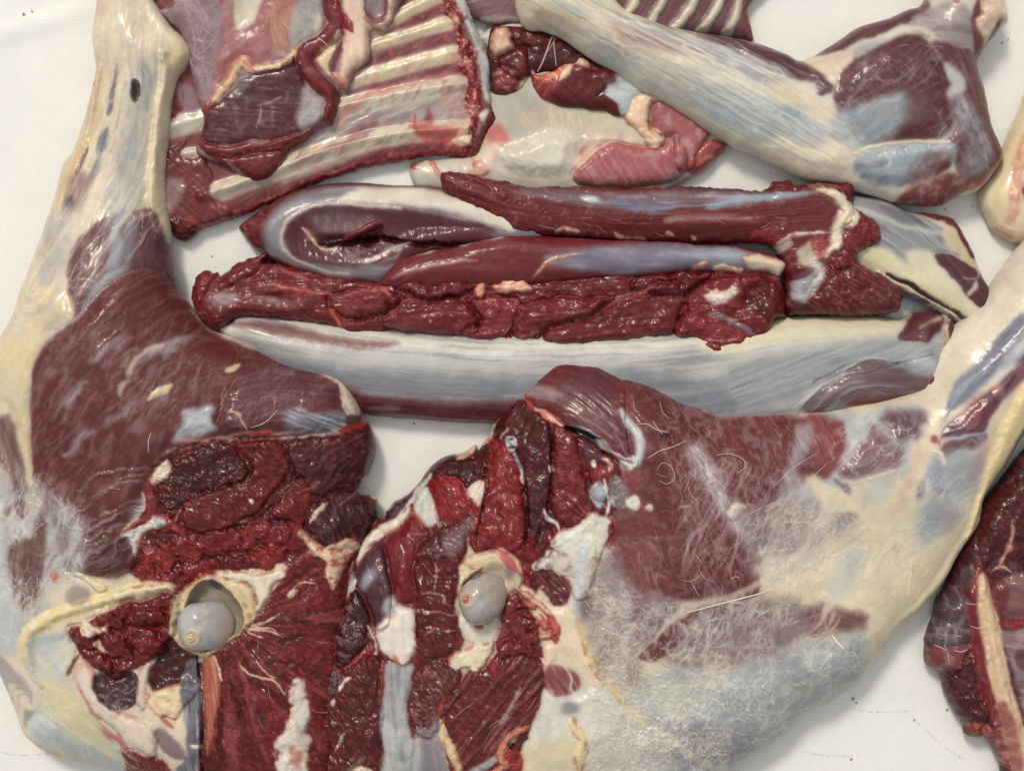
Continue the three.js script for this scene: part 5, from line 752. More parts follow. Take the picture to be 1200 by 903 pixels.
// ---------------------------------------------------------------- the rib rack, the flap folded over it
{
  const t = new Thing('rib_rack', 'open rack of pale ribs with red meat between them and a ragged bloody chine edge', 'rib rack', 400, 110, 22);
  const b = new Pad([200, -40, 534, -40, 546, -6, 553, 12, 556, 26, 567, 48, 577, 72, 577, 100, 581, 128, 588, 138, 572, 156, 562, 176, 556, 183, 528, 181, 496, 183, 470, 187, 440, 192, 420, 197, 394, 205, 360, 216, 332, 230, 304, 241, 286, 250, 260, 259, 232, 268, 226, 276, 214, 281, 204, 278, 192, 262, 168, 240, 165, 150, 176, 90, 190, 60], { z: 8, T: 13, R: 14, edge: 2.2, es: 6, base: '#743c42', name: 'rib_meat', mat: 'muscle', blur: 4, });
  b.all({ st: [{ ang: -30, l: 26, w: 3, c: '#8d6a72', a: 0.5, h: 0.3 }, { ang: -30, l: 22, w: 3, c: '#4f2a32', a: 0.5, th: 0.55 }] });
  // pale inner lining between the lower ribs
  b.f('#aba5a0', [330, 210, 370, 150, 410, 128, 450, 116, 500, 104, 552, 92, 562, 150, 520, 150, 460, 168, 400, 190, 350, 208], { s: 12, a: 0.9, st: [{ ang: -26, l: 24, w: 4, c: '#7f6f76', a: 0.8, h: 1.2 }] });
  const rib = (a, w, c, o = {}) => b.l(c, a, w, { s: 6, h: 2.4, hr: w * 0.55, tp: 0.15, wp: 1.6, wf: 0.2, part: 'rib', mat: 'fascia', st: [{ f: a, l: 60, w: 6, c: '#d8ccb0', a: 0.4 }, { ang: -48, l: 22, w: 2.6, c: '#8a6c70', a: 0.4, th: 0.57 }], ...o });
  rib([425, 42, 448, 30, 470, 17, 500, 2, 536, -16], 16, '#c9b998'); rib([390, 72, 434, 55, 470, 43, 500, 33, 530, 24], 17, '#cfbf9e'); rib([360, 118, 402, 98, 440, 86, 490, 72, 540, 60], 21, '#cdbd9d');
  rib([330, 158, 366, 136, 394, 127, 440, 116, 490, 106, 544, 98], 24, '#c6beab', { h: 5 }); rib([236, 230, 260, 222, 300, 207, 340, 192, 400, 171, 460, 158, 520, 152, 552, 150], 24, '#cbc0a8', { h: 7 });
  rib([176, 160, 200, 148, 234, 140, 260, 132], 26, '#b7b0a2', { h: 3 }); rib([216, 180, 240, 176, 262, 172], 14, '#cdc3b2', { h: 3 });
  for (const a of [[430, 62, 480, 52, 530, 36], [400, 88, 460, 66, 520, 44], [395, 112, 450, 96, 520, 80], [340, 196, 390, 172, 430, 160]]) b.l('#6f3e4a', a, 5, { s: 5, a: 0.6, st: [{ ang: -55, l: 8, w: 2.4, c: '#93707a', a: 0.6 }] });
  b.f('#8b8782', [250, 224, 290, 212, 330, 200, 340, 206, 300, 222, 270, 230, 252, 230], { s: 8, a: 0.45 });
  b.f('#6a3f4c', [412, 152, 440, 140, 444, 148, 424, 158, 410, 160], { s: 6, a: 0.7 });
  b.l('#c4645a', [392, 146, 410, 128, 430, 114, 450, 102, 470, 100], 7, { s: 5, a: 0.6, sp: { sc: 5, c: '#d99a8a', a: 0.7 } }); b.l('#c47a70', [450, 104, 490, 96, 530, 84], 8, { s: 6, a: 0.6 });
  b.f('#a83636', [480, 142, 510, 148, 530, 150, 548, 158, 540, 172, 520, 170, 500, 168, 488, 156], { s: 7, a: 0.75, st: [{ ang: -30, l: 16, w: 3, c: '#d48878', a: 0.7 }] });
  b.l('#a83a38', [486, 134, 486, 148, 490, 158], 4, { s: 2.5, a: 0.9, h: 1 }); b.f('#8a3a42', [496, 140, 502, 126, 508, 140, 500, 146], { s: 5, a: 0.8 });
  b.f('#b89888', [520, 100, 546, 96, 552, 140, 540, 150, 520, 130], { s: 12, a: 0.5, sp: { sc: 8, c: '#8f6a6a', a: 0.6 } });
  // lower edge
  b.l('#832e36', [256, 259, 300, 243, 332, 229, 360, 216, 396, 203, 440, 191, 480, 183, 520, 180, 556, 182], 11, { s: 4, h: 2, tp: 0.3, part: 'trimmed_edge', mat: 'cut', lump: [3, 6], st: [{ ang: -24, l: 20, w: 2, c: '#c4908a', a: 0.5 }] });
  // left end
  b.f('#682f35', [166, 190, 190, 182, 214, 160, 220, 166, 214, 180, 240, 186, 250, 206, 246, 226, 264, 236, 274, 246, 256, 258, 226, 272, 212, 280, 190, 262, 166, 240], { s: 4, h: 4, wp: 6, part: 'red_end', mat: 'muscle', lump: [3, 12], st: [grain({ ang: 40 })] });
  b.f('#8d7a82', [186, 220, 200, 210, 216, 208, 212, 230, 200, 250, 192, 256], { s: 10, a: 0.8, st: [film({ ang: 50 })] });
  b.l('#bd5a40', [208, 254, 224, 260, 240, 264, 256, 258], 5, { s: 3, a: 0.7, h: 2, wp: 5 }); b.f('#57202a', [196, 262, 206, 254, 226, 264, 230, 272, 214, 282, 204, 278], { s: 3, h: 3, gr: 1.5, lump: [3, 7], part: 'cut_slab', mat: 'cut' });
  b.f('#6d2c33', [170, 150, 176, 100, 190, 74, 206, 76, 214, 100, 214, 122, 204, 136, 192, 142], { s: 4, h: 4, lump: [3, 10], part: 'red_end', mat: 'cut' }); b.f('#8d7a8a', [208, 104, 226, 100, 234, 130, 222, 136, 212, 124], { s: 7, a: 0.8 });
  b.f('#74383f', [236, 258, 250, 240, 270, 234, 280, 240, 270, 254, 250, 260], { s: 4, a: 0.8, st: [{ ang: 60, l: 8, w: 2, c: '#a88a88', a: 0.5 }] });
  // chine
  b.l('#7c2831', [524, -16, 530, 4, 536, 20, 540, 38, 546, 56, 550, 76, 553, 96, 556, 118, 558, 140, 552, 164, 548, 176], 15, { s: 4, h: 7, hr: 7, tp: 0.2, wp: 9, wf: 2, part: 'chine', mat: 'cut', lump: [9, 6], sp: { sc: 4, c: '#cfa48c', a: 0.7, th: 0.6 } });
  for (const [x, y, r] of [[534, 25, 5], [547, 72, 4], [554, 128, 5], [542, 160, 7]]) b.e('#d0ab94', [x, y, r, r * 1.2], { s: 2.5, h: 3, wp: 3, part: 'vertebra', mat: 'fat' });
  b.f('#d8bfa4', [530, 166, 536, 160, 552, 158, 552, 168, 540, 172], { s: 2, h: 3 }); b.e('#d5d0ca', [568, 134, 6, 8, 30], { s: 4, h: 3 });
  b.f('#5a2430', [574, 130, 582, 132, 588, 140, 574, 154, 568, 150], { s: 3, h: 2 });
  b.l('#c9c8bc', [532, -20, 542, 2, 552, 22, 560, 46, 567, 72, 571, 96, 573, 116], 15, { s: 4, h: 6, hr: 8, tp: 0.25, part: 'back_membrane', st: [film({ f: [532, -20, 567, 72, 573, 116] }, { c: '#a5aaaa', w: 4 })] });
  b.l('#8c9196', [556, 40, 564, 66, 569, 92, 572, 112], 5, { s: 4, a: 0.7 });
  b.melt();
  b.f(null, [300, 230, 380, 120, 430, 50, 520, 0, 556, 60, 566, 150, 480, 178, 380, 204], { s: 16, st: [{ ang: -50, l: 13, w: 2.2, c: '#d8cbb4', a: 0.3, th: 0.58, patch: 22 }, { ang: -50, l: 13, w: 2.2, c: '#6b343c', a: 0.35, th: 0.57, patch: 22 }], sp: { sc: 9, c: '#c9786c', a: 0.3, th: 0.62 } });
  b.finish(0.08); t.put(b);
}
{
  const t = new Thing('flank_flap', 'purple and pink flank flap folded over the ribs, dark meat at its end', 'meat flap', 290, 100, 42);
  const b = new Pad([181, 9, 200, 0, 206, -40, 462, -40, 461, 12, 456, 26, 444, 33, 434, 32, 432, 54, 432, 66, 416, 82, 406, 103, 398, 101, 396, 108, 394, 122, 388, 142, 378, 146, 366, 153, 354, 163, 336, 172, 330, 188, 320, 199, 312, 206, 296, 210, 282, 204, 274, 199, 258, 192, 246, 187, 230, 180, 227, 172, 230, 160, 235, 138, 228, 112, 222, 90, 216, 64, 208, 34, 194, 22], { z: 25, T: 9, R: 12, edge: 1.6, es: 6, inset: 0.25, base: '#8c6a76', name: 'flank_skin', mat: 'fascia', blur: 4, });
  const fl = { f: [190, 0, 220, 60, 236, 120] };
  b.f('#85687a', [180, 0, 258, -20, 256, 30, 250, 70, 248, 120, 236, 130, 222, 90, 206, 34], { s: 8, h: 2, part: 'purple_sheet', st: [film(fl, { c: '#a08a96', a: 0.6 }), { ang: 70, l: 26, w: 3, c: '#b9a8b0', a: 0.5, th: 0.6 }], web: { sc: 22, c: '#b9aab2', a: 0.5, lw: 0.12, h: 0.4 } });
  b.l('#9a8a98', [252, 10, 250, 50, 246, 90, 244, 118], 8, { s: 7, a: 0.7 });
  b.f('#99585a', [258, -30, 274, -30, 272, 20, 280, 34, 296, 26, 310, 0, 330, -30, 350, -10, 322, 30, 318, 60, 300, 76, 276, 70, 258, 96, 250, 120, 246, 110, 252, 70, 262, 40], { s: 7, h: 2, part: 'pink_sheet', st: [grain({ ang: -35 }, { c: '#b48c90', a: 0.6 })], sp: { sc: 12, c: '#a88088', a: 0.5 } });
  b.f('#c9bfac', [272, -40, 271, 20, 276, 33, 292, 26, 302, 10, 312, -40], { s: 4, h: -6, part: 'pale_window', st: [film({ ang: 70 }, { c: '#d5ccba' })] });
  b.f('#ab7860', [314, 14, 330, -10, 346, -20, 346, 10, 340, 36, 344, 56, 334, 64, 320, 60, 314, 40], { s: 7, a: 0.85, st: [{ f: [345, -20, 322, 20, 330, 60], l: 24, w: 4, c: '#8d4f44', a: 0.6 }, { f: [345, -20, 322, 20, 330, 60], l: 24, w: 3, c: '#cfae92', a: 0.5 }] });
  b.f('#a5a19e', [338, 26, 346, 6, 366, -20, 376, -30, 376, 20, 372, 48, 356, 54, 344, 56, 338, 44], { s: 6, a: 0.95, sp: { sc: 7, c: '#7d7880', a: 0.6 }, st: [film({ ang: 100 }, { c: '#cfc3ac' })], part: 'clear_membrane' });
  b.f('#9a6a70', [296, 64, 316, 56, 338, 60, 330, 72, 304, 80], { s: 7, a: 0.7, sp: { sc: 6, c: '#c0a0a6', a: 0.6 } });
  // fat along the fold
  b.l('#d9c399', [246, 122, 256, 106, 268, 94, 276, 78, 284, 70, 292, 78, 300, 80, 318, 76, 334, 74, 344, 62, 352, 54], 11, { s: 3, h: 4, tp: 0.4, part: 'fat_edge', mat: 'fat', sp: { sc: 5, c: '#d08868', a: 0.5, th: 0.6 } });
  b.l('#c06a52', [258, 100, 270, 82, 280, 70, 292, 76, 298, 82], 4, { s: 3, a: 0.7 });
  // dark meat
  b.f('#4e2930', [240, 130, 252, 118, 270, 104, 286, 88, 304, 80, 328, 76, 346, 64, 352, 78, 356, 100, 366, 106, 384, 120, 386, 136, 366, 152, 340, 164, 300, 168, 260, 166, 236, 168, 234, 150], { s: 4, h: 3, part: 'dark_meat', mat: 'muscle', lump: [2, 20], st: [grain({ ang: 5 }, { c: '#7a5a64', a: 0.5 })], sp: { sc: 6, c: '#8d868a', a: 0.45, th: 0.62 } });
  b.f('#7d7a78', [270, 106, 284, 88, 296, 82, 292, 96, 278, 112], { s: 8, a: 0.7, sp: { sc: 4, c: '#55494e', a: 0.6 } });
  b.f('#a7a2a6', [356, 100, 368, 94, 380, 106, 386, 126, 374, 140, 356, 150, 346, 140, 352, 122], { s: 9, a: 0.85, part: 'white_film', st: [film({ ang: -50 }, { c: '#c6c2c2' })] });
  b.l('#b9a0a4', [300, 124, 316, 118, 330, 112], 2, { s: 2, a: 0.7, h: 0.8 }); b.l('#c9b0a0', [304, 128, 303, 138, 300, 148], 2, { s: 1.5, a: 0.8, h: 0.8 });
  b.l('#7c3238', [234, 140, 238, 126, 250, 118], 8, { s: 4, a: 0.8, h: 2 });
  b.l('#74303a', [232, 164, 244, 174, 262, 178, 290, 172, 318, 170, 342, 166, 362, 154], 13, { s: 4, h: 5, hr: 6, tp: 0.4, gr: 1.5, part: 'rolled_lip', mat: 'muscle', st: [grain({ ang: 0 }, { c: '#9c7078' })] });
  b.e('#a88f92', [300, 166, 12, 3, -5], { s: 4, a: 0.7 });
  b.f('#642831', [246, 182, 266, 182, 290, 178, 316, 174, 334, 174, 328, 188, 312, 204, 296, 209, 278, 200, 260, 194], { s: 3, h: 3, gr: 2, part: 'lower_lobe', mat: 'muscle', lump: [3, 12], st: [grain({ ang: -30 }, { c: '#8d6068' })] });
  b.l('#9a888c', [262, 186, 272, 194, 280, 200], 4, { s: 4, a: 0.6 });
  // rolled strip on the right
  b.l('#6b2a33', [384, -20, 388, 10, 394, 26, 386, 40, 372, 50, 358, 58, 356, 70, 362, 84, 372, 96, 384, 106, 391, 120, 386, 138], 19, { s: 3, h: 8, hr: 9, tp: 0.2, gr: 1.8, part: 'rolled_strip', mat: 'muscle', st: [grain({ f: [384, -20, 394, 26, 358, 58, 372, 96, 391, 120, 386, 138] }, { c: '#8d525a' })] });
  b.l('#a8788a', [354, 82, 366, 82, 374, 90], 6, { s: 5, a: 0.5 });
  // fat strips at the upper right
  b.f('#dac0aa', [398, -30, 424, -30, 427, 20, 432, 50, 430, 64, 416, 78, 410, 84, 404, 102, 398, 100, 394, 90, 400, 60, 402, 30], { s: 3, h: 4, part: 'fat_strip', mat: 'fat', st: [{ ang: 84, l: 30, w: 4, c: '#d4a898', a: 0.6, h: 1.5 }, { ang: 86, l: 30, w: 3, c: '#e0cfba', a: 0.6 }] });
  b.f('#d4c0a0', [370, 64, 376, 56, 388, 48, 396, 34, 400, 44, 394, 60, 384, 76, 388, 90, 378, 84, 370, 74], { s: 3, h: 2, part: 'fat_strip', mat: 'fat' }); b.l('#6b3540', [398, 44, 396, 58, 390, 68, 386, 82], 8, { s: 3, a: 0.95, h: 2 });
  b.l('#84303a', [394, 0, 398, 14, 406, 26, 412, 36], 10, { s: 2.5, h: 4, tp: 0.8, part: 'red_strip', mat: 'muscle' });
  b.l('#c98470', [390, 86, 398, 92, 402, 100], 7, { s: 3, h: 2, lump: [2, 4] });
  b.f('#857278', [424, -30, 452, -30, 452, 8, 446, 20, 434, 20, 426, 8], { s: 4, h: -5, part: 'purple_hollow', st: [film({ ang: 80 }, { c: '#a5a2aa' })] }); b.l('#6a2e3a', [426, 8, 436, 20, 446, 20, 451, 8, 454, -20], 5, { s: 3, a: 0.9 });
  b.l('#d8c6ac', [424, 24, 432, 30, 444, 28, 454, 22, 458, 8, 460, -20], 7, { s: 2.5, h: 4, tp: 0.2, part: 'fat_rim', mat: 'fat' });
  b.finish(0.08); t.put(b);
  t.strands('tissue_fibre', b, wander(b, [185, 5, 260, 0, 250, 120, 225, 90], 7, 34, 70, 60, 0.4, '#b9aab4', 31, 0.3).concat(wander(b, [340, 20, 372, 0, 372, 50, 345, 55], 5, 14, 60, 300, 0.4, '#cfc8c0', 32, 0.6)));
}
// ---------------------------------------------------------------- ribs far behind, the belly piece and what lies on it
{
  const t = new Thing('rib_rack', 'striped rib rack cut off by the top edge, behind the foreleg shank', 'rib rack', 720, 0, 20);
  const b = new Pad([536, -40, 880, -40, 877, 8, 884, 44, 870, 44, 840, 40, 800, 40, 760, 50, 700, 60, 640, 46, 612, 30, 582, 30, 560, 22, 548, 10], { z: 10, T: 14, R: 16, edge: 1, base: '#694450', name: 'rib_meat', mat: 'muscle', blur: 3 });
  b.all({ st: [grain({ ang: -55 }, { c: '#8a6a76', a: 0.5 })] });
  for (const a of [[726, 30, 752, -10, 766, -34], [752, 40, 782, -4, 800, -34], [784, 44, 808, 12, 830, -34], [814, 48, 838, 14, 858, -28], [846, 48, 862, 20, 872, -20]]) b.l('#c2bca6', a, 12, { s: 4, h: 7, hr: 6, tp: 0.1, part: 'rib', mat: 'fascia', st: [{ f: a, l: 30, w: 3, c: '#d6ccb4', a: 0.5 }] });
  b.l('#8c3a42', [880, -30, 874, 0, 878, 22, 884, 44], 8, { s: 3, h: 3, part: 'trimmed_edge', mat: 'cut', lump: [2, 5] });
  b.f('#74505f', [545, 4, 580, -4, 612, -10, 612, 16, 590, 24, 562, 18], { s: 6, a: 0.8, st: [grain({ ang: -10 }, { c: '#8f7480', a: 0.6 })] }); b.l('#b4afb0', [548, 4, 570, -2, 604, -6], 4, { s: 3, a: 0.7 }); b.l('#aea9a4', [564, 22, 590, 22, 612, 20], 8, { s: 5, a: 0.8 });
  b.finish(); t.put(b);
}
{
  const t = new Thing('belly_piece', 'wet whitish belly membrane with rolled pink meat and fat at its right end', 'meat piece', 670, 160, 22);
  const b = new Pad([480, 190, 520, 184, 556, 178, 566, 150, 572, 100, 574, 60, 560, 40, 600, 20, 640, 26, 700, 60, 760, 92, 800, 112, 832, 140, 852, 158, 858, 172, 844, 181, 836, 192, 824, 200, 810, 208, 796, 216, 780, 222, 740, 226, 640, 226, 560, 224, 500, 222, 484, 214], { z: 6, T: 16, R: 26, edge: 1, es: 9, base: '#bfbaab', name: 'belly_membrane', mat: 'fascia', blur: 6 });
  b.f('#a8a599', [575, 100, 600, 108, 624, 110, 640, 130, 660, 140, 620, 150, 590, 164, 574, 160], { s: 14, a: 0.8, st: [film({ ang: 70 }, { c: '#bdb8aa' })] });
  b.f('#cbc6b6', [580, 186, 592, 168, 620, 158, 642, 150, 664, 152, 680, 166, 676, 188, 670, 206, 640, 212, 600, 206], { s: 10, h: 10, hr: 22, part: 'swollen_membrane', sp: { sc: 8, c: '#dad6c8', a: 0.6 } });
  b.f('#d4bfae', [556, 178, 572, 160, 590, 156, 602, 164, 590, 178, 576, 196, 560, 206, 540, 208, 548, 190], { s: 8, a: 0.9, sp: { sc: 7, c: '#cf8a7a', a: 0.6 } });
  b.f('#c65a56', [570, 152, 584, 146, 592, 154, 596, 164, 584, 166, 572, 162], { s: 6, a: 0.8 }); b.f('#cfa08c', [556, 188, 566, 190, 574, 200, 566, 206, 556, 204], { s: 3, a: 0.9, h: 2, part: 'pink_fat', mat: 'fat' });
  b.l('#d08a74', [503, 182, 508, 194, 515, 208], 5, { s: 3, h: 2, part: 'pink_cord', mat: 'fat' }); b.f('#7a3038', [468, 186, 486, 182, 496, 184, 490, 192, 486, 198], { s: 3, a: 0.9 });
  b.f('#c9ae9a', [612, 134, 640, 126, 664, 128, 690, 132, 704, 140, 690, 150, 660, 148, 630, 150, 614, 146], { s: 10, a: 0.6, st: [{ ang: 75, l: 20, w: 2.4, c: '#d8cdb8', a: 0.7, h: 1 }] });
  b.f('#c6c2a8', [680, 128, 710, 130, 730, 136, 748, 152, 730, 160, 700, 156], { s: 10, a: 0.8 });
  b.f('#d2b9a6', [678, 160, 700, 154, 728, 154, 750, 160, 758, 172, 740, 176, 710, 172, 690, 178, 676, 190], { s: 6, a: 0.9, h: 3, part: 'pink_membrane', sp: { sc: 8, c: '#a5919a', a: 0.5 } });
  b.f('#d8bfa0', [676, 190, 684, 176, 698, 174, 708, 172, 700, 186, 688, 196, 676, 204], { s: 4, h: 2, part: 'orange_fat', mat: 'fat', sp: { sc: 5, c: '#d2a080', a: 0.6 } });
  // pink rolled meat
  b.f('#a25a5e', [672, 206, 678, 196, 692, 184, 704, 174, 716, 166, 740, 172, 762, 172, 778, 170, 790, 160, 800, 170, 806, 186, 800, 204, 780, 214, 750, 218, 712, 219, 684, 217], { s: 3, h: 8, hr: 14, gr: 1.5, part: 'pink_meat', mat: 'muscle', st: [grain({ ang: 58 }, { c: '#bc8a90', a: 0.6 })], sp: { sc: 12, c: '#b98f96', a: 0.5 } });
  b.f('#a25c5e', [764, 150, 764, 130, 772, 114, 782, 110, 800, 124, 818, 140, 832, 150, 826, 166, 816, 180, 812, 196, 796, 200, 788, 190, 790, 172, 786, 160, 776, 160], { s: 3, h: 7, hr: 12, gr: 1.5, part: 'pink_meat', mat: 'muscle', sp: { sc: 9, c: '#c3a0a0', a: 0.6 }, st: [grain({ ang: -40 }, { c: '#b98088' })] });
  b.f('#9b4648', [814, 178, 826, 166, 840, 164, 852, 170, 842, 184, 826, 196, 812, 204, 806, 196], { s: 3, h: 4, gr: 1.2, part: 'red_tip', mat: 'muscle', lump: [3, 7] });
  b.l('#c9826e', [818, 190, 828, 184, 838, 184], 5, { s: 3, a: 0.7 }); b.l('#b8483e', [716, 168, 740, 172, 764, 174, 780, 168, 776, 158], 5, { s: 3, a: 0.8, h: 2 });
  b.f('#a0949c', [776, 210, 790, 204, 810, 204, 800, 216, 786, 222], { s: 4, a: 0.85 });
  b.f('#dfc3a4', [734, 128, 742, 114, 754, 106, 770, 106, 780, 112, 766, 122, 760, 136, 762, 146, 772, 154, 780, 166, 772, 174, 758, 172, 756, 160, 744, 150, 734, 142], { s: 3, h: 9, hr: 10, wp: 4, part: 'folded_fat', mat: 'fat', lump: [4, 10], sp: { sc: 6, c: '#d0a084', a: 0.5, th: 0.6 } });
  b.e('#9c6a52', [764, 146, 4, 8, 30], { s: 3, a: 0.7, h: -3 });
  b.finish(0.06); t.put(b);
  t.strands('tissue_fibre', b, wander(b, [620, 125, 700, 130, 700, 150, 630, 150], 14, 20, 75, 70, 0.35, '#d8cdb8', 41, 0.3));
}
{
  const t = new Thing('dark_meat_chunk', 'dark glossy chunk of meat with a pale fat cap between rack and foreleg', 'meat chunk', 610, 66, 34);
  const b = new Pad([576, 28, 590, 26, 606, 27, 622, 30, 640, 34, 662, 44, 690, 62, 716, 80, 712, 90, 680, 86, 650, 84, 628, 86, 620, 92, 612, 104, 600, 110, 584, 110, 574, 100, 572, 80, 570, 56], { z: 14, T: 16, R: 15, edge: 1, base: '#451b21', name: 'dark_muscle', mat: 'cut', blur: 3, inset: 0.3 });
  b.all({ lump: [4, 14], st: [grain({ ang: -20 }, { c: '#6d3f44', a: 0.5 })] });
  b.f('#58222a', [594, 30, 606, 26, 622, 30, 640, 40, 660, 50, 640, 54, 612, 54, 600, 50], { s: 3, h: 3, gr: 1.6, part: 'muscle_fold', mat: 'cut', lump: [3, 8] });
  b.f('#5c2830', [586, 66, 600, 58, 616, 56, 620, 70, 616, 86, 604, 92, 594, 86, 586, 78], { s: 3, h: 8, hr: 10, gr: 3, part: 'rounded_lobe', mat: 'cut', lump: [2, 9] });
  b.f('#7a3a40', [578, 86, 588, 78, 600, 82, 608, 96, 600, 108, 584, 108, 576, 100], { s: 3, h: 5, gr: 2.5, part: 'rounded_lobe', mat: 'cut', sp: { sc: 6, c: '#b98a80', a: 0.6 } });
  b.f('#d0a284', [577, 34, 586, 28, 594, 30, 598, 44, 602, 54, 590, 60, 582, 66, 577, 60, 575, 46], { s: 2.5, h: 6, hr: 8, gr: 2, part: 'fat_cap', mat: 'fat', sp: { sc: 8, c: '#dcc0a6', a: 0.6 } });
  b.f('#c9bb98', [608, 94, 620, 88, 624, 96, 614, 106, 606, 108], { s: 3, a: 0.9 });
  b.finish(); t.put(b);
  t.strands('tissue_fibre', b, [[[648, 38, 642, 56, 636, 72, 630, 82], 1.1, '#b9a09c'], [[648, 40, 650, 58, 652, 76], 0.9, '#b09490'], [[652, 40, 648, 50, 640, 62], 0.6, '#b09490']]);
  const t2 = new Thing('dark_meat_chunk', 'second dark chunk, wedge shaped with orange raw left edge, beside a pale blue membrane', 'meat chunk', 680, 100, 38);
  const c = new Pad([621, 84, 624, 76, 630, 84, 648, 80, 658, 72, 672, 70, 680, 64, 690, 68, 697, 77, 712, 74, 720, 78, 736, 84, 752, 96, 756, 106, 748, 118, 738, 132, 722, 134, 710, 128, 694, 127, 680, 124, 660, 123, 646, 118, 634, 112, 625, 98], { z: 20, T: 15, R: 16, edge: 0.8, base: '#562029', name: 'dark_muscle', mat: 'muscle', blur: 3, inset: 0.3 });
  c.all({ lump: [3, 16], st: [grain({ ang: 40 }, { c: '#7a4852', a: 0.4 })] });
  c.f('#b3c0c3', [720, 92, 728, 84, 744, 92, 760, 104, 750, 120, 738, 134, 726, 132, 720, 118, 708, 110, 714, 100], { s: 2, wp: 5, h: -2, part: 'pale_membrane', mat: 'fascia', st: [{ ang: 5, l: 20, w: 2, c: '#d3d6d0', a: 0.6, h: 0.8 }, { ang: 0, l: 20, w: 4, c: '#8f98ac', a: 0.5 }] });
  c.f('#8d2f30', [620, 84, 630, 84, 648, 82, 660, 74, 666, 76, 656, 92, 648, 108, 644, 116, 634, 112, 624, 98], { s: 5, a: 0.85, st: [{ ang: -60, l: 10, w: 2.4, c: '#c67a60', a: 0.7, h: 1 }] });
  c.l('#d26a48', [630, 88, 646, 86, 660, 78, 672, 72, 684, 70], 9, { s: 4, h: 2, wp: 4, part: 'raw_edge', mat: 'cut', lump: [3, 5], sp: { sc: 5, c: '#dcb090', a: 0.6 } });
  c.f('#dec5a4', [672, 70, 678, 64, 688, 68, 696, 76, 688, 78, 676, 76], { s: 2, h: 4, part: 'fat_lump', mat: 'fat', lump: [2, 5] }); c.f('#dcc3a4', [654, 92, 660, 80, 672, 74, 668, 86, 656, 94], { s: 2, h: 3, part: 'fat_lump', mat: 'fat' }); c.f('#d8c8ac', [622, 82, 625, 74, 632, 82, 628, 86], { s: 2, h: 2 });
  c.l('#2c1015', [698, 112, 706, 106, 712, 98], 3, { s: 2, a: 0.7, h: -2 });
  c.finish(); t2.put(c);
}
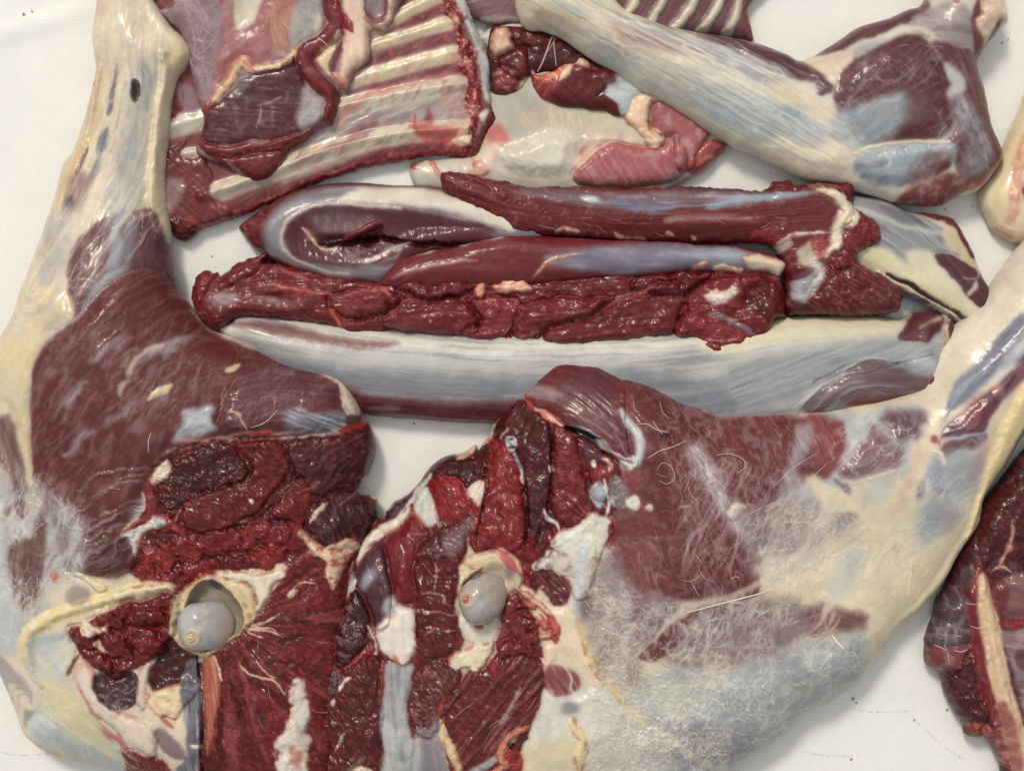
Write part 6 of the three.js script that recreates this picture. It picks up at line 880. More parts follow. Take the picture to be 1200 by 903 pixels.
// ---------------------------------------------------------------- the foreleg with its shoulder
{
  const t = new Thing('foreleg', 'skinned foreleg and shoulder at the top right, pale shank crossing over the belly piece', 'meat leg', 940, 110, 52);
  const b = new Pad([604, 0, 608, 16, 614, 26, 622, 31, 634, 31, 646, 35, 656, 38, 672, 49, 696, 66, 720, 80, 740, 94, 758, 105, 770, 110, 790, 121, 818, 140, 836, 152, 852, 162, 864, 170, 884, 178, 920, 194, 946, 207, 980, 212, 1004, 220, 1040, 230, 1054, 235, 1083, 239, 1110, 238, 1127, 229, 1152, 221, 1172, 199, 1183, 180, 1178, 164, 1170, 146, 1165, 122, 1160, 100, 1152, 72, 1156, 60, 1166, 44, 1180, 30, 1188, 17, 1182, -4, 1178, -40, 1100, -40, 1088, -2, 1068, 6, 1050, 15, 1013, 26, 986, 43, 957, 61, 940, 66, 923, 57, 888, 45, 850, 37, 820, 33, 800, 29, 780, 24, 752, 13, 732, 4, 700, -30, 640, -40, 606, -20],
    { z: 26, T: 40, R: 62, edge: 0.8, es: 14, inset: 0.25, base: '#cbc6b8', name: 'shank', mat: 'fascia', blur: 8 });
  b.swell([610, -10, 700, 30, 800, 80, 900, 130], 30, 12).swell([1050, 110, 1110, 160], 40, 6);
  const leg = { f: [610, -20, 700, 30, 800, 85, 900, 140, 1000, 200] };
  b.f('#d6c9aa', [600, -40, 700, -40, 740, 10, 800, 50, 860, 90, 800, 80, 740, 60, 690, 40, 640, 20, 610, 20], { s: 20, a: 0.8, st: [film(leg, { c: '#ded4ba' }), film(leg, { c: '#bcbcbc', w: 5, th: 0.56 })] });
  b.f('#d8cab0', [604, -10, 626, -20, 640, 10, 648, 30, 630, 32, 612, 24], { s: 8, a: 0.9, lump: [3, 9], sp: { sc: 5, c: '#c9b39a', a: 0.5 } }); b.e('#c08468', [684, 0, 9, 4], { s: 5, a: 0.5 });
  b.f('#aebdc4', [690, 52, 720, 60, 760, 84, 800, 96, 840, 106, 900, 122, 950, 140, 940, 180, 900, 178, 850, 152, 800, 122, 750, 96, 710, 72], { s: 14, a: 0.85, st: [film(leg, { c: '#c9cfcc', w: 4 })], sp: { sc: 12, c: '#97aab6', a: 0.5 } });
  b.f('#c4c1ac', [660, 44, 700, 66, 740, 92, 790, 120, 840, 152, 900, 184, 960, 208, 960, 196, 900, 170, 840, 140, 780, 108, 720, 72], { s: 9, a: 0.85 });
  b.l('#d9cdb6', [740, 80, 770, 90, 800, 104, 824, 112], 12, { s: 9, a: 0.6 }); b.f('#bfae9c', [700, 46, 716, 40, 740, 52, 760, 66, 740, 70, 716, 60], { s: 10, a: 0.4 });
  b.f('#8a7078', [712, 30, 740, 34, 770, 42, 800, 52, 830, 64, 826, 72, 790, 66, 760, 60, 730, 48], { s: 10, a: 0.8, st: [film(leg, { c: '#a99aa0' })] }); b.f('#b8886c', [716, 32, 726, 36, 732, 52, 722, 48], { s: 7, a: 0.5 });
  b.l('#d8d0b4', [660, -20, 720, 12, 780, 34, 830, 44], 9, { s: 7, a: 0.8 }); b.l('#7d8494', [690, 4, 720, 18, 760, 26, 790, 32], 4, { s: 4, a: 0.7 }); b.l('#8c90a0', [720, 26, 760, 36, 800, 44, 840, 58], 4, { s: 4, a: 0.6 });
  b.f('#8f8f9e', [800, 46, 840, 58, 880, 76, 914, 98, 900, 104, 870, 92, 836, 76], { s: 8, a: 0.75, st: [film(leg, { c: '#b3bac4' })] });
  b.f('#7d626c', [742, 14, 790, 28, 830, 34, 850, 50, 820, 48, 780, 36], { s: 9, a: 0.6, st: [film(leg, { c: '#9ca3ae' })] }); b.f('#523540', [818, 34, 852, 39, 888, 47, 922, 58, 942, 68, 958, 80, 970, 96, 972, 110, 956, 112, 950, 98, 920, 92, 890, 78, 856, 58, 830, 46], { s: 5, h: 4, hr: 10, part: 'foreleg_muscle', mat: 'muscle', st: [grain(leg, { c: '#85707c', a: 0.6 })] });
  b.l('#7a6a74', [948, 78, 956, 92, 956, 110], 3, { s: 2, a: 0.6 }); b.l('#a5b4c0', [850, 56, 890, 74, 930, 92], 8, { s: 6, a: 0.5 });
  b.f('#d9ccb0', [896, 100, 930, 104, 956, 118, 972, 122, 974, 140, 950, 140, 920, 128, 900, 116], { s: 14, a: 0.8 });
  b.f('#9aa8b4', [912, 128, 930, 124, 940, 134, 930, 142, 914, 138], { s: 7, a: 0.6 }); b.f('#a7acbc', [946, 150, 960, 146, 968, 158, 956, 168, 944, 162], { s: 8, a: 0.6 });
  b.f('#ded2ba', [892, 172, 920, 160, 950, 172, 980, 168, 994, 180, 998, 200, 980, 210, 950, 206, 920, 194], { s: 14, a: 0.9, h: 4, hr: 20, part: 'elbow', mat: 'fat' });
  // shoulder
  b.f('#593841', [958, 61, 986, 44, 1013, 27, 1050, 15, 1070, 6, 1090, -4, 1090, 12, 1074, 24, 1046, 34, 1010, 48, 980, 62], { s: 4, h: 2, part: 'shoulder_edge_muscle', mat: 'muscle', st: [grain({ ang: -28 }, { c: '#7a6068' })] });
  b.f('#d2c2a8', [942, 66, 962, 62, 990, 58, 1010, 54, 1000, 70, 984, 84, 974, 100, 962, 88], { s: 6, a: 0.9, st: [film({ ang: -20 }, { c: '#c89888', w: 3 }), film({ ang: -20 }, { c: '#b3b3b0', w: 3 })] });
  b.f('#8d8a98', [1000, 60, 1016, 50, 1036, 44, 1036, 52, 1016, 62, 1002, 70], { s: 5, a: 0.7 });
  b.f('#8f8888', [1064, 30, 1090, 10, 1120, 4, 1136, 20, 1144, 60, 1120, 56, 1090, 48, 1074, 44], { s: 8, a: 0.9, part: 'silver_skin', st: [{ ang: 8, l: 22, w: 2.4, c: '#6b4f55', a: 0.6 }, film({ ang: 8 }, { c: '#b0aaa6' })] });
  b.l('#d0c8b8', [1030, 50, 1056, 36, 1076, 34, 1092, 46, 1100, 70], 8, { s: 6, a: 0.7 });
  b.f('#57333a', [974, 118, 976, 104, 984, 86, 1000, 70, 1022, 58, 1046, 46, 1068, 42, 1086, 52, 1096, 70, 1106, 84, 1112, 106, 1118, 130, 1112, 152, 1096, 164, 1060, 168, 1030, 172, 1004, 168, 986, 150, 978, 134], { s: 7, h: 6, hr: 22, part: 'shoulder_muscle', mat: 'muscle', st: [grain({ ang: -35 }, { c: '#795a5e', a: 0.4 })] });
  b.f('#a5b3ba', [976, 138, 994, 128, 1014, 124, 1034, 116, 1056, 110, 1070, 114, 1074, 130, 1056, 150, 1036, 166, 1010, 170, 984, 170, 974, 154], { s: 22, wp: 8, a: 0.85, st: [film({ ang: -35 }, { c: '#bac6cb', w: 6 })], sp: { sc: 9, c: '#7d8ca0', a: 0.5 } });
  b.f('#5f3c42', [1060, 104, 1084, 110, 1090, 134, 1076, 154, 1052, 164, 1058, 130], { s: 18, a: 0.8, wp: 6 }); b.e('#77808e', [1030, 142, 26, 16, -30], { s: 14, a: 0.4 });
  b.f('#5f3c42', [1088, 52, 1120, 56, 1146, 66, 1156, 92, 1162, 120, 1172, 150, 1182, 180, 1168, 200, 1150, 216, 1130, 210, 1112, 190, 1104, 170, 1116, 150, 1118, 120, 1104, 84], { s: 7, h: 4, part: 'blade_muscle', mat: 'muscle', st: [grain({ ang: 65 }, { c: '#85686e', a: 0.5 })] });
  b.f('#c3c6c8', [1104, 76, 1116, 84, 1128, 92, 1126, 110, 1112, 122, 1104, 112, 1112, 100, 1104, 90], { s: 7, a: 0.85 }); b.f('#8d8d9a', [1108, 120, 1130, 118, 1144, 136, 1156, 160, 1160, 188, 1146, 206, 1126, 204, 1130, 170, 1116, 150], { s: 13, a: 0.7, st: [film({ ang: 70 }, { c: '#b5b2b6' })], sp: { sc: 6, c: '#5f4850', a: 0.5 } });
  b.f('#8d9cab', [1000, 190, 1020, 180, 1060, 172, 1106, 170, 1116, 180, 1112, 196, 1098, 206, 1066, 218, 1030, 218, 1008, 208], { s: 6, a: 0.95, h: 4, hr: 14, part: 'blue_lens', st: [film({ ang: -20 }, { c: '#a9bac6', w: 5 }), { ang: -20, l: 30, w: 5, c: '#6a4a5c', a: 0.5, th: 0.55 }] }); b.f('#6a4a58', [1074, 186, 1096, 178, 1112, 186, 1100, 204, 1070, 216, 1060, 204], { s: 14, a: 0.7 });
  b.l('#d9d3bf', [998, 182, 1020, 174, 1060, 169, 1108, 170], 5, { s: 4, a: 0.9, h: 2 }); b.l('#cfd4d2', [1034, 180, 1040, 190, 1038, 200], 4, { s: 3, a: 0.8, h: 1.5 }); b.e('#713c42', [1100, 196, 10, 8, -20], { s: 4, h: 2 });
  b.f('#c9c5b6', [996, 206, 1020, 218, 1050, 222, 1060, 228, 1052, 234, 1030, 228, 1004, 218], { s: 6, a: 0.9, st: [film({ ang: 20 }, { c: '#d6cdb8' })] });
  b.f('#743c40', [1054, 234, 1066, 222, 1090, 212, 1110, 204, 1126, 206, 1140, 214, 1128, 228, 1110, 238, 1083, 240], { s: 5, h: 2, part: 'trimmed_edge', mat: 'muscle', lump: [2, 9], sp: { sc: 6, c: '#9a8a8c', a: 0.5 } }); b.l('#b06a48', [1060, 226, 1080, 214, 1104, 206], 4, { s: 3, a: 0.7 }); b.l('#a35e44', [1126, 222, 1150, 214, 1168, 194, 1180, 176], 7, { s: 5, a: 0.7, h: 1.5 });
  b.f('#5c2d33', [1136, 20, 1144, 0, 1150, 30, 1156, 50, 1152, 70, 1144, 62], { s: 4, a: 0.9 });
  b.f('#dfc9b0', [1142, -30, 1180, -30, 1188, 10, 1182, 22, 1170, 22, 1166, 36, 1160, 46, 1148, 42, 1142, 26, 1148, 12], { s: 3, h: 7, hr: 10, wp: 3, part: 'knuckle_fat', mat: 'fat', lump: [4, 9], sp: { sc: 6, c: '#d5a898', a: 0.5 } });
  b.f('#64303a', [1160, 46, 1170, 24, 1178, 24, 1168, 44, 1154, 66], { s: 3, a: 0.9 }); b.e('#a83c34', [1118, 3, 4, 3], { s: 2 });
  b.melt();
  b.f(null, [620, -20, 740, 0, 960, 100, 980, 200, 880, 170, 700, 60, 620, 20], { s: 20, st: [{ ...leg, l: 70, w: 3.4, c: '#e0dccb', a: 0.5, h: 1.2, th: 0.52 }, { ...leg, l: 60, w: 4, c: '#98a3ac', a: 0.4, th: 0.56 }], str: { ...leg, l: 90, w: 8, c: '#e6e2d4', a: 0.6 } });
  b.f(null, [980, 90, 1100, 60, 1170, 160, 1120, 220, 1000, 210], { s: 20, web: { sc: 16, c: '#bcc4c8', a: 0.14, lw: 0.1, h: 0.3 }, str: [{ ang: -35, l: 60, w: 12, c: '#c6cccc', a: 0.25 }, { ang: 60, l: 60, w: 12, c: '#b5b2b4', a: 0.2 }] });
  b.finish(0.06); t.put(b);
  t.strands('tissue_fibre', b, [...wander(b, [640, 0, 720, 40, 900, 120, 960, 180, 860, 150, 700, 60], 6, 34, 32, 20, 0.34, '#dcdcd2', 51, 0.12), ...wander(b, [990, 80, 1100, 60, 1160, 180, 1060, 200], 5, 16, -40, 120, 0.3, '#b9b2b2', 52, 0.5)]);
}
// ---------------------------------------------------------------- loins and tenderloins in the middle
{
  const t = new Thing('loin', 'long loin sheathed in striped silver skin along the middle of the table', 'meat loin', 690, 430, 34);
  const fl = { f: [250, 385, 420, 420, 600, 432, 800, 425, 950, 400, 1100, 390] };
  const b = new Pad([250, 386, 267, 374, 290, 366, 400, 374, 560, 384, 760, 380, 830, 376, 900, 371, 922, 369, 970, 367, 1020, 367, 1060, 371, 1076, 364, 1092, 362, 1106, 366, 1120, 367, 1125, 380, 1131, 390, 1132, 404, 1126, 414, 1124, 432, 1118, 440, 1126, 446, 1120, 456, 1106, 468, 1094, 472, 1060, 474, 1040, 482, 1000, 494, 940, 506, 850, 512, 700, 512, 620, 506, 576, 497, 540, 496, 500, 493, 450, 489, 420, 484, 390, 470, 330, 444, 280, 408], { z: 8, T: 42, R: 46, edge: 0.7, es: 14, base: '#b5b5b2', name: 'silver_skin', mat: 'fascia', blur: 6 });
  b.milk = 0.5;
  b.f('#d3d0c6', [250, 382, 300, 368, 420, 384, 600, 394, 800, 380, 830, 400, 760, 412, 600, 416, 460, 412, 360, 404, 280, 398], { s: 14, a: 0.95 });
  b.f('#8d929c', [300, 408, 400, 432, 480, 440, 600, 448, 700, 440, 820, 452, 900, 450, 850, 500, 700, 500, 560, 478, 430, 470, 360, 448], { s: 22, a: 0.9 });
  b.all({ st: [{ ...fl, l: 90, w: 2.6, c: '#d6d6d2', a: 0.35, h: 0.4, th: 0.5 }, { ...fl, l: 80, w: 2.4, c: '#5f636e', a: 0.5, th: 0.53 }] });
  b.f('#6f7580', [330, 424, 420, 434, 520, 440, 640, 440, 760, 434, 860, 446, 960, 432, 920, 470, 800, 480, 640, 466, 520, 462, 430, 454], { s: 24, wp: 6, a: 0.8, st: [{ ...fl, l: 70, w: 2.6, c: '#c2c6ca', a: 0.6, th: 0.5 }, { ...fl, l: 70, w: 2.6, c: '#4f505c', a: 0.4, th: 0.56 }] });
  b.f('#776f7c', [380, 444, 450, 452, 540, 458, 620, 456, 600, 468, 500, 470, 420, 464], { s: 12, a: 0.7, st: [{ ...fl, l: 60, w: 2.4, c: '#b9bcc2', a: 0.6 }] });
  b.f('#5f2c36', [380, 448, 430, 462, 480, 468, 540, 472, 590, 470, 640, 472, 640, 520, 500, 520, 420, 510, 380, 480], { s: 14, a: 0.95, part: 'loin_meat', mat: 'muscle', st: [grain(fl, { c: '#7f5a66', a: 0.4 })] });
  b.f('#673743', [268, 376, 330, 380, 400, 396, 470, 402, 420, 408, 350, 398, 300, 386], { s: 8, a: 0.8, st: [film({ ang: 10 }, { c: '#8d6f78' })] });
  b.f('#a5a29e', [430, 478, 450, 474, 470, 478, 460, 484], { s: 4, a: 0.4 });
  b.f('#d0c8ae', [826, 384, 860, 374, 920, 367, 1060, 367, 1064, 376, 1050, 390, 980, 398, 900, 404, 860, 414, 820, 410], { s: 14, a: 0.9, st: [film(fl, { c: '#d8cfb0' })] });
  b.f('#8f959a', [860, 430, 940, 414, 1000, 402, 1050, 396, 1090, 400, 1096, 430, 1080, 446, 1000, 440, 930, 460, 880, 478, 850, 460], { s: 16, a: 0.85, st: [{ ang: -20, l: 60, w: 3, c: '#c2c8ca', a: 0.7, h: 1.6 }, { ang: -20, l: 60, w: 3, c: '#5f6672', a: 0.6, th: 0.55 }] });
  b.f('#634a58', [940, 482, 960, 456, 986, 432, 1010, 422, 1040, 426, 1070, 440, 1092, 446, 1090, 466, 1050, 474, 1000, 476, 970, 488], { s: 9, a: 0.85, h: 3, part: 'loin_tail', mat: 'muscle', st: [{ f: [930, 490, 990, 440, 1090, 440], l: 40, w: 3, c: '#9a96a0', a: 0.7, h: 1.6 }] });
  b.f('#6b2f36', [990, 474, 1010, 466, 1050, 462, 1086, 464, 1070, 473, 1020, 477], { s: 6, a: 0.8, st: [grain({ ang: 0 }, { c: '#a08a88' })] });
  for (const a of [[930, 488, 960, 458, 990, 434, 1020, 424, 1060, 428], [940, 496, 976, 470, 1006, 456], [1032, 428, 1060, 424, 1092, 416], [1010, 424, 990, 428, 950, 450]]) b.l('#4e4a55', a, 3, { s: 3, a: 0.6, h: -3 });
  b.l('#c8cdd0', [930, 478, 970, 448, 1006, 422, 1040, 424], 4, { s: 3, a: 0.7, h: 2 }); b.l('#b9c4cc', [1060, 420, 1084, 424, 1098, 440, 1088, 456], 14, { s: 9, a: 0.6 });
  b.f('#59303a', [1050, 398, 1060, 384, 1074, 368, 1092, 362, 1106, 368, 1106, 378, 1090, 392, 1084, 400, 1066, 400], { s: 3, h: 3, part: 'cut_end', mat: 'muscle', st: [grain({ ang: -40 })] }); b.l('#c0b3a0', [1076, 386, 1090, 378, 1104, 372], 5, { s: 3, a: 0.85 }); b.e('#4d2630', [1090, 386, 12, 8, -20], { s: 5, a: 0.8 });
  b.l('#d9cbae', [1110, 378, 1108, 396, 1106, 414, 1108, 430, 1107, 444], 7, { s: 3, h: 3, part: 'fat_edge', mat: 'fat' });
  b.f('#4a3234', [1112, 380, 1118, 368, 1126, 382, 1132, 396, 1130, 408, 1124, 420, 1120, 436, 1110, 440, 1106, 426, 1110, 406], { s: 3, h: 3, gr: 1.5, part: 'cut_end', mat: 'cut', st: [{ ang: 80, l: 10, w: 2.4, c: '#75605a', a: 0.6, h: 1.4 }] }); b.e('#b84038', [1130, 406, 5, 4], { s: 2, h: 1 });
  b.f('#702a30', [1086, 450, 1092, 440, 1104, 438, 1110, 446, 1120, 440, 1126, 447, 1116, 460, 1100, 470, 1090, 470], { s: 3, h: 5, gr: 1.8, part: 'red_tip', mat: 'cut', lump: [4, 7], sp: { sc: 4, c: '#a06060', a: 0.5 } }); b.l('#d8c8ac', [1104, 436, 1108, 444, 1106, 450], 5, { s: 2, h: 3 });
  b.finish(0.05); t.put(b);
}
{
  const t = new Thing('loin_end', 'folded over loin end with cream lining and a dark cut rim, right of the strips', 'meat loin', 1085, 300, 34);
  const b = new Pad([970, 226, 1003, 226, 1024, 228, 1046, 233, 1072, 246, 1090, 247, 1104, 249, 1120, 253, 1128, 262, 1136, 276, 1144, 290, 1150, 308, 1160, 328, 1167, 345, 1168, 382, 1160, 385, 1150, 386, 1134, 381, 1112, 368, 1098, 361, 1078, 352, 1058, 346, 1040, 334, 1020, 320, 990, 306, 970, 280], { z: 14, T: 22, R: 24, edge: 0.7, inset: 0.3, base: '#cfc9b2', name: 'cream_lining', mat: 'fascia', blur: 5 });
  b.milk = 0.6; const fl = { f: [980, 226, 1060, 270, 1170, 370] };
  b.f('#84878c', [990, 224, 1046, 230, 1080, 250, 1120, 280, 1128, 296, 1110, 300, 1080, 292, 1060, 296, 1070, 320, 1040, 296, 1010, 282, 990, 270], { s: 9, a: 0.95, part: 'silver_skin', st: [{ ...fl, l: 60, w: 2.6, c: '#b6bcbe', a: 0.7, h: 1 }, { ...fl, l: 60, w: 3, c: '#595d66', a: 0.6, th: 0.54 }] });
  b.l('#c2c7c6', [1000, 242, 1040, 258, 1080, 270, 1110, 276], 6, { s: 5, a: 0.7 }); b.f('#5f5f6a', [1030, 240, 1056, 246, 1086, 262, 1070, 264, 1044, 256], { s: 6, a: 0.6 });
  b.f('#d3cba9', [1006, 294, 1030, 290, 1060, 306, 1090, 330, 1120, 352, 1160, 380, 1150, 384, 1110, 360, 1070, 338, 1034, 318, 1012, 306], { s: 10, a: 0.95, st: [film(fl, { c: '#dcd6bc' })] });
  b.f('#c9bb9c', [1104, 270, 1124, 262, 1136, 284, 1146, 310, 1148, 330, 1140, 320, 1126, 300, 1110, 290], { s: 6, a: 0.9, sp: { sc: 6, c: '#d2a888', a: 0.5 }, part: 'fat_rim', mat: 'fat' });
  b.f('#63343c', [1078, 248, 1104, 249, 1122, 254, 1130, 266, 1138, 282, 1146, 298, 1140, 300, 1130, 284, 1120, 268, 1104, 258], { s: 3, h: 3, part: 'cut_rim', mat: 'cut', lump: [3, 6] });
  b.f('#543340', [1095, 300, 1102, 296, 1120, 300, 1138, 310, 1148, 316, 1156, 326, 1166, 346, 1167, 376, 1150, 362, 1132, 344, 1116, 326, 1104, 314], { s: 3, h: 4, gr: 1.2, part: 'dark_meat', mat: 'muscle', st: [grain({ ang: 50 })] });
  b.l('#c0b0a0', [1128, 326, 1144, 326, 1150, 318], 3, { s: 2, a: 0.8, h: 1 }); b.l('#c5c2b8', [1134, 346, 1142, 336, 1144, 330], 5, { s: 2.5, a: 0.9, h: 1.5 });
  b.l('#33252b', [1040, 322, 1060, 330, 1090, 348, 1120, 366, 1140, 378], 5.5, { s: 2.5, h: -6, hr: 3, tp: 0.3 });
  b.l('#d9d2ba', [1030, 320, 1050, 331, 1080, 348, 1110, 364, 1134, 380, 1150, 384], 7, { s: 2.5, h: 5, hr: 4, tp: 0.3, part: 'pale_layer', mat: 'fat' });
  b.l('#51535c', [1050, 340, 1070, 347, 1090, 355], 6, { s: 3, a: 0.9 });
  b.finish(0.05); t.put(b);
}
{
  const t = new Thing('folded_loin', 'loin strip bent back in a U at the left, pale band running round the bend', 'meat strip', 420, 275, 36);
  const bend = [640, 268, 590, 262, 540, 248, 480, 238, 430, 234, 380, 236, 346, 248, 326, 268, 326, 290, 344, 306, 380, 320, 430, 328, 470, 326];
  const b = new Pad([275, 264, 286, 254, 302, 243, 328, 226, 350, 218, 380, 212, 410, 210, 460, 213, 516, 216, 560, 222, 640, 240, 640, 290, 560, 300, 500, 310, 470, 330, 446, 338, 410, 340, 390, 335, 360, 327, 332, 315, 314, 305, 306, 295, 292, 289, 281, 274], { z: 6, T: 38, R: 30, edge: 0.8, es: 12, base: '#5e2f38', name: 'loin_meat', mat: 'muscle', blur: 6 });
  b.milk = 0.5;
  b.f('#642a32', [276, 264, 290, 252, 312, 240, 316, 260, 312, 284, 316, 302, 304, 294, 290, 286], { s: 5, h: -6, part: 'thin_fin', mat: 'cut', st: [grain({ ang: 70 }, { c: '#8a5a60' })] });
  b.l('#8b8f9a', bend, 34, { s: 12, a: 0.8, tp: 0, part: 'silver_skin', mat: 'fascia', st: [{ f: bend, l: 60, w: 3.5, c: '#b3b5b8', a: 0.5 }, { f: bend, l: 50, w: 3.5, c: '#5d4a55', a: 0.5, th: 0.54 }] });
  b.f('#d3cbbb', [420, 222, 470, 218, 516, 224, 560, 240, 600, 258, 600, 272, 570, 262, 530, 248, 480, 240, 430, 238, 396, 236], { s: 8, a: 0.95, st: [film({ ang: 8 }, { c: '#ded8ca' })] });
  b.l('#4e4a55', [340, 224, 370, 215, 410, 212, 460, 215, 516, 218], 4, { s: 3, a: 0.8 });
  b.l('#612a33', [300, 296, 326, 312, 360, 324, 400, 334, 446, 334], 16, { s: 6, a: 0.9 });
  b.f('#5a3540', [336, 290, 332, 270, 344, 254, 370, 242, 410, 240, 450, 242, 500, 250, 560, 262, 580, 272, 540, 276, 500, 284, 470, 300, 420, 312, 380, 310, 350, 302], { s: 6, h: -9, hr: 26, part: 'inner_meat', mat: 'muscle', st: [{ ang: 78, l: 16, w: 3.4, c: '#765862', a: 0.3, h: 0.8, patch: 30 }] });
  b.l('#cfc6b8', [470, 246, 430, 242, 380, 240, 348, 252, 331, 270, 331, 290, 348, 304, 380, 318, 410, 322], 4, { s: 2.5, a: 0.85, h: 1.5, tp: 0.3 });
  b.f('#8a767e', [362, 256, 390, 250, 430, 252, 450, 262, 430, 272, 400, 274, 376, 270], { s: 12, a: 0.6, st: [{ ang: 84, l: 14, w: 2.6, c: '#a8999e', a: 0.4 }] });
  b.f('#3b191f', [372, 276, 390, 272, 420, 272, 446, 264, 452, 272, 446, 286, 420, 290, 396, 288, 380, 286], { s: 10, h: -8, hr: 14, wp: 5, part: 'dark_fold', mat: 'muscle', st: [grain({ ang: 8 }, { c: '#64343a' })] });
  b.l('#3d1b22', [366, 284, 400, 286, 440, 278, 490, 286, 560, 286], 9, { s: 7, h: -9, hr: 6, a: 0.9, wp: 4 });
  b.l('#73303a', [402, 282, 420, 272, 436, 264, 448, 262], 9, { s: 4, h: 8, hr: 5, tp: 0.6, part: 'small_roll', mat: 'muscle' }); 
  b.l('#d5c5ae', [354, 268, 364, 278, 372, 286], 5, { s: 2, h: 2.5, part: 'fat_shred', mat: 'fat' }); b.l('#d8c9b4', [374, 286, 384, 292, 394, 290, 390, 296], 4, { s: 1.8, h: 2.5, wp: 4, part: 'fat_shred', mat: 'fat' });
  b.f('#8d7a80', [400, 300, 440, 290, 470, 288, 460, 306, 430, 310], { s: 8, a: 0.7, st: [film({ ang: -15 }, { c: '#b0a4a6' })] });
  for (const a of [[420, 300, 440, 296, 450, 292], [436, 308, 452, 300, 464, 296]]) b.l('#4f1f27', a, 7, { s: 4, a: 0.8 });
  b.l('#cbc6c0', [424, 308, 440, 304, 458, 294, 480, 284], 4, { s: 3, a: 0.8 });
  b.finish(0.06); t.put(b);
}
{
  const t = new Thing('ragged_strip', 'ragged dark red strip below the others, its left tip curled, right end lumpy', 'meat strip', 570, 355, 40);
  const b = new Pad([222, 352, 226, 326, 236, 316, 248, 318, 258, 321, 272, 309, 290, 302, 308, 294, 313, 298, 309, 306, 326, 308, 360, 316, 420, 326, 448, 326, 520, 318, 620, 316, 720, 312, 800, 306, 880, 304, 914, 316, 922, 340, 924, 368, 910, 378, 906, 390, 888, 406, 874, 418, 844, 422, 818, 415, 816, 404, 798, 398, 764, 398, 750, 403, 700, 406, 666, 408, 618, 407, 568, 403, 530, 398, 470, 392, 420, 392, 404, 394, 396, 386, 350, 376, 300, 371, 277, 372, 256, 386, 242, 384, 226, 364], { z: 22, T: 20, R: 18, edge: 2.8, es: 6, base: '#6a2a31', name: 'strip_meat', mat: 'muscle', blur: 4, inset: 0.3 });
  b.all({ lump: [13, 22], st: [grain({ ang: -5 }, { c: '#8a545a', a: 0.5, h: 2 }), { ang: -8, l: 30, w: 4, c: '#48181e', a: 0.5, th: 0.55 }], sp: { sc: 4, c: '#b98a88', a: 0.35, th: 0.66, h: 0.6 } });
  b.f('#672c35', [242, 384, 246, 360, 262, 346, 290, 348, 340, 352, 390, 366, 400, 386, 350, 378, 300, 372, 276, 373, 258, 386], { s: 4, h: 4, part: 'smooth_tip', mat: 'muscle', st: [grain({ ang: 8 })] }); b.e('#a59a9e', [262, 350, 18, 8, -10], { s: 8, a: 0.8 }); b.e('#97858a', [318, 352, 26, 4, 14], { s: 5, a: 0.6 });
  b.f('#762c34', [226, 352, 228, 328, 238, 318, 250, 322, 244, 336, 236, 352, 230, 362], { s: 3, h: 3, gr: 1.5, part: 'curled_tip', mat: 'muscle' }); b.f('#6a2a32', [256, 326, 272, 312, 292, 303, 310, 296, 304, 312, 292, 324, 270, 334, 256, 340], { s: 3, h: 3, gr: 1.2, part: 'curled_tip', mat: 'muscle', st: [grain({ ang: -30 })] });
  b.l('#c2594f', [314, 335, 330, 336, 352, 340, 376, 344, 404, 348, 424, 346, 444, 338, 456, 338], 5, { s: 2.5, h: 3, tp: 0.6, wp: 4, part: 'pink_sinew', mat: 'fat' }); b.l('#b56a60', [330, 315, 344, 320, 360, 328], 4, { s: 2.5, a: 0.8, h: 1 });
  b.f('#a44844', [406, 356, 414, 342, 430, 336, 450, 338, 458, 346, 448, 362, 436, 372, 424, 370], { s: 4, h: 4, part: 'torn_flap', mat: 'cut', st: [{ ang: -20, l: 14, w: 3, c: '#cf8a7a', a: 0.6 }] });
  b.l('#c4604e', [386, 362, 394, 372, 398, 384], 5, { s: 3, h: 2 }); b.f('#84303a', [424, 336, 428, 322, 436, 330, 436, 338], { s: 2, h: 4 });
  b.f('#6e2c36', [540, 350, 580, 340, 640, 344, 690, 344, 740, 346, 700, 370, 650, 382, 600, 380, 560, 370], { s: 6, h: 3, hr: 12, gr: 1.6, part: 'meat_slab', mat: 'cut', st: [grain({ ang: -6 }, { c: '#854a54' })] });
  for (const a of [[590, 352, 602, 362, 612, 374, 600, 384, 580, 392], [600, 382, 640, 374, 690, 362, 716, 352], [440, 372, 470, 366, 500, 362], [520, 374, 534, 382, 542, 392], [706, 364, 724, 350, 752, 340], [560, 394, 590, 388, 620, 382]]) b.l('#c09a90', a, 2.6, { s: 1.8, a: 0.8, h: 1.4 });
  b.l('#d8cdc2', [690, 362, 700, 354, 706, 348], 5, { s: 2, h: 2.5, tp: 0.8, part: 'sinew', mat: 'fat' }); b.l('#d6c8b8', [700, 388, 712, 380, 724, 382, 730, 376], 7, { s: 2.5, h: 2.5, wp: 4, part: 'sinew', mat: 'fat' }); b.f('#a86a68', [712, 376, 726, 366, 744, 360, 756, 364, 740, 374, 726, 382], { s: 4, a: 0.7 });
  b.f('#a83e3e', [514, 380, 524, 374, 536, 378, 540, 390, 530, 388, 520, 392], { s: 3, h: 2.5 }); b.l('#c08a80', [716, 360, 732, 348, 756, 340, 764, 336], 2, { s: 1.5, a: 0.8 });
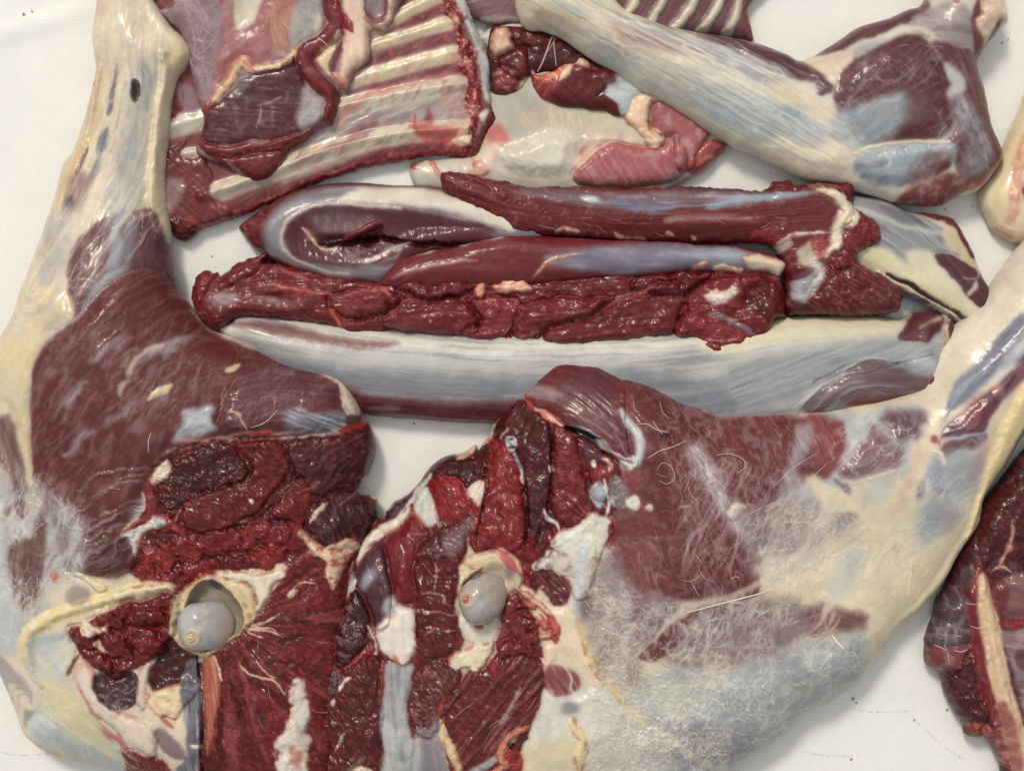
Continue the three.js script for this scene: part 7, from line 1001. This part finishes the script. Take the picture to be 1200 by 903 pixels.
  // pink bits of fat
  b.f('#d98d76', [556, 336, 560, 330, 568, 334, 568, 344, 564, 350, 557, 346], { s: 2, h: 6, hr: 4, part: 'fat_lump', mat: 'fat' }); b.f('#d9927c', [576, 338, 586, 330, 598, 322, 610, 326, 622, 334, 622, 342, 606, 342, 594, 344, 580, 342], { s: 2, h: 8, hr: 5, wp: 4, part: 'fat_lump', mat: 'fat', sp: { sc: 5, c: '#d8c4ae', a: 0.8, th: 0.5 }, lump: [3, 5] });
  for (const [a, c] of [[[446, 374, 470, 358, 500, 350, 540, 352, 560, 372, 546, 392, 490, 391, 460, 388], '#6b2a33'], [[556, 352, 590, 350, 612, 364, 602, 386, 570, 400, 546, 390, 566, 372], '#7a3039'], [[612, 360, 650, 350, 692, 350, 722, 352, 690, 368, 650, 382, 604, 394], '#702d37'], [[640, 386, 684, 372, 720, 356, 756, 342, 790, 330, 802, 352, 786, 388, 740, 398, 690, 404, 644, 404], '#652831'], [[386, 346, 420, 338, 456, 346, 470, 352, 440, 370, 410, 374, 392, 364], '#74303a'], [[740, 330, 780, 318, 830, 318, 820, 334, 790, 346, 752, 346], '#5a222b'], [[470, 330, 520, 324, 560, 330, 545, 346, 490, 348], '#642a33']])
    b.f(c, a, { s: 2.5, h: 5, hr: 10, gr: 4, wp: 6, wf: 2, part: 'torn_slab', mat: 'muscle', lump: [6, 16], st: [grain({ ang: -8 }, { c: '#8d535a', a: 0.5 })] });
  for (const a of [[448, 372, 480, 354, 520, 350], [560, 352, 596, 352, 612, 366, 600, 388], [640, 386, 690, 370, 730, 352, 770, 338], [604, 394, 650, 382, 690, 366], [392, 348, 430, 340, 460, 348]]) b.l('#b5706c', a, 2.6, { s: 2, a: 0.75, h: 1.6, wp: 5 });
  // lumpy right end
  b.f('#6a262c', [790, 398, 796, 370, 806, 346, 826, 330, 850, 324, 880, 322, 904, 326, 920, 344, 922, 368, 908, 380, 904, 392, 886, 406, 872, 416, 844, 420, 820, 414, 816, 402], { s: 4, h: 7, hr: 14, gr: 2.4, part: 'lumpy_end', mat: 'muscle', lump: [9, 17], sp: { sc: 4, c: '#93484a', a: 0.5, th: 0.58, h: 1 } });
  b.f('#4f1c22', [870, 340, 900, 330, 918, 344, 920, 366, 904, 380, 888, 370, 874, 360], { s: 6, a: 0.8, st: [grain({ ang: 50 }, { c: '#74383e' })] });
  b.f('#d5c9ba', [824, 348, 832, 340, 846, 342, 858, 334, 862, 340, 858, 352, 848, 358, 834, 356], { s: 3, h: 2, wp: 5, part: 'white_sinew', mat: 'fat', sp: { sc: 5, c: '#a88a8c', a: 0.5 } }); b.l('#8f9098', [830, 368, 850, 374, 870, 382, 882, 392], 6, { s: 4, a: 0.8 }); b.f('#7e3038', [800, 372, 826, 370, 850, 380, 872, 390, 868, 404, 840, 404, 812, 394], { s: 4, h: 3, gr: 1.6, st: [grain({ ang: 14 }, { c: '#b08488' })] }); b.l('#c8b0a8', [824, 398, 840, 400, 864, 396], 2, { s: 1.5, a: 0.8 });
  b.finish(); t.put(b);
  t.strands('tissue_fibre', b, wander(b, [450, 335, 780, 330, 780, 395, 450, 385], 6, 10, -10, 120, 0.3, '#b58a88', 61, 0.5));
}
{
  const t = new Thing('middle_strip', 'smooth red strip with a blue sheen between two others, ending in a frayed white sinew', 'meat strip', 680, 306, 48);
  const b = new Pad([446, 336, 448, 322, 464, 304, 500, 293, 530, 288, 560, 280, 600, 273, 660, 276, 720, 279, 790, 281, 820, 285, 860, 286, 886, 291, 902, 295, 922, 305, 923, 314, 913, 325, 905, 321, 880, 318, 868, 322, 850, 319, 810, 318, 772, 323, 720, 326, 660, 330, 600, 336, 540, 336, 480, 340], { z: 30, T: 22, R: 21, edge: 0.9, es: 9, inset: 0.2, base: '#6a2b34', name: 'strip_meat', mat: 'muscle', blur: 4 });
  const fl = { f: [446, 330, 520, 296, 640, 296, 800, 302, 920, 314] };
  b.all({ st: [grain(fl, { c: '#86525c', a: 0.4 })] });
  b.f('#75758e', [640, 300, 690, 290, 760, 284, 830, 287, 880, 294, 890, 310, 860, 318, 800, 316, 740, 320, 690, 318, 650, 312], { s: 12, a: 0.9, part: 'blue_sheen_skin', mat: 'fascia', st: [film(fl, { c: '#9a9fb4', w: 5 }), { ...fl, l: 40, w: 5, c: '#6a4056', a: 0.5, th: 0.56 }] });
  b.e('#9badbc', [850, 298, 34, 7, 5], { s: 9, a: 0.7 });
  b.f('#d3c6ac', [870, 302, 884, 298, 904, 300, 922, 306, 923, 314, 913, 325, 904, 320, 886, 318, 876, 312], { s: 4, h: 2, wp: 4, part: 'frayed_sinew', mat: 'fat' }); b.f('#dcbfa4', [836, 314, 848, 308, 858, 312, 870, 314, 876, 320, 866, 324, 852, 320], { s: 2.5, h: 4, part: 'fat_lump', mat: 'fat' }); b.l('#d4a286', [812, 318, 820, 312, 830, 308], 7, { s: 2.5, h: 4, part: 'fat_lump', mat: 'fat' });
  b.l('#c0a49c', [460, 326, 480, 318, 510, 312, 540, 306, 560, 306], 4, { s: 3, a: 0.8, h: 1 }); b.l('#c8a890', [623, 326, 634, 316, 650, 304, 684, 298], 4, { s: 2.5, h: 2.5, tp: 0.8, part: 'sinew', mat: 'fat' });
  b.f('#d0cac4', [518, 278, 534, 272, 556, 272, 546, 280, 530, 284], { s: 3, a: 0.85 }); b.l('#d2cbc4', [540, 286, 560, 278, 590, 276], 5, { s: 3, a: 0.85, h: 1.5 });
  b.f('#7d2a33', [480, 290, 484, 274, 494, 276, 498, 286, 490, 292], { s: 2.5, h: 3 }); b.f('#c5c8c6', [464, 304, 480, 290, 500, 288, 512, 292, 496, 298, 480, 300], { s: 3, a: 0.9 });
  b.f('#6e3038', [520, 330, 560, 320, 620, 322, 660, 326, 620, 338, 560, 338], { s: 6, a: 0.6 });
  b.finish(0.06); t.put(b);
}
{
  const t = new Thing('tenderloin', 'topmost red tenderloin strip with small bubbles, its right end torn round a white sinew', 'meat strip', 790, 260, 48);
  const b = new Pad([516, 202, 526, 199, 548, 201, 570, 206, 592, 210, 620, 217, 660, 216, 740, 219, 788, 217, 832, 217, 860, 219, 898, 221, 908, 212, 928, 209, 936, 214, 960, 212, 984, 213, 1000, 210, 1004, 222, 1005, 242, 1014, 247, 1026, 255, 1036, 268, 1036, 280, 1022, 290, 1010, 296, 1010, 306, 1026, 317, 1050, 329, 1061, 340, 1060, 352, 1052, 366, 1000, 370, 958, 368, 926, 366, 924, 340, 922, 318, 916, 300, 900, 286, 860, 284, 820, 284, 760, 282, 700, 278, 640, 275, 600, 273, 590, 262, 578, 256, 564, 248, 544, 238, 528, 228, 518, 220], { z: 30, T: 20, R: 20, edge: 2.2, es: 6, inset: 0.2, base: '#65272f', name: 'strip_meat', mat: 'muscle', blur: 5 });
  const fl = { f: [516, 206, 600, 236, 700, 254, 820, 254, 960, 240] };
  b.all({ st: [grain(fl, { c: '#86525a', a: 0.45, h: 1.6 }), { ...fl, l: 40, w: 4, c: '#471a22', a: 0.45, th: 0.56 }], sp: { sc: 4, c: '#a88488', a: 0.35, th: 0.66, h: 0.8 } });
  b.f('#6f5a6c', [600, 222, 640, 218, 720, 226, 800, 222, 880, 222, 960, 216, 960, 226, 900, 236, 840, 242, 760, 248, 700, 244, 640, 232], { s: 10, a: 0.85, part: 'blue_sheen_skin', mat: 'fascia', st: [film(fl, { c: '#8d90aa' })] });
  b.l('#8da0b8', [830, 242, 870, 234, 910, 228, 950, 222, 966, 224], 11, { s: 7, a: 0.9 }); b.l('#7878a0', [720, 238, 750, 244, 790, 242], 9, { s: 7, a: 0.7 }); b.e('#c5ccd4', [692, 233, 11, 4.5, 8], { s: 4, h: 2.5 });
  b.l('#59444a', [790, 220, 840, 221, 900, 224, 930, 222], 6, { s: 4, a: 0.8 }); b.l('#b9b4ae', [820, 228, 850, 230, 880, 230], 4, { s: 3, a: 0.6 });
  for (const [x, y, r] of [[590, 230, 5], [604, 236, 2.4], [611, 239, 2], [622, 240, 3], [632, 242, 2.6], [533, 216, 2], [554, 234, 2], [548, 218, 1.6], [640, 250, 2], [616, 232, 1.5], [578, 222, 1.6]]) b.e('#7d4a50', [x, y, r, r * 0.9], { s: 1.5, h: r * 0.7, hr: r, wp: 0.6, wf: 0.2, gr: 0.6, gw: 1.5, a: 0.6 });
  b.f('#501b23', [700, 262, 740, 256, 820, 256, 880, 260, 920, 270, 900, 284, 820, 283, 740, 280], { s: 10, a: 0.7 }); b.l('#a88288', [780, 258, 830, 254, 880, 256], 8, { s: 6, a: 0.5, st: [film({ ang: 0 })] });
  b.f('#7a2a32', [880, 274, 920, 262, 930, 274, 910, 290, 896, 288], { s: 4, h: 2, lump: [3, 6] });
  for (const a of [[650, 270, 664, 268, 680, 272], [722, 272, 730, 278, 756, 280], [780, 274, 790, 276], [812, 276, 816, 280]]) b.l('#d9bfa8', a, 4, { s: 2, h: 2, part: 'fat_shred', mat: 'fat' });
  // torn right end
  b.f('#632830', [896, 222, 910, 212, 936, 214, 960, 212, 1000, 210, 1004, 226, 990, 236, 970, 226, 940, 224], { s: 4, h: 2, part: 'torn_top', mat: 'cut', lump: [4, 8] }); b.f('#8d7668', [946, 214, 966, 212, 984, 214, 976, 222, 952, 222], { s: 4, a: 0.6 });
  b.f('#5f303a', [900, 246, 940, 236, 966, 226, 982, 240, 980, 258, 970, 268, 940, 268, 914, 276], { s: 8, a: 0.6 });
  b.f('#6e2830', [990, 264, 1004, 250, 1020, 254, 1034, 268, 1036, 280, 1018, 290, 1006, 302, 996, 312, 980, 314, 976, 296], { s: 4, h: 5, gr: 2, part: 'torn_lump', mat: 'cut', lump: [5, 10], sp: { sc: 4, c: '#9c6266', a: 0.5, th: 0.6 } });
  b.f('#5c2229', [950, 350, 960, 324, 976, 310, 1000, 306, 1024, 318, 1050, 330, 1060, 342, 1056, 364, 1000, 370, 960, 368], { s: 4, h: 5, gr: 2.4, part: 'torn_lump', mat: 'cut', lump: [6, 11], st: [{ ang: 40, l: 10, w: 2.2, c: '#8d5c5e', a: 0.5, h: 1.4 }] });
  b.f('#5a3038', [1010, 340, 1030, 326, 1056, 338, 1058, 356, 1040, 366, 1020, 366], { s: 7, a: 0.6, st: [grain({ ang: -50 }, { c: '#84605f' })] });
  b.l('#ddd2bc', [960, 224, 976, 226, 986, 236, 994, 248, 984, 262, 980, 276, 976, 290, 968, 300], 14, { s: 3, h: 6, hr: 7, wp: 4, part: 'white_sinew', mat: 'fat', sp: { sc: 8, c: '#c6c0b2', a: 0.6 } }); b.f('#dccfb6', [982, 246, 998, 242, 1008, 250, 1004, 262, 992, 268, 982, 266], { s: 3, h: 3 });
  b.f('#c6bda6', [934, 296, 944, 284, 954, 282, 960, 300, 954, 312, 940, 310], { s: 5, a: 0.9, h: -3 }); b.l('#d3c8bc', [912, 284, 930, 276, 950, 272, 974, 272], 4, { s: 2, h: 3, tp: 0.6, part: 'sinew', mat: 'fat' }); b.f('#b8b0ac', [908, 288, 920, 280, 930, 284, 920, 294, 910, 294], { s: 4, a: 0.8 });
  b.f('#9a4044', [950, 280, 962, 276, 968, 288, 962, 300, 952, 294], { s: 3, a: 0.8, lump: [3, 5] }); b.l('#cc6a56', [958, 300, 968, 298], 6, { s: 3, a: 0.8 });
  b.f('#a5a4ac', [928, 332, 940, 318, 952, 308, 964, 310, 966, 326, 958, 340, 948, 350, 940, 360, 930, 352], { s: 5, h: 2, part: 'pale_hollow', mat: 'fascia', sp: { sc: 6, c: '#75707a', a: 0.6 } }); b.l('#cfc7b4', [958, 312, 962, 322, 952, 336, 946, 346], 6, { s: 4, a: 0.8, h: 2 }); b.f('#54212a', [926, 316, 940, 312, 954, 316, 944, 324, 928, 328], { s: 3, a: 0.9, h: 2 }); b.f('#452026', [928, 352, 940, 354, 956, 364, 930, 368], { s: 4, a: 0.8 });
  b.finish(); t.put(b);
  t.strands('tissue_fibre', b, wander(b, [520, 204, 640, 225, 900, 240, 900, 275, 640, 268], 16, 12, 12, 60, 0.3, '#a88488', 71, 0.4));
}
// ---------------------------------------------------------------- pieces cut off by the right edge
{
  const t = new Thing('rib_piece', 'dark rib piece with a tan bone strip, cut off by the right edge', 'meat piece', 1170, 740, 34);
  const b = new Pad([1270, 490, 1210, 524, 1180, 560, 1150, 600, 1130, 640, 1112, 688, 1102, 704, 1096, 726, 1090, 744, 1088, 760, 1088, 778, 1100, 787, 1106, 792, 1109, 806, 1116, 824, 1126, 840, 1133, 850, 1136, 864, 1150, 868, 1158, 866, 1168, 878, 1178, 900, 1186, 940, 1270, 940], { z: 12, T: 30, R: 28, edge: 1.3, es: 8, base: '#43252e', name: 'dark_meat', mat: 'cut', blur: 5 });
  b.all({ lump: [6, 20], st: [grain({ ang: 80 }, { c: '#6d505a', a: 0.4 })] });
  b.f('#4b3844', [1090, 760, 1092, 730, 1106, 700, 1120, 684, 1140, 660, 1146, 690, 1142, 720, 1128, 756, 1110, 764, 1100, 762], { s: 8, h: 4, part: 'purple_membrane', mat: 'muscle', st: [film({ ang: 100 }, { c: '#857a88' })], web: { sc: 16, c: '#b4acb4', a: 0.6 } });
  b.f('#7a4046', [1090, 760, 1108, 758, 1126, 754, 1138, 756, 1130, 772, 1122, 786, 1104, 788, 1090, 778], { s: 4, h: 4, gr: 1.4, part: 'red_lobe', mat: 'muscle', sp: { sc: 8, c: '#a58a8e', a: 0.6 } });
  b.f('#452025', [1106, 792, 1120, 780, 1136, 764, 1142, 776, 1146, 800, 1156, 830, 1150, 856, 1136, 862, 1120, 830], { s: 4, h: 5, gr: 2, part: 'cut_slab', mat: 'cut', lump: [8, 9], sp: { sc: 4, c: '#6c3c3e', a: 0.5 } });
  b.f('#8c3832', [1134, 848, 1146, 846, 1160, 850, 1168, 870, 1156, 868, 1144, 866], { s: 4, h: 2, lump: [3, 5], sp: { sc: 4, c: '#d0785a', a: 0.6 } });
  b.f('#561f27', [1128, 690, 1146, 684, 1150, 700, 1140, 706, 1134, 700], { s: 3, h: 3 }); b.l('#6a2830', [1146, 660, 1142, 700, 1140, 720, 1146, 760, 1152, 800, 1160, 840], 18, { s: 4, h: 4, part: 'red_strip', mat: 'muscle', st: [grain({ ang: 85 }, { c: '#93606a' })] });
  b.l('#d3b694', [1148, 676, 1152, 700, 1158, 730, 1164, 770, 1174, 810, 1186, 850, 1200, 900, 1210, 940], 24, { s: 6, h: 7, hr: 12, tp: 0.5, part: 'bone_strip', mat: 'fat', sp: { sc: 10, c: '#cfa07c', a: 0.6 }, st: [film({ ang: 76 }, { c: '#d8c8ac' })] });
  b.f('#7a5058', [1160, 690, 1180, 672, 1210, 670, 1270, 680, 1270, 720, 1200, 724, 1172, 720, 1162, 706], { s: 5, h: 4, part: 'upper_muscle', mat: 'muscle', st: [grain({ ang: 20 }, { c: '#9c8a90' })] }); b.l('#9c2c30', [1170, 728, 1190, 730, 1220, 726], 8, { s: 5, a: 0.8 });
  b.f('#857078', [1172, 740, 1200, 736, 1270, 740, 1270, 900, 1210, 860, 1190, 800, 1180, 770], { s: 8, a: 0.9, part: 'grey_muscle', mat: 'muscle', st: [{ ang: 5, l: 20, w: 5, c: '#5a3e46', a: 0.7 }, { ang: 5, l: 30, w: 5, c: '#bba898', a: 0.5 }] }); b.f('#4f3438', [1186, 766, 1200, 758, 1230, 760, 1230, 784, 1200, 786, 1190, 780], { s: 6, a: 0.8 });
  b.f('#4b2228', [1156, 600, 1180, 570, 1270, 530, 1270, 660, 1200, 660, 1170, 650, 1150, 664, 1146, 640], { s: 5, h: 5, gr: 2, part: 'upper_muscle', mat: 'cut', lump: [6, 12] }); b.l('#b88a78', [1184, 614, 1182, 634, 1176, 650, 1168, 662], 5, { s: 2.5, h: 4, part: 'sinew', mat: 'fat' }); b.l('#c09a84', [1158, 668, 1170, 662, 1184, 668], 3, { s: 2, h: 2 });
  b.f('#5b1f27', [1170, 720, 1158, 690, 1150, 664, 1166, 672, 1180, 690], { s: 5, a: 0.6 });
  b.f('#8a4a48', [1160, 830, 1176, 820, 1190, 860, 1196, 900, 1180, 900, 1168, 870], { s: 6, a: 0.8, sp: { sc: 6, c: '#c08a78', a: 0.6 } });
  b.finish(); t.put(b);
  t.strands('tissue_fibre', b, wander(b, [1094, 700, 1130, 690, 1140, 750, 1096, 760], 6, 14, 90, 200, 0.5, '#b9b2ba', 81, 0.7));
  const t2 = new Thing('bone_end', 'rounded cream bone end with pink sinew poking in at the right edge', 'bone', 1190, 200, 24);
  const c = new Pad([1270, 70, 1212, 100, 1200, 124, 1188, 150, 1176, 178, 1166, 200, 1156, 214, 1151, 228, 1153, 242, 1160, 254, 1166, 266, 1174, 274, 1184, 279, 1200, 284, 1270, 290], { z: 8, T: 30, R: 34, edge: 0.7, base: '#d8c9a4', name: 'bone_head', mat: 'bone', blur: 6 });
  c.all({ st: [film({ ang: -62 }, { c: '#e0d4b6', w: 6 })] });
  c.l('#d3a78c', [1206, 150, 1196, 180, 1190, 210, 1186, 240, 1180, 262], 14, { s: 6, h: 3, wp: 5, part: 'pink_sinew', mat: 'fat', lump: [3, 8], sp: { sc: 6, c: '#cf8a76', a: 0.5 } });
  c.f('#5c2a30', [1194, 222, 1206, 214, 1270, 206, 1270, 236, 1204, 240, 1196, 232], { s: 4, a: 0.9, part: 'red_meat', mat: 'cut' }); c.f('#dcbfa4', [1166, 258, 1180, 260, 1200, 262, 1270, 262, 1270, 288, 1200, 282, 1176, 274], { s: 6, a: 0.9, h: 2 }); c.l('#c07a60', [1164, 264, 1176, 274, 1188, 280], 4, { s: 3, a: 0.7 });
  c.finish(0.05); t2.put(c);
}

renderer.render(scene, camera);
